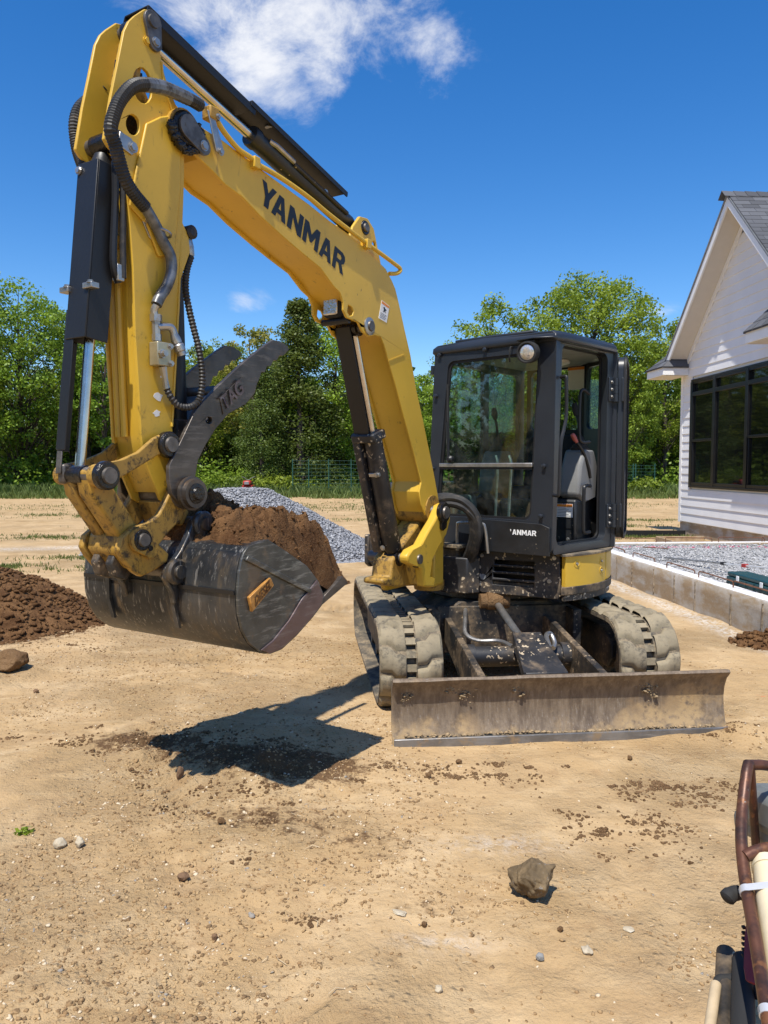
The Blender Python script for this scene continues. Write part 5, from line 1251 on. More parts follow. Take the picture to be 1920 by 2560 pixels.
part(MB(UF).tube(catmull([(-.12, .82, 2.16), (-.05, .80, 2.19), (-.03, .79, 2.12), (-.03, .79, 1.86), (-.05, .80, 1.80), (-.12, .83, 1.80)], 5), .012, 8), 'inner_handle', 'black_print', it)
part(MB(UF).tube(catmull([(-.12, .84, 1.47), (-.04, .84, 1.47), (-.02, .84, 1.42), (-.02, .84, 1.16), (-.04, .84, 1.12), (-.12, .84, 1.12)], 5), .014, 8), 'lower_handle', 'black_print', it)
# outside fittings of the cab
for l, z in ((-.135, 2.16), (-.165, 1.60), (.32, 2.47), (.82, 1.62), (.80, 1.27), (-.10, 2.47)):
    part(MB(FZ).lathe((l, .0, z), (l, .026, z), [(0, .012), (.008, .013), (.014, .009), (.016, .016), (.022, .016), (.026, .008)], 12), 'screw_stud', 'cab_paint', cab)
part(MB(FZ).span((-.175, -.04, 2.33), (-.205, -.01, 2.40)), 'mirror_stub', 'cab_paint', cab, bevel=.004)
lm = node('work_lamp', UF(.58, .735, 2.40)); 
part(MB(UF).lathe((.56, .735, 2.405), (.66, .745, 2.395), [(0, .02), (.005, .05), (.03, .072), (.075, .075), (.095, .074), (.097, .064), (.088, .060)], 26), 'lamp_body', 'rubber', lm)
part(MB(UF).lathe((.63, .7425, 2.398), (.66, .745, 2.395), [(0, .058), (.010, .061), (.020, .050), (.026, .02), (.027, .001)], 26), 'lamp_lens', 'lamp_lens', lm)
part(MB(UF).prism([(.52, .62), (.60, .63), (.62, .78), (.56, .90), (.52, .90)], 2.490, 2.502, order=uz), 'lamp_hood', 'cab_paint', lm, bevel=.004)
part(MB(UF).span((.525, .70, 2.44), (.60, .77, 2.49)), 'lamp_bracket', 'black_print', lm, bevel=.006)
part(MB(FZ).tube(catmull([(.55, .0, 2.46), (.55, .03, 2.46), (.545, .035, 2.40), (.54, .02, 2.36)], 4), .006, 6), 'lamp_cable', 'rubber', cab)
wp = node('wiper', UF(.55, .0, 1.7))
part(MB(FZ).tube([(.005, .03, 1.68), (-.01, .035, 1.95)], [.012, .007], 8), 'wiper_arm', 'black_print', wp)
part(MB(FZ).box((-.008, .02, 1.98), (.006, .008, .26), (V(1, 0, .02), V(0, 1, 0), V(-.02, 0, 1))), 'wiper_blade', 'rubber', wp)
part(MB(FZ).lathe((.012, .0, 1.672), (.012, .045, 1.672), [(0, .028), (.03, .028), (.045, .014)], 14), 'wiper_hub', 'black_print', wp)
part(MB(FZ).prism([(-.10, 1.63), (.16, 1.63), (.02, 1.80), (-.06, 1.85), (-.095, 1.84)], -.036, -.030), 'wiper_motor_cover', 'black_print', wp)
part(MB(UF).tube(catmull([(.47, .905, 2.23), (.475, .95, 2.23), (.478, .955, 2.18), (.472, .955, 1.98), (.50, .955, 1.88), (.535, .955, 1.80), (.55, .955, 1.70), (.56, .955, 1.45), (.56, .945, 1.42), (.55, .905, 1.42)], 5), .0125, 10), 'grab_rail', 'black_print', cab)
# the open door, folded back against the body: a framed pane seen edge on
dr = node('door', UF(-.30, .95, 1.05))
hp_ = UF(-.33, .955, 0); dd = V(.335, .942, 0); dn = V(dd[1], -dd[0], 0)
def DF(s, n, z): return hp_ + dd * s + dn * n + V(0, 0, z)
do = rrect(.03, .69, 1.06, 2.46, .10); dh = rrect(.10, .62, 1.55, 2.38, .08); hp_ = hp_ - dn * .040
part(MB(DF).prism(do, .03, .075, holes=[dh]), 'door_shell', 'cab_paint', dr, bevel=.012)
part(MB(DF).prism(rrect(.025, .695, 1.055, 2.465, .10), .076, .092, holes=[rrect(.055, .665, 1.085, 2.435, .10)]), 'door_rubber', 'rubber_seal', dr)
part(MB(DF).prism(dh, .05, .056), 'door_glass', 'cab_glass', dr)
for z in (1.24, 2.20):
    part(MB(UF).lathe((-.325, .935, z - .09), (-.325, .935, z + .09), [(0, .020), (.058, .020), (.058, .018), (.062, .018), (.062, .020), (.12, .020), (.12, .018), (.124, .018), (.124, .020), (.18, .020)], 12), 'hinge', 'cab_paint', dr)
    part(MB(SF).span((-.318, .001, z - .09), (-.245, .012, z + .09)), 'hinge_plate', 'cab_paint', dr, bevel=.003)
    part(MB(DF).span((-.01, .06, z - .09), (.08, .0765, z + .09)), 'hinge_leaf', 'cab_paint', dr, bevel=.003)
    for k in (-1, 0, 1): bolt(SF, (-.272, .013, z + k * .055), (0, 1, 0), .010, dr)
logo('maker_name', '.ANMAR', 'white_print', cab, UF(CFx + .0175, .535, 1.128), UFl, (0, 0, 1), .038, .235, .0008)
# hose bundle arching from the boom foot to the body, step rail and valve cover in the gap
hb = node('hose_bundle', UF(.7, .15, 1.2))
for k, (dx, dz) in enumerate(((0, 0), (.03, .02), (-.02, .03), (.02, -.02))):
    part(MB(UF).tube(catmull([(.78, -.03 + dx, 1.30 + dz), (.74, .08 + dx, 1.36 + dz), (.69, .20 + dx, 1.35 + dz), (.64, .29 + dx, 1.26 + dz * .6), (.62, .31 + dx, 1.14), (.60, .27 + dx, 1.02), (.56, .20 + dx, .92)], 6), .030, 10), 'sleeve', 'hose', hb)
part(MB(UF).tube(catmull([(.56, .10, .98), (.56, .10, 1.16), (.57, .13, 1.195), (.58, .32, 1.195), (.58, .365, 1.17), (.56, .38, .98)], 5), .011, 8), 'guard_rail', 'steel', cab)
part(MB(UF).span((.30, -.20, .99), (.50, .24, 1.06)), 'valve_cover', 'frame_dark', ex, bevel=.02)
part(MB(UF).span((.45, -.10, 1.0), (.62, .16, 1.03)), 'valve_plate', 'track_core', ex, bevel=.006)
part(MB(UF).span((.46, -.04, .70), (.56, .10, .99)), 'boom_mount', 'frame_dark', ex, bevel=.01)
part(MB(UF).span((.575, .0, .84), (.578, .11, .90)), 'serial_plate', 'white_print', ex)
# ---- swing post and boom
sw = node('swing_post', BF(0, 0, .7))
part(MB(BF).prism(BRACKET, .135, .205), 'cheek', 'yellow_arm', sw, bevel=.014)
part(MB(BF).prism([(-.12, 1.36), (.02, 1.385), (.10, 1.33), (.12, 1.20), (.22, 1.00), (.28, .92), (.24, .78), (.20, .72), (-.12, .72), (-.16, 1.1)], -.19, -.135), 'cheek', 'yellow_arm', sw, bevel=.014)
part(MB(BF).prism(SWCORE, -.120, .045), 'core', 'yellow_worn', sw, bevel=.02)
part(MB(BF).prism([(-.16, .74), (.0, .74), (-.02, 1.10), (-.10, 1.20), (-.16, 1.10)], -.13, .13), 'back_web', 'yellow_arm', sw, bevel=.02)
part(MB(BF).lathe((-.16, 0, .70), (-.16, 0, 1.10), [(0, .11), (.03, .115), (.07, .115), (.07, .10), (.33, .10), (.33, .115), (.40, .115)], 24), 'swing_pin', 'yellow_worn', sw)
for z in (.755, .86):
    part(MB(BF).prism([(.08, -.10), (.16, -.17), (.14, -.27), (.05, -.30), (-.02, -.24), (-.05, -.10)], z - .013, z + .013, order=uz), 'swing_lug', 'yellow_worn', sw, bevel=.008)
def pin(p, n0, n1, r, cap='pin_steel', parent=None, collar=True):
    """greased pin through the plates with a collar and a cap at its near end"""
    m = MB(BF)
    m.lathe((p[0], n0, p[1]), (p[0], n1, p[1]), [(0, r), (abs(n1 - n0) - .012, r), (abs(n1 - n0) - .008, r * .96), (abs(n1 - n0), r * .9)], 22)
    o = part(m, 'pin', cap, parent)
    if collar:
        part(MB(BF).lathe((p[0], n1 - .05, p[1]), (p[0], n1 - .012, p[1]), [(0, r * 1.55), (.006, r * 1.66), (.030, r * 1.66), (.038, r * 1.45)], 24), 'pin_collar', 'grease', o)
    return o
pin((.01, 1.29), -.24, .245, .046, parent=sw); pin((.33, .986), -.20, .215, .036, parent=sw)
part(MB(BF).prism([(-.045, 1.30), (.05, 1.30), (.055, 1.18), (.03, 1.16), (-.02, 1.18)], .207, .224), 'keeper_plate', 'grease', sw)
boom = node('boom', BF(0, 0, 1.3))
for s in (1, -1): part(MB(BF).prism(BOOM, s * .106, s * .122, holes=[BOOMHOLE]), 'side_plate', 'yellow_paint', boom, bevel=.004)
low = [(2.203, 3.058), (2.137, 3.035), (2.055, 2.997), (1.939, 2.972), (1.808, 2.915), (1.618, 2.85), (1.477, 2.807), (1.306, 2.760), (1.194, 2.70), (1.10, 2.64), (1.0, 2.60), (.86, 2.52), (.70, 2.46), (.625, 2.395), (.555, 2.27), (.492, 2.163), (.376, 1.942), (.259, 1.729), (.15, 1.51), (.175, 1.44)]
up_ = [p for p in BOOM[4:27]]
fill_ = [(p[0] - .004, p[1] - .012) for p in up_] + [(.0, 1.26), (.09, 1.27), (.15, 1.35)] + low[::-1]
part(MB(BF).prism(fill_, -.1055, .1055), 'box_section', 'yellow_paint', boom)
part(MB(BF).lathe((2.318, -.135, 3.146), (2.318, .135, 3.146), [(0, .075), (0, .088), (.27, .088), (.27, .075)], 26), 'nose_boss', 'yellow_worn', boom)
part(MB(BF).lathe((.01, -.13, 1.31), (.01, .13, 1.31), [(0, .06), (0, .10), (.26, .10), (.26, .06)], 24), 'foot_boss', 'yellow_worn', boom)
# weld ridge across the box
part(MB(BF).prism([(.40, 2.36), (.60, 2.295), (.603, 2.302), (.402, 2.368)], .1222, .1255), 'weld_seam', 'yellow_paint', boom)
# ears for the stick cylinder
for s in (1, -1):
    part(MB(BF).prism([(.98, 2.975), (.93, 3.08), (.86, 3.155), (.77, 3.165), (.70, 3.12), (.66, 3.02), (.60, 2.87), (.75, 2.90)], s * .062, s * .082, holes=[[(.70 + .022 * math.cos(q * .785), 3.015 + .03 * math.sin(q * .785)) for q in range(8)]]), 'cylinder_ear', 'yellow_paint', boom, bevel=.006)
pin((.80, 3.10), -.095, .10, .028, parent=boom)
pin((.822, 2.487), -.14, .150, .034, parent=boom, collar=False)
part(MB(BF).lathe((.822, .123, 2.487), (.822, .150, 2.487), [(0, .055), (.01, .055), (.016, .04)], 22), 'pin_cap', 'steel', boom)
# work lamp under the knee
bl_ = node('boom_lamp', BF(1.03, 0, 2.6))
part(MB(BF).span((.955, -.070, 2.520), (1.045, .062, 2.652)), 'lamp_case', 'rubber', bl_, bevel=.024)
part(MB(BF).span((1.040, -.056, 2.534), (1.056, .048, 2.638)), 'lamp_lens', 'lamp_lens', bl_, bevel=.02)
part(MB(BF).tube([(1.0, -.1, 2.5), (1.0, .1, 2.5)], .02, 10), 'lamp_rod', 'black_print', bl_)
# pipes along the boom, clamps
part(MB(BF).tube(catmull(PIPE, 4), .0135, 10), 'hydraulic_pipe', 'yellow_paint', boom)
part(MB(BF).tube(catmull([(p[0], -.135, p[2]) for p in PIPE], 4), .0135, 8), 'hydraulic_pipe', 'yellow_paint', boom)
for (u, z) in ((1.86, 3.149), (.86, 2.985)):
    part(MB(BF).box((u, .128, z - .008), (.022, .028, .028)), 'pipe_clamp', 'yellow_paint', boom, bevel=.004)
part(MB(BF).box((2.16, .135, 3.268), (.03, .03, .03)), 'pipe_flange', 'yellow_worn', boom, bevel=.008)
part(MB(BF).prism([(2.20, 3.27), (2.16, 3.26), (2.10, 3.12), (2.12, 3.09), (2.15, 3.10)], .150, .158), 'hose_bracket', 'steel', boom, bevel=.003)
bolt(BF, (2.122, .158, 3.105), (0, 1, 0), .014, boom); bolt(BF, (2.145, .166, 3.255), (0, 1, 0), .010, boom); bolt(BF, (2.185, .124, 3.13), (0, 1, 0), .014, boom)
# name on the boom side
o_ = BF(1.822, .1228, 2.966); r_ = BF(1.092, .1228, 2.742) - o_
logo('maker_name', 'YANMAR', 'black_print', boom, o_, r_, V(0, 0, 1) - BU * .26, .125, np.linalg.norm(r_), .0008)
dc = node('warning_decal', BF(.65, .124, 2.6))
part(MB(BF).prism(DECAL, .1225, .1240), 'decal_sheet', 'white_print', dc)
def dmix(a, b): # position inside the decal
    P = [V(*p) for p in DECAL]; t_ = P[0] * (1 - a) + P[1] * a; b_ = P[3] * (1 - a) + P[2] * a; return tuple(t_ * (1 - b) + b_ * b)
part(MB(BF).prism([dmix(.03, .03), dmix(.97, .03), dmix(.97, .16), dmix(.03, .16)], .1240, .1246), 'decal_band', 'orange_print', dc)
part(MB(BF).prism([dmix(.30, .30), dmix(.45, .24), dmix(.55, .30), dmix(.75, .34), dmix(.62, .42), dmix(.70, .55), dmix(.52, .48), dmix(.35, .56), dmix(.42, .42)], .1240, .1246), 'decal_picture', 'black_print', dc)
for k in range(4): part(MB(BF).prism([dmix(.1, .64 + k * .08), dmix(.85 - .1 * (k % 2), .64 + k * .08), dmix(.85 - .1 * (k % 2), .67 + k * .08), dmix(.1, .67 + k * .08)], .1240, .1246), 'decal_line', 'grey_print', dc)
# ---- hydraulic cylinders
def ram(name, a, b, rr, rb, lb, guard=None):
    """rod from a, barrel towards b (both (u,z)); lb = barrel length from b"""
    A, B = V(a[0], a[1]), V(b[0], b[1]); d = (B - A) / np.linalg.norm(B - A); G = B - d * lb; nrm = V(-d[1], d[0])
    c = node(name, BF(A[0], 0, A[1])); P = lambda q, n=0: (q[0], n, q[1])
    part(MB(BF).cyl(P(A), P(G + d * .02), rr, 20), 'rod', 'chrome', c)
    Lb = lb - .05
    part(MB(BF).lathe(P(G), P(B), [(0, rr * 1.05), (0, rb * 1.05), (.012, rb * 1.14), (.045, rb * 1.14), (.05, rb), (Lb - .03, rb), (Lb, rb * .8), (Lb, rb * .5)], 24), 'barrel', 'black_dusty' if rb > .055 else 'black_paint', c)
    for q, r2 in ((A, rr * 1.9), (B, rb * .95)): part(MB(BF).lathe(P(q, -.055), P(q, .055), [(0, r2 * .8), (.004, r2), (.106, r2), (.11, r2 * .8)], 20), 'end_eye', 'grease', c)
    return c, A, B, d, G, nrm
c, A, B, d, G, nn = ram('stick_cylinder', (2.474, 3.538), (.80, 3.10), .026, .050, .98)
if nn[1] < 0: nn = -nn
def plate2(p, q, t0, t1, n0, n1):       # flat guard between two points, offset along nn
    return MB(BF).prism([tuple(p + nn * t0), tuple(q + nn * t0), tuple(q + nn * t1), tuple(p + nn * t1)], n0, n1)
part(plate2(A - d * .02, G - d * .06, .085, .093, -.080, .080), 'rod_guard', 'black_print', c, bevel=.003)
part(plate2(A - d * .02, G - d * .06, .050, .085, -.080, -.074), 'guard_flange', 'black_print', c)
part(plate2(A - d * .02, G - d * .06, .050, .085, .074, .080), 'guard_flange', 'black_print', c)
part(plate2(G - d * .10, B - d * .22, .100, .110, -.085, .085), 'slide_guard', 'black_print', c, bevel=.003)
part(plate2(G - d * .10, B - d * .22, .080, .100, .077, .085), 'slide_flange', 'black_print', c)
part(plate2(G - d * .10, B - d * .22, .080, .100, -.085, -.077), 'slide_flange', 'black_print', c)
q = G + d * .10
part(MB(BF).tube([tuple((q + nn * .02)[:1]) + (.045,) + tuple((q + nn * .02)[1:]), (q[0] + d[0] * .05, .058, (q + d * .05 + nn * .02)[1]), (q[0] + d[0] * .20, .058, (q + d * .20 + nn * .02)[1])], .014, 8), 'hose_fitting', 'steel', c)
part(MB(BF).tube(catmull([(q[0] + d[0] * t, .055, (q + d * t)[1] + .01) for t in (.20, .36, .55, .72)], 4), .013, 8), 'cylinder_pipe', 'black_paint', c)
bolt(BF, (q[0] + d[0] * .02, .03, q[1] + nn[1] * .09 + .01), (0, 0, 1), .016, c); bolt(BF, (q[0] + d[0] * .50, .052, (q + d * .5)[1] + .02), (0, 1, 0), .012, c)

c, A, B, d, G, nn = ram('boom_cylinder', (.822, 2.487), (.33, .986), .028, .062, .90)
if nn[0] < 0: nn = -nn
part(plate2(A - d * .02, G + d * .04, .05, .060, -.09, .02), 'rod_guard', 'black_print', c, bevel=.003)
part(plate2(A - d * .02, G + d * .04, -.03, .058, -.098, -.090), 'guard_flange', 'black_print', c)
part(plate2(G - d * .01, B - d * .06, -.04, .075, -.115, -.060), 'hose_guard', 'black_dusty', c, bevel=.01)
part(plate2(G - d * .005, G + d * .055, -.07, .08, -.118, .066), 'gland_block', 'black_dusty', c, bevel=.012)
part(plate2(G + d * .26, G + d * .285, .055, .078, -.03, .05), 'guard_tab', 'steel', c, bevel=.003)
bolt(BF, (G[0] + d[0] * .27 + nn[0] * .078, .03, G[1] + d[1] * .27 + nn[1] * .078), (nn[0], 0, nn[1]), .012, c)
bolt(BF, (B[0] - d[0] * .10 + nn[0] * .07, -.03, B[1] - d[1] * .10 + nn[1] * .07), (nn[0], 0, nn[1]), .014, c)

c, A, B, d, G, nn = ram('bucket_cylinder', (2.812, 1.581), (2.655, 2.99), .022, .046, .82)
if nn[0] < 0: nn = -nn
part(plate2(G - d * .03, B - d * .10, .058, .066, -.074, .060), 'barrel_guard', 'black_print', c, bevel=.003)
part(plate2(G - d * .03, B - d * .10, -.045, .058, .052, .060), 'guard_side', 'black_print', c, bevel=.002)
part(plate2(G - d * .03, B - d * .10, -.045, .058, -.074, -.066), 'guard_side', 'black_print', c, bevel=.002)
part(plate2(A + d * .10, G + d * .10, .055, .061, -.088, -.026), 'rod_guard', 'black_print', c, bevel=.002)
part(plate2(A + d * .10, G + d * .10, .0, .055, -.088, -.082), 'guard_side', 'black_print', c)
part(plate2(A + d * .0, A + d * .10, .050, .058, -.085, -.05), 'guard_foot', 'pin_steel', c, bevel=.004)
part(MB(BF).span((2.86, -.085, 1.545), (2.80, -.045, 1.63)), 'guard_clevis', 'pin_steel', c, bevel=.012)
for n_ in (-.09, .066):
    part(MB(BF).box((G[0] + d[0] * .19 + .06, n_, G[1] + d[1] * .19), (.02, .03, .012)), 'guard_bracket', 'steel', c, bevel=.003); bolt(BF, (G[0] + d[0] * .19 + .07, n_ + .012, G[1] + d[1] * .19 + .008), (0, 0, 1), .012, c)
bolt(BF, (B[0] - d[0] * .13 + nn[0] * .067, -.06, B[1] - d[1] * .13 + nn[1] * .067), (nn[0], 0, nn[1]), .014, c)
part(MB(BF).tube(catmull([(2.66, .075, 2.90), (2.665, .08, 2.75), (2.68, .08, 2.55), (2.68, .08, 2.46), (2.655, .075, 2.40)], 5), .016, 8), 'cylinder_pipe', 'black_print', c)
part(MB(BF).tube(catmull([(2.63, .085, 2.84), (2.635, .09, 2.7), (2.64, .09, 2.56), (2.64, .09, 2.42)], 5), .014, 8), 'cylinder_pipe', 'hose', c)
part(MB(BF).box((2.655, .078, 2.44), (.018, .018, .035)), 'pipe_block', 'steel', c, bevel=.004)
# ---- dipper arm
arm = node('dipper_arm', BF(2.318, 0, 3.146))
for s in (1, -1): part(MB(BF).prism(ARM, s * .086, s * .104, holes=[ARMHOLE1, ARMHOLE2] if s > 0 else []), 'side_plate', 'yellow_arm', arm, bevel=.004)
part(MB(BF).prism([(2.46, 3.36), (2.60, 3.36), (2.645, 3.0), (2.53, 3.0), (2.46, 3.16)], .012, .020), 'inner_web', 'grease', arm)
part(MB(BF).tube([(2.425, .106, 3.40), (2.415, .107, 3.30), (2.37, .107, 3.21)], .005, 6), 'weld_bead', 'yellow_arm', arm)
box_ = [(2.29, 2.95), (2.30, 2.73), (2.27, 2.66), (2.345, 2.47), (2.362, 2.30), (2.375, 2.15), (2.387, 1.95), (2.405, 1.79), (2.40, 1.62), (2.43, 1.50), (2.46, 1.50), (2.50, 1.58), (2.54, 1.68), (2.560, 1.76), (2.570, 1.977), (2.582, 2.184), (2.586, 2.472), (2.598, 2.639), (2.615, 2.80), (2.56, 2.93), (2.42, 3.0)]
part(MB(BF).prism(box_, -.0855, .0855), 'box_section', 'yellow_arm', arm)
for s in (1, -1): part(MB(BF).prism(DOUBLER, s * .105, s * .118), 'doubler_plate', 'yellow_arm', arm, bevel=.006)
part(MB(BF).prism([(2.40, 3.02), (2.55, 3.30), (2.50, 3.50), (2.48, 3.50), (2.53, 3.30), (2.38, 3.04)], -.085, .085), 'web_plate', 'yellow_worn', arm)
part(MB(BF).lathe((2.655, -.105, 2.99), (2.655, .105, 2.99), [(0, .03), (0, .036), (.21, .036), (.21, .03)], 18), 'cylinder_pin', 'pin_steel', arm)
part(MB(BF).prism([(2.66, 3.02), (2.60, 3.01), (2.57, 2.97), (2.60, 2.94), (2.67, 2.96)], .1045, .113), 'keeper_plate', 'steel', arm, bevel=.003)
bolt(BF, (2.595, .113, 2.975), (0, 1, 0), .017, arm); bolt(BF, (2.505, .104, 3.455), (0, 1, 0), .014, arm, 'yellow_paint')
# big greased pivot pins with oval keeper plates
pin((2.318, 3.146), -.16, .165, .046, parent=arm)
def oval(cx, cz, ax, az, r0, r1, k=10):
    t = math.atan2(az, ax); P = [(cx + r0 * math.cos(t + math.pi / 2 + math.pi * i / k), cz + r0 * math.sin(t + math.pi / 2 + math.pi * i / k)) for i in range(k + 1)]
    return P + [(cx + ax + r1 * math.cos(t - math.pi / 2 + math.pi * i / k), cz + az + r1 * math.sin(t - math.pi / 2 + math.pi * i / k)) for i in range(k + 1)]
part(MB(BF).prism(oval(2.318, 3.146, -.085, -.055, .056, .040), .150, .166), 'keeper_plate', 'pin_steel', arm, bevel=.004)
bolt(BF, (2.235, .166, 3.092), (0, 1, 0), .018, arm)
part(MB(BF).prism(oval(2.478, 3.545, -.012, -.085, .046, .034), .104, .119), 'keeper_plate', 'pin_steel', arm, bevel=.004)
bolt(BF, (2.466, .119, 3.462), (0, 1, 0), .016, arm)
pin((2.478, 3.545), -.11, .128, .030, parent=arm, collar=False)
# grease smear under the boom pivot
gs = np.random.default_rng(4); pos = [BF(2.318 + .075 * math.cos(q) * (1 + .3 * gs.random()), .135 + .01 * gs.random(), 3.146 + .08 * math.sin(q) * (1 + .35 * gs.random())) for q in gs.random(150) * 3.6 + 2.7]
v, f = scatter(np.array(pos) - BF(2.318, 0, 3.146), .010 + .012 * gs.random(len(pos)), 1, .8, 3); o = mesh_np('grease_smear', v, f, 'grease', arm, smooth=True); o['kind'] = 'stuff'
part(MB(BF).tube([(2.32, .10, 2.70), (2.35, .106, 2.35), (2.40, .106, 1.80)], .006, 6), 'weld_bead', 'yellow_paint', arm)
part(MB(BF).tube([(2.60, -.04, 2.62), (2.592, -.04, 2.2), (2.578, -.04, 1.75)], .016, 8), 'hydraulic_pipe', 'yellow_paint', arm)
part(MB(BF).tube([(2.60, .0, 2.62), (2.592, .0, 2.2), (2.578, .0, 1.75)], .016, 8), 'hydraulic_pipe', 'yellow_paint', arm)
part(MB(BF).span((2.60, -.075, 2.56), (2.63, .02, 2.585)), 'pipe_clamp', 'yellow_worn', arm, bevel=.004)
for k, (u0, z0, w0, h0) in enumerate(((2.475, 1.93, .055, .045), (2.485, 1.855, .045, .035), (2.455, 2.02, .018, .012))):
    gk = np.random.default_rng(50 + k); ring = [(u0 + w0 * .5 * math.cos(a) * (.55 + .6 * gk.random()), z0 + h0 * .5 * math.sin(a) * (.5 + .6 * gk.random())) for a in np.linspace(0, 6.283, 13)[:-1]]
    part(MB(BF).prism(ring, .1041, .1048), 'torn_sticker', 'white_print', arm)
# ---- hoses
def ribbed(pts, r, step, amp, k=10):
    P = [V(*p) for p in catmull(pts, k)]; L = np.r_[0, np.cumsum([np.linalg.norm(b - a) for a, b in zip(P[:-1], P[1:])])]
    n = int(L[-1] / step * 2); T_ = np.linspace(0, L[-1], n); Q = np.stack([np.interp(T_, L, [p[i] for p in P]) for i in range(3)], 1)
    return MB(BF).tube([tuple(x) for x in Q], [r + (amp if i % 2 else 0) for i in range(n)], 10)
hz = node('arm_hoses', BF(2.6, .17, 2.9))
part(ribbed(HOSEBIG[:13], .026, .012, .003), 'spiral_hose', 'hose', hz)
part(MB(BF).tube(catmull(HOSEBIG[12:], 5), .0245, 12), 'sleeved_hose', 'hose_sleeve', hz)
part(ribbed([(HOSEBIG[i][0], HOSEBIG[i][1], HOSEBIG[i][2]) for i in (1, 2, 3)], .0285, .020, .002), 'hose_wrap', 'hose_sleeve', hz)
part(ribbed(HOSEFAR, .026, .012, .003), 'spiral_hose', 'hose', hz)
part(ribbed(HOSETHUMB, .0125, .016, .0045), 'thumb_hose', 'hose', hz)
part(MB(BF).tube([HOSETHUMB[0], (2.262, .09, 2.64), (2.262, .085, 2.68)], [.016, .020, .014], 8), 'hose_fitting', 'steel', hz)
part(MB(BF).lathe((2.262, .06, 2.705), (2.262, .12, 2.705), [(0, .02), (.01, .032), (.05, .032), (.06, .02)], 14), 'fitting_cap', 'hose', hz)
q = HOSEBIG[-1]
part(MB(BF).tube(catmull([q, (2.512, .13, 2.30), (2.503, .13, 2.26)], 4), .016, 10), 'steel_elbow', 'steel', hz)
part(MB(BF).cyl((2.502, .13, 2.285), (2.502, .13, 2.255), .027, 6), 'hex_nut', 'steel', hz)
part(MB(BF).tube([(2.502, .13, 2.26), (2.500, .13, 2.17)], [.020, .017], 10), 'tee_stem', 'steel', hz)
part(MB(BF).cyl((2.499, .13, 2.20), (2.499, .13, 2.17), .022, 6), 'hex_nut', 'steel', hz)
part(MB(BF).tube(catmull([(2.50, .135, 2.232), (2.46, .145, 2.238), (2.432, .15, 2.235), (2.418, .155, 2.20)], 4), .017, 10), 'tee_branch', 'steel', hz)
part(MB(BF).lathe((2.422, .153, 2.208), (2.385, .165, 2.118), [(0, .018), (.02, .022), (.04, .022), (.04, .018), (.05, .025), (.075, .025), (.08, .021), (.097, .021)], 14), 'quick_coupling', 'steel', hz)
mat('valve_zinc', (.42, .38, .26), .38, .6, var=.15, vs=12, dirt=(.2, .14, .08), da=.3)
part(MB(BF).span((2.448, .108, 2.060), (2.525, .165, 2.165)), 'valve_block', 'valve_zinc', hz, bevel=.005)
for (u, z) in ((2.455, 2.15), (2.452, 2.075)): bolt(BF, (u, .165, z), (0, 1, 0), .010, hz)
part(MB(BF).lathe((2.505, .165, 2.112), (2.505, .195, 2.112), [(0, .020), (.012, .020), (.012, .014), (.03, .014)], 8), 'valve_plug', 'steel', hz)
part(MB(BF).tube([(2.478, .14, 2.06), (2.466, .14, 2.01), (2.458, .14, 1.965)], [.019, .013, .016], 8), 'hose_fitting', 'steel', hz)
part(MB(BF).prism([(2.52, 2.70), (2.55, 2.68), (2.515, 2.62), (2.46, 2.59), (2.45, 2.61), (2.495, 2.645)], .105, .112), 'hose_bracket', 'steel', hz, bevel=.003)
part(MB(BF).tube([(2.463 + .034 * math.cos(q), .14 + .034 * math.sin(q), 2.645 + .01 * math.cos(q)) for q in np.linspace(0, 6.28, 18)], .006, 6), 'hose_ring', 'steel', hz)
bolt(BF, (2.53, .112, 2.685), (0, 1, 0), .012, hz); bolt(BF, (2.458, .112, 2.60), (0, 1, 0), .010, hz)
# ---- thumb with its cylinder behind the arm
th = node('thumb', BF(2.38, 0, 1.5))
for s in (1, -1): part(MB(BF).prism(THUMB, s * .158, s * .182, holes=[THUMBHOLE]), 'tine_plate', 'thumb_steel', th, bevel=.003)
part(MB(BF).prism([(2.26, 1.80), (2.10, 1.97), (2.06, 1.95), (2.22, 1.76)], -.157, .157), 'cross_plate', 'thumb_steel', th, bevel=.004)
part(MB(BF).cyl((2.05, -.157, 1.99), (2.05, .157, 1.99), .03, 16), 'cross_bar', 'thumb_steel', th)
o_ = BF(2.150, .1822, 1.878); r_ = BF(2.010, .1822, 1.985) - o_
text_mesh('raised_letters', 'TAG', 'thumb_steel', th, o_, r_, V(0, 0, 1) + BU * .6, .075, np.linalg.norm(r_), .012, .03)
text_mesh('raised_letters', 'TAG', 'wear_steel', th, o_ + V(0, 0, .003), r_, V(0, 0, 1) + BU * .6, .070, np.linalg.norm(r_) * .97, .0135, .02)
part(MB(BF).prism([(2.155, 1.865), (2.005, 1.975), (2.025, 2.055), (2.175, 1.945)], .1823, .1875), 'letter_plate', 'thumb_steel', th, bevel=.002)
part(MB(BF).cyl((2.285, 0, 2.63), (2.27, 0, 1.84), .045, 18), 'thumb_cylinder', 'black_print', th)
part(MB(BF).span((2.20, -.06, 1.62), (2.33, .06, 1.84)), 'thumb_mount', 'frame_dark', th, bevel=.01)
for s in (1, -1):
    part(MB(BF).lathe((2.377, s * .183, 1.496), (2.377, s * .235, 1.496), [(0, .070), (.012, .078), (.028, .078), (.03, .068), (.052, .066)], 26), 'hub', 'thumb_steel', th)
    part(MB(BF).lathe((2.377, s * .232, 1.496), (2.377, s * .252, 1.496), [(0, .046), (.008, .046), (.010, .030), (.02, .026)], 20), 'hub_nut', 'grease', th)
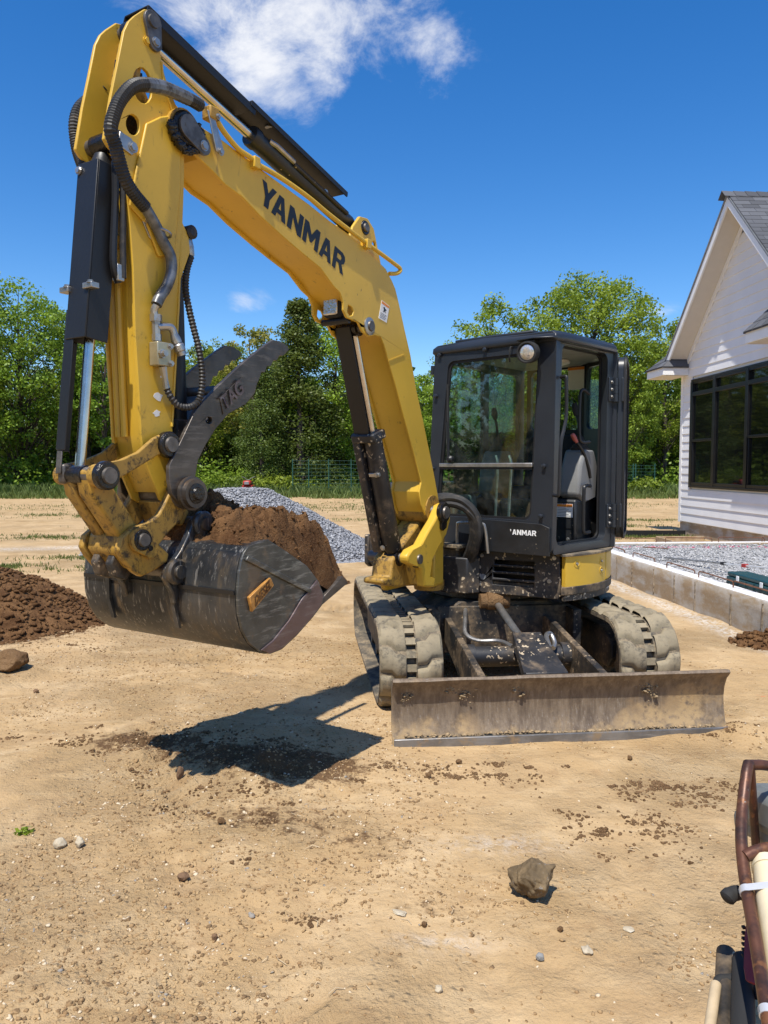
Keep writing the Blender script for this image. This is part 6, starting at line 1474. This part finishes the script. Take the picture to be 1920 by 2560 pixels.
# ---- bucket linkage and coupler
lk = node('linkage', BF(2.6, 0, 1.5))
for n0_, n1_ in ((.128, .152), (-.108, -.086)):
    part(MB(BF).prism(DOG, n0_, n1_), 'idler_link', 'yellow_worn', lk, bevel=.006)
PL = [(2.850, 1.600), (2.790, 1.625), (2.765, 1.590), (2.610, 1.375), (2.570, 1.320), (2.590, 1.270), (2.640, 1.255), (2.680, 1.290), (2.830, 1.500)]
part(MB(BF).prism(PL, .012, .105), 'push_link', 'yellow_worn', lk, bevel=.012)
part(MB(BF).prism(PL, -.084, -.012), 'push_link', 'yellow_worn', lk, bevel=.012)
part(MB(BF).prism([(2.80, 1.56), (2.78, 1.52), (2.63, 1.31), (2.65, 1.30), (2.80, 1.50)], -.012, .012), 'link_web', 'yellow_worn', lk)
part(MB(BF).lathe((2.812, -.135, 1.581), (2.812, -.085, 1.581), [(0, .030), (.01, .042), (.04, .042), (.05, .030)], 22), 'joint_boss', 'yellow_worn', lk)
part(MB(BF).lathe((2.812, .100, 1.581), (2.812, .160, 1.581), [(0, .038), (.01, .048), (.05, .048), (.06, .04)], 22), 'joint_boss', 'yellow_worn', lk)
pin((2.465, 1.715), -.13, .185, .036, parent=lk); pin((2.812, 1.581), -.13, .205, .036, parent=lk)
part(MB(BF).lathe((2.377, -.17, 1.496), (2.377, .157, 1.496), [(0, .05), (.03, .075), (.06, .062), (.27, .062), (.30, .075), (.327, .06)], 22), 'main_pin', 'pin_steel', lk)
cp = node('quick_coupler', BF(2.55, 0, 1.3))
for s in (1, -1): part(MB(BF).prism(HOOK, s * .105, s * .140), 'hook_plate', 'yellow_worn', cp, bevel=.008)
part(MB(BF).prism([(2.70, 1.33), (2.72, 1.26), (2.66, 1.18), (2.60, 1.15), (2.48, 1.20), (2.45, 1.25), (2.52, 1.29), (2.60, 1.33)], -.104, .104), 'coupler_body', 'yellow_worn', cp, bevel=.02)
part(MB(BF).prism([(2.44, 1.46), (2.40, 1.36), (2.34, 1.34), (2.30, 1.40), (2.33, 1.47)], -.104, .104), 'coupler_neck', 'yellow_worn', cp, bevel=.01)
part(MB(BF).prism(oval(2.624, 1.301, -.045, -.045, .060, .038), .142, .165), 'pin_lug', 'yellow_worn', cp, bevel=.006)
pin((2.624, 1.301), -.17, .182, .030, parent=cp)
part(MB(BF).lathe((2.585, .165, 1.262), (2.585, .169, 1.262), [(0, .012), (.004, .012)], 12), 'lug_hole', 'grease', cp)
for s in (-.05, .05): part(MB(BF).prism([(2.70, 1.24), (2.72, 1.20), (2.70, 1.14), (2.64, 1.12), (2.60, 1.16), (2.64, 1.20)], s - .022, s + .022), 'hook_tip', 'frame_dark', cp, bevel=.008)
# ---- bucket
bk = node('bucket', BF(2.3, 0, .8))
BW, BL = .53, .49
shell = BUCKET[8:] + [BUCKET[0]]; shell = [BUCKET[7]] + shell
def offset(poly, d):
    out = []
    for i, p in enumerate(poly):
        a, b = V(*poly[max(i - 1, 0)]), V(*poly[min(i + 1, len(poly) - 1)]); t = (b - a) / np.linalg.norm(b - a); out.append((p[0] - t[1] * d, p[1] + t[0] * d))
    return out
sm = [tuple(p) for p in catmull([(p[0], p[1], 0) for p in shell], 3)]; sm = [(p[0], p[1]) for p in sm]
ins = offset(sm, -.014)
cen = V(2.15, 1.0)
if np.linalg.norm(V(*ins[len(ins) // 2]) - cen) > np.linalg.norm(V(*sm[len(sm) // 2]) - cen): ins = offset(sm, .014)
part(MB(BF).prism(sm + ins[::-1], -BL + .001, BW - .001), 'shell', 'bucket_steel', bk, angle=40)
part(MB(BF).prism(BUCKET, BW, BW + .014), 'side_plate', 'bucket_side', bk, bevel=.003)
part(MB(BF).prism(BUCKET, -BL - .014, -BL), 'side_plate', 'bucket_side', bk, bevel=.003)
part(MB(BF).prism([(2.401, 1.248), (2.374, 1.272), (2.245, 1.293), (2.235, 1.27), (2.36, 1.25), (2.385, 1.235)], -BL + .001, BW - .001), 'top_tube', 'bucket_steel', bk, bevel=.006)
part(MB(BF).prism(WEAR, BW + .0145, BW + .024), 'wear_plate', 'wear_steel', bk, bevel=.003)
part(MB(BF).prism([(2.385, 1.235), (2.40, 1.215), (1.96, 1.01), (1.95, 1.03)], BW + .0145, BW + .026), 'side_rib', 'bucket_side', bk, bevel=.003)
part(MB(BF).prism(LIP, -BL - .012, BW + .012), 'cutting_edge', 'thumb_steel', bk, bevel=.003)
part(MB(BF).prism([(2.4465, 1.088), (2.4545, 1.088), (2.4525, 1.070), (2.4445, 1.070)], -BL, BW), 'back_seam', 'black_print', bk)
for n_ in (.155, -.30): part(MB(BF).prism([(2.447, 1.20), (2.462, 1.20), (2.458, .98), (2.43, .88), (2.418, .88), (2.440, .98)], n_ - .012, n_ + .012), 'back_rib', 'bucket_steel', bk)
for s in (.165, -.165):
    part(MB(BF).prism(EARN, s - .018, s + .018), 'ear', 'bucket_steel', bk, bevel=.006)
for p in ((2.301, 1.353), (2.462, 1.146)):
    part(MB(BF).cyl((p[0], -.20, p[1]), (p[0], .20, p[1]), .030, 20), 'ear_pin', 'pin_steel', bk)
    for s in (1, -1): part(MB(BF).lathe((p[0], s * .180, p[1]), (p[0], s * .225, p[1]), [(0, .058), (.02, .060), (.03, .050), (.03, .032), (.045, .030)], 22), 'pin_boss', 'bucket_steel', bk)
pt = node('name_plate', BF(2.3, .55, 1.05))
part(MB(BF).prism(PLATE, BW + .0145, BW + .032), 'plate', 'brass_plate', pt, bevel=.004)
P_ = [V(*p) for p in PLATE]; o2 = P_[3] * .86 + P_[1] * .14
o_ = BF(o2[0], BW + .0325, o2[1]); e2 = P_[2] * .92 + P_[0] * .08; r_ = BF(e2[0], BW + .0325, e2[1]) - o_
text_mesh('plate_letters', 'DIESEL', 'soil', pt, o_, r_, V(0, 0, 1) + BU * .05, .045, np.linalg.norm(r_) * .92, .002, .03)
# ------------------------------------------------------------------ soil heaped in the bucket
sl = thing('soil_load', 'heap of dark brown soil filling the raised bucket', 'soil', tuple(BF(2.1, 0, 1.1)))
nu, nn_ = 150, 190
Ug, Ng = np.meshgrid(np.linspace(0, 1, nu), np.linspace(-1, 1, nn_)); Ug, Ng = Ug.ravel(), Ng.ravel()
u = 2.39 + (1.575 - 2.39) * Ug; nrm_ = .02 + Ng * (BW - .024)
base = np.interp(Ug, [0, .18, .75, .90, 1], [1.235, 1.262, 1.03, 1.035, 1.040])
edge = np.clip((1 - np.abs(Ng)) / .10, 0, 1) ** .5 * np.clip(Ug / .08, 0, 1) ** .7 * np.clip((1 - Ug) / .26, 0, 1) ** .75
heap = .16 * np.exp(-((Ug - .40) / .26) ** 2) + .16 * np.exp(-((Ug - .72) / .22) ** 2) + .07 * (Ng < 0) * np.exp(-((Ug - .25) / .2) ** 2)
gs = np.random.default_rng(12); clod = np.zeros_like(u)
for k in range(95):                       # cohesive lumps piled on one another: each a flat-topped, ragged block
    cu, cn = gs.random(), gs.random() * 2 - 1; r = .035 + .11 * gs.random() ** 1.6; a = gs.random() * 3.14
    if cn > .35 and cu < .6: r *= .55
    dx, dy = (u - (2.39 - .815 * cu)), (nrm_ - cn * BW); ex_, ey_ = dx * math.cos(a) + dy * math.sin(a), -dx * math.sin(a) + dy * math.cos(a)
    d = np.hypot(ex_, ey_ * (1 + .8 * gs.random())) * (1 + .9 * (fbm(u * 13 + k, nrm_ * 13, k, 3) - .5))
    top = r * (.55 + .5 * gs.random()); tilt = (gs.random() - .5) * 1.2
    clod = np.maximum(clod, np.clip((r - d) / (r * .28), 0, 1) * (top + tilt * ex_))
clod = np.clip(clod, 0, .18)
rough_ = .05 * (fbm(u * 7, nrm_ * 7, 3, 3) - .5) + .045 * (fbm(u * 22, nrm_ * 22, 9, 4) - .5) + .022 * (fbm(u * 70, nrm_ * 70, 2, 2) - .5)
z = base + edge * (heap * (.85 + .3 * fbm(Ng * 2 + 5, Ug * 2, 4, 2)) + clod + rough_) - .03 * (1 - edge)
P_ = BO[None] + u[:, None] * BU + nrm_[:, None] * BN; P_[:, 2] = z
i0 = (np.arange(nn_ - 1)[:, None] * nu + np.arange(nu - 1)[None]).ravel()
mesh_np('heap', P_ - np.array(sl.location), np.stack([i0, i0 + 1, i0 + nu + 1, i0 + nu], 1), 'soil', sl)
for k, (u_, n_, z_, r_) in enumerate(((2.12, .16, 1.34, (.13, .11, .085)), (2.20, -.20, 1.37, (.16, .15, .10)), (1.98, .38, 1.20, (.12, .09, .05)))):
    v, f = rock_np(r_, 60 + k, 5, .55, 9); v = v * (1 + .10 * (vnoise3(v * 60, 3) - .5) + .08 * (vnoise3(v * 140, 5) - .5))[:, None]; c = BF(u_, n_, z_) - np.array(sl.location); mesh_np('clod', v + c, f, 'soil', sl, smooth=False)
k = 1500; uu, nn2 = gs.random(k), gs.random(k) * 2 - 1
idx = ((nn2 + 1) / 2 * (nn_ - 1)).astype(int) * nu + (uu * (nu - 1)).astype(int)
v, f = scatter(P_[idx] - np.array(sl.location) + V(0, 0, .002), .003 + .009 * gs.random(k) ** 2.5, 1, .8, 5, .45)
o = mesh_np('crumb', v, f, 'soil', sl); o['kind'] = 'stuff'
# ------------------------------------------------------------------ heaps on the ground
def heap_mesh(name, label, cat, cx, cy, rx, ry, h, mt, seed, stones, smin, smax, smat, power=1.0, flat=.0, res=90, lump=.12, root_kind=None):
    root = thing(name, label, cat, (cx, cy, 0))
    X_, Y_ = np.meshgrid(np.linspace(-1.25, 1.25, res), np.linspace(-1.25, 1.25, res)); X_, Y_ = X_.ravel(), Y_.ravel()
    def hz_(x, y):
        r = np.hypot(x, y) * (1 + .22 * (fbm(x * 1.5 + seed, y * 1.5, seed, 2) - .5) * 2); t = np.clip(1 - np.maximum(0, r - flat) / (1 - flat), -.3, 1)
        return h * np.sign(t) * np.abs(t) ** power
    wx_, wy_ = cx + X_ * rx, cy + Y_ * ry; zz = hz_(X_, Y_) + lump * h * (fbm(X_ * 5, Y_ * 5, seed, 4) - .5) * (hz_(X_, Y_) > .02) + ground_h(wx_, wy_) - .012
    i0 = (np.arange(res - 1)[:, None] * res + np.arange(res - 1)[None]).ravel()
    mesh_np('mound', np.stack([X_ * rx, Y_ * ry, zz], 1), np.stack([i0, i0 + 1, i0 + res + 1, i0 + res], 1), mt, root, smooth=True)
    g = np.random.default_rng(seed); q = g.random(stones) * 6.283; r = np.sqrt(g.random(stones)) * 1.08; x, y = r * np.cos(q), r * np.sin(q)
    z_ = np.maximum(hz_(x, y), 0) + lump * h * (fbm(x * 5, y * 5, seed, 4) - .5) * (hz_(x, y) > .02) + ground_h(cx + x * rx, cy + y * ry)
    s = smin + (smax - smin) * g.random(stones) ** (2.2 if mt == 'crushed_stone' else 4.5)
    v, f = scatter(np.stack([x * rx, y * ry, z_], 1), s, 1, .72, seed + 1, .42); o = mesh_np('stones', v, f, smat, root, attrs=dict(pink=np.zeros(len(v)))); o['kind'] = 'stuff'
    return root
heap_mesh('stone_pile', 'broad grey pile of crushed stone behind the bucket', 'stone pile', -2.75, 14.9, 2.75, 2.6, 1.17, 'crushed_stone', 4, 22000, .012, .038, 'crushed_stone', 1.0, .18, 110, .02)
heap_mesh('soil_pile', 'dark brown crumbly soil pile at the left edge', 'soil pile', -4.60, 7.85, 1.65, 1.3, .85, 'soil', 8, 9000, .004, .036, 'soil', 1.1, .05, 110, .16)
heap_mesh('soil_pile', 'small brown soil pile by the concrete wall at the right edge', 'soil pile', 3.75, 6.95, .55, .38, .16, 'soil', 9, 700, .006, .040, 'soil', 1.0, .1, 60, .3)
# ------------------------------------------------------------------ single stones one can point at
def stone(px, py, w, hgt, name, label, mt, seed, depth=.9, sub=4, sink=.25, rough=.28, rz=None, cuts=9):
    """stone resting on the ground where the ray through this spot meets it; w, hgt in metres"""
    d = V((px - 960) / 1923, 0, 0); t = R(-3.4223); fw, upv = V(0, math.cos(t), math.sin(t)), V(0, -math.sin(t), math.cos(t))
    ray = fw + V(1, 0, 0) * (px - 960) / 1923 - upv * (py - 1280) / 1923; s = -1.62 / ray[2]; x, y = ray[0] * s, ray[1] * s + w * depth * .4
    v, f = rock_np((w / 2, w * depth / 2, hgt / 2), seed, sub, rough, cuts); v = v + V(0, 0, hgt / 2 * (1 - sink))
    o = mesh_np(name, v, f, mt); o.location = (x, y, float(ground_h(x, y))); o.rotation_euler = (0, 0, R(rz if rz is not None else seed * 37 % 360)); tag(o, label, 'stone', 'loose stones on the dirt'); return o
stone(1340, 2258, .165, .155, 'fieldstone', 'large brown and grey rock alone on the dirt, the biggest one', 'fieldstone', 6, 1.0, 5, .04, .38, 0, 16)
stone(448, 1965, .045, .075, 'upright_stone', 'brown stone standing on end at the lower edge of the bucket shadow', 'brown_stone', 21, .7)
stone(145, 2122, .055, .045, 'pale_stone', 'rounded cream stone, left one of a pair near the left edge', 'pale_stone', 22, 1.0, 4, .3, .12)
stone(195, 2120, .048, .05, 'pale_stone', 'cream stone with a flat top, right one of the pair at left', 'pale_stone', 23)
stone(455, 2200, .048, .042, 'brown_stone', 'brown stone with a pale patch below the bucket shadow', 'brown_stone', 24)
stone(8, 1688, .26, .18, 'soil_boulder', 'big round brown clod at the foot of the left soil pile', 'soil_clod', 25, 1.0, 4, .2, .3)
stone(1352, 2392, .030, .028, 'grey_stone', 'small angular grey stone below the large rock', 'grey_stone', 26)
stone(1470, 2378, .055, .022, 'flat_stone', 'flat pale tan stone below and right of the large rock', 'pale_stone', 27, .7)
stone(1097, 2465, .028, .024, 'white_stone', 'small bright white stone near the bottom of the picture', 'pale_stone', 28)
stone(1575, 2328, .045, .012, 'flat_stone', 'pale flat stone pressed into the dirt right of the large rock', 'pale_stone', 29, .8)
stone(1148, 1925, .034, .03, 'soil_clod', 'dark brown clod in front of the blade, left of centre', 'soil_clod', 30)
stone(1072, 1955, .030, .028, 'soil_clod', 'brown clod near the left end of the blade', 'soil_clod', 31)
stone(1576, 1915, .032, .03, 'soil_clod', 'topmost dark clod of the scatter before the blade', 'soil_clod', 32)
stone(552, 2068, .036, .034, 'soil_clod', 'reddish brown clod below the tip of the bucket shadow', 'soil_clod', 33)
stone(535, 2345, .022, .030, 'brown_stone', 'small dark stone standing up in the open dirt', 'brown_stone', 34)
stone(1062, 2312, .024, .022, 'brown_stone', 'round brown clod left of the large rock', 'soil_clod', 35)
stone(1402, 2325, .022, .022, 'brown_stone', 'dark clod just under the large rock', 'soil_clod', 36)
stone(88, 1480 + 250, .05, .035, 'brown_stone', 'flat stone right of the big clod at left', 'brown_stone', 37)
stone(1000, 2290, .07, .010, 'flat_stone', 'white flat stone flush with the dirt left of the large rock', 'pale_stone', 38, .5)
# ------------------------------------------------------------------ pebbles and crumbs nobody could count
g = np.random.default_rng(77)
def spread(n, fn, s0, s1, p, seed, sub=1, mt='pebble', name='pebbles', label=None, sq=.6):
    x, y = fn(n); z = ground_h(x, y); s = s0 + (s1 - s0) * g.random(len(x)) ** p
    v, f = scatter(np.stack([x, y, z + s * .12], 1), s, sub, sq, seed, .38 if sub == 1 else .22); o = mesh_np(name, v, f, mt); tag(o, label, 'pebbles', kind='stuff'); return o
def field(n):
    y = 1.6 + 6.4 * g.random(n) ** 1.25; x = (g.random(n) - .5) * (1.5 + y * 1.15)
    m_ = fbm(x * .9 + 4, y * .9, 14, 3) + .10 * np.clip(-x, -1, 1.2) + .35 * (fbm(x * 5, y * 5, 24, 2) - .5); k = g.random(n) < np.clip((m_ - .40) * 4.5, .06, 1); return x[k], y[k]
spread(120000, field, .0015, .0095, 3.0, 41, label='fine pebbles and grit strewn over the tan dirt')
def field2(n):
    y = 2.0 + 7 * g.random(n); x = (g.random(n) - .5) * (1.5 + y * 1.1); k = fbm(x * .9 + 4, y * .9, 14, 3) + .10 * np.clip(-x, -1, 1.2) > .50; return x[k], y[k]
spread(1000, field2, .003, .016, 3.2, 42, 2, 'pebble', 'larger_pebbles', 'scattered larger pebbles on the dirt')
def crumbs(n):
    C = [(-1.42, 4.35, .36, .16, 5), (-.35, 3.95, .24, .18, 3), (-.62, 3.5, .26, .16, 2), (1.45, 3.75, .32, .08, 3), (1.15, 3.35, .28, .18, 3), (.45, 3.95, .3, .1, 2), (.25, 2.72, .3, .1, .5), (-.9, 4.1, .5, .3, 4), (.0, 3.1, .4, .3, .8), (2.2, 4.5, .35, .08, 2), (-3.2, 7.2, .5, .5, 3), (.6, 3.2, .6, .5, .5)]
    w = np.array([c[4] for c in C]); i = g.choice(len(C), 260, p=w / w.sum()); A = np.array(C)[i]; sx, sy = A[:, 0] + A[:, 2] * g.normal(size=260) * .8, A[:, 1] + A[:, 3] * g.normal(size=260) * .8
    j = g.choice(260, n, p=(lambda q: q / q.sum())(g.random(260) ** 2)); sp_ = .012 + .05 * g.random(260); return sx[j] + sp_[j] * g.normal(size=n), sy[j] + sp_[j] * g.normal(size=n) * .7
spread(7500, crumbs, .0013, .0115, 3.4, 43, 1, 'soil_clod', 'soil_crumbs', 'dark brown soil crumbs spilled on the tan dirt', .8)
# dry stalks and wood chips lying about
m = MB()
for k in range(170):
    y = 2.0 + 4.5 * g.random(); x = (g.random() - .5) * (1.2 + y * 1.0); a = g.random() * 6.283; L = .012 + .05 * g.random() ** 2; zz = float(ground_h(x, y)) + .004
    m.tube([(x, y, zz), (x + L * .5 * math.cos(a), y + L * .5 * math.sin(a), zz + .006), (x + L * math.cos(a + .4), y + L * math.sin(a + .4), zz)], .0011, 4)
o = m.build('dry_stalks', 'tan_post', None, normals=False); tag(o, 'dry stalks and bits of straw on the dirt', 'straw', kind='stuff')
# a small green weed at the lower left
wv, wf, wsh = leaves(np.array([[0, 0, .012], [.02, .01, .012], [-.02, 0, .01]]), np.array([.014, .012, .012]), 14, .022, g)
w_ = mesh_np('weed', wv, wf, 'leaf_bright', attrs=dict(leaf=wsh)); w_.location = (PX(35, 3.29) , 3.29, float(ground_h(PX(35, 3.29), 3.29))); tag(w_, 'tiny green weed on the dirt near the left edge', 'weed')
# ------------------------------------------------------------------ rusty tube frame of a small machine at the lower right corner
t_ = R(-3.4223); _fw, _up = V(0, math.cos(t_), math.sin(t_)), V(0, -math.sin(t_), math.cos(t_))
def SP(x, y, D):
    """a point of the nearby frame, given by bearing and distance from where the photographer stood"""
    r = _fw + V(1, 0, 0) * (x - 960) / 1923 - _up * (y - 1280) / 1923; return V(0, 0, 1.62) + r * D
rk = thing('tube_frame_machine', 'rusty bent steel tube frame with clamped cream pipe in the lower right corner', 'machine', (1.05, 1.4, 0))
def rp(mb, name, m, bevel=0, **k): return mb.build(name, m, rk, bevel, **k)
TR_ = .0125
main = [SP(1872, 1908, 1.78), SP(1866, 1935, 1.76), SP(1857, 2010, 1.72), SP(1853, 2080, 1.67), SP(1857, 2150, 1.62), SP(1868, 2230, 1.56), SP(1884, 2320, 1.48), SP(1902, 2430, 1.40), SP(1925, 2570, 1.30), SP(1960, 2760, 1.20), SP(2000, 3000, 1.10)]
rp(MB().tube(catmull(main, 6), TR_, 16), 'side_tube', 'rust_tube')
top = [SP(1868, 1912, 1.782), SP(1900, 1912, 1.79), SP(1960, 1918, 1.80), SP(2100, 1930, 1.82)]
rp(MB().tube(top, TR_ * .95, 16), 'top_tube', 'rust_tube')
rp(MB().tube([SP(1876, 1915, 1.785), SP(1884, 2030, 1.84), SP(1890, 2120, 1.86), SP(1900, 2300, 1.9)], TR_ * .8, 12), 'rear_tube', 'rust_tube')
rp(MB().tube(catmull([SP(1862, 2142, 1.62), SP(1885, 2130, 1.625), SP(1925, 2120, 1.63), SP(2050, 2110, 1.64)], 4), TR_, 16), 'cross_tube', 'rust_tube')
# plastic tank
def block(c, ax, h, name, m, bev): rp(MB().box(c, h, ax), name, m, bev)
AXk = (V(1, 0, 0), V(0, .97, -.22), V(0, .22, .97))
block(SP(1960, 2030, 1.86), AXk, (.066, .10, .055), 'tank', 'grey_plastic', .03)
block(SP(1962, 2075, 1.90), AXk, (.080, .12, .030), 'tank_base', 'grey_plastic', .02)
# cream pipe held by two worm clamps
pipe = [SP(1922, 2178, 1.60), SP(1932, 2260, 1.53), SP(1960, 2420, 1.42), SP(1990, 2600, 1.32), SP(2040, 2850, 1.2)]
rp(MB().tube(pipe, .030, 24), 'cream_pipe', 'pvc_cream')
rp(MB().tube([pipe[0], pipe[0] + (pipe[0] - pipe[1]) * .25], [.033, .032], 24), 'pipe_end', 'pvc_cream')
def band(p, q, dirv, name='hose_clamp'):
    """a flat steel strap round two tubes with the worm slots cut in it"""
    p, q = V(*p), V(*q); d = V(*dirv) / np.linalg.norm(dirv); x = q - p; x = x - d * (x @ d); L = np.linalg.norm(x); x /= L; y = np.cross(d, x)
    ra, rb = TR_ + .002, .0325; pts = [p + ra * (math.cos(a) * x + math.sin(a) * y) for a in np.linspace(math.pi * .5, math.pi * 1.5, 14)] + [p + x * L + rb * (math.cos(a) * x + math.sin(a) * y) for a in np.linspace(-math.pi * .5, math.pi * .5, 18)]
    n = len(pts); vs = [a - d * .008 for a in pts] + [a + d * .008 for a in pts]; c = (p + q) / 2
    inn = [v + (c + d * ((v - c) @ d) - v) * .05 for v in vs]
    fs = [(i, (i + 1) % n, (i + 1) % n + n, i + n) for i in range(n)]
    m = MB().raw(vs + inn, fs + [tuple(k + 2 * n for k in reversed(f)) for f in fs] + [(i, (i + 1) % n, (i + 1) % n + 2 * n, i + 2 * n) for i in range(n)] + [(i + n, (i + 1) % n + n, (i + 1) % n + 3 * n, i + 3 * n) for i in range(n)])
    o = rp(m, name, 'clamp_steel')
    for k in range(7):
        a = math.pi * (1.02 + .055 * k); s_ = p + (ra + .0006) * (math.cos(a) * x + math.sin(a) * y); tt = -math.sin(a) * x + math.cos(a) * y; nn = math.cos(a) * x + math.sin(a) * y
        MB().box(s_, (.0007, .0055, .0004), (tt, d, nn)).build('slot', 'grey_print', o)
band(main[5], pipe[1] + V(0, 0, 0), main[6] - main[4])
band(main[7] + (main[8] - main[7]) * .75, pipe[3] * .45 + pipe[2] * .55, main[8] - main[7])
# black lever, red perforated guard, tan posts and dark shadow stand-ins below
lev = [SP(1868, 2240, 1.62), SP(1845, 2232, 1.62), SP(1825, 2238, 1.615), SP(1813, 2250, 1.61)]
rp(MB().tube(catmull(lev, 5), [.013] * 5 + [.0150] * 5 + [.0165] * 4 + [.0135, .008], 14), 'lever', 'rubber')
rp(MB().tube([SP(1868, 2240, 1.62), SP(1885, 2330, 1.60), SP(1900, 2500, 1.55)], .010, 10), 'lever_stem', 'rubber')
gq_ = [SP(1866, 2285, 1.66), SP(1860, 2345, 1.62), SP(1858, 2420, 1.56), SP(1862, 2450, 1.52), SP(1895, 2462, 1.50), SP(1895, 2285, 1.64)]
ng = np.cross(gq_[1] - gq_[0], gq_[4] - gq_[0]); ng /= np.linalg.norm(ng)
rp(MB().raw(gq_ + [p - ng * .012 for p in gq_], [(0, 1, 2, 3, 4, 5), (11, 10, 9, 8, 7, 6)] + [(i, (i + 1) % 6, (i + 1) % 6 + 6, i + 6) for i in range(6)]), 'red_guard', 'machine_red', .003)
for k in range(6):
    p = SP(1859.5, 2318 + k * 14, 1.645 - k * .008); rp(MB().box(p, (.0035, .004, .0022)), 'guard_slot', 'rubber')
for (x0, y0, x1, y1, D0, D1, w_, mt) in ((1790, 2462, 1770, 2600, 1.62, 1.48, .011, 'tan_post'), (1836, 2385, 1834, 2600, 1.70, 1.50, .006, 'tan_post'), (1815, 2380, 1806, 2600, 1.72, 1.52, .020, 'frame_dark'), (1858, 2400, 1858, 2600, 1.66, 1.46, .022, 'rubber')):  # the dark tubes take the place of shadows between the tan posts
    a, b = SP(x0, y0, D0), SP(x1, y1, D1)
    rp(MB().tube([a + (a - b) * .015, a, a * .6 + b * .4, b, b + (b - a) * .6], [w_ * .55, w_, w_, w_, w_], 14), 'post', mt)
rp(MB().tube(catmull([SP(1792, 2470, 1.63), SP(1800, 2450, 1.64), SP(1830, 2448, 1.64)], 4), .011, 12), 'dark_loop', 'rubber')  # dark loop modelled in place of a shadow
# base frame out of the picture that carries it all
rp(MB().span((.78, .55, .22), (1.6, 1.35, .30)), 'deck', 'machine_red', .01)
for (x, y) in ((.9, .7), (1.5, .7), (.9, 1.25), (1.5, 1.25)): rp(MB().lathe((x - .04, y, .16), (x + .04, y, .16), [(0, .06), (0, .16), (.08, .16), (.08, .06)], 20), 'wheel', 'rubber')
for (p) in (main[-1], V(1.35, .9, .9)): rp(MB().tube([V(*p), V(p[0] + .05, min(p[1], 1.2), .29)], TR_, 12), 'upright', 'rust_tube')
rp(MB().tube([SP(1900, 2300, 1.9), V(1.3, 1.3, .29)], TR_ * .8, 12), 'upright', 'rust_tube')
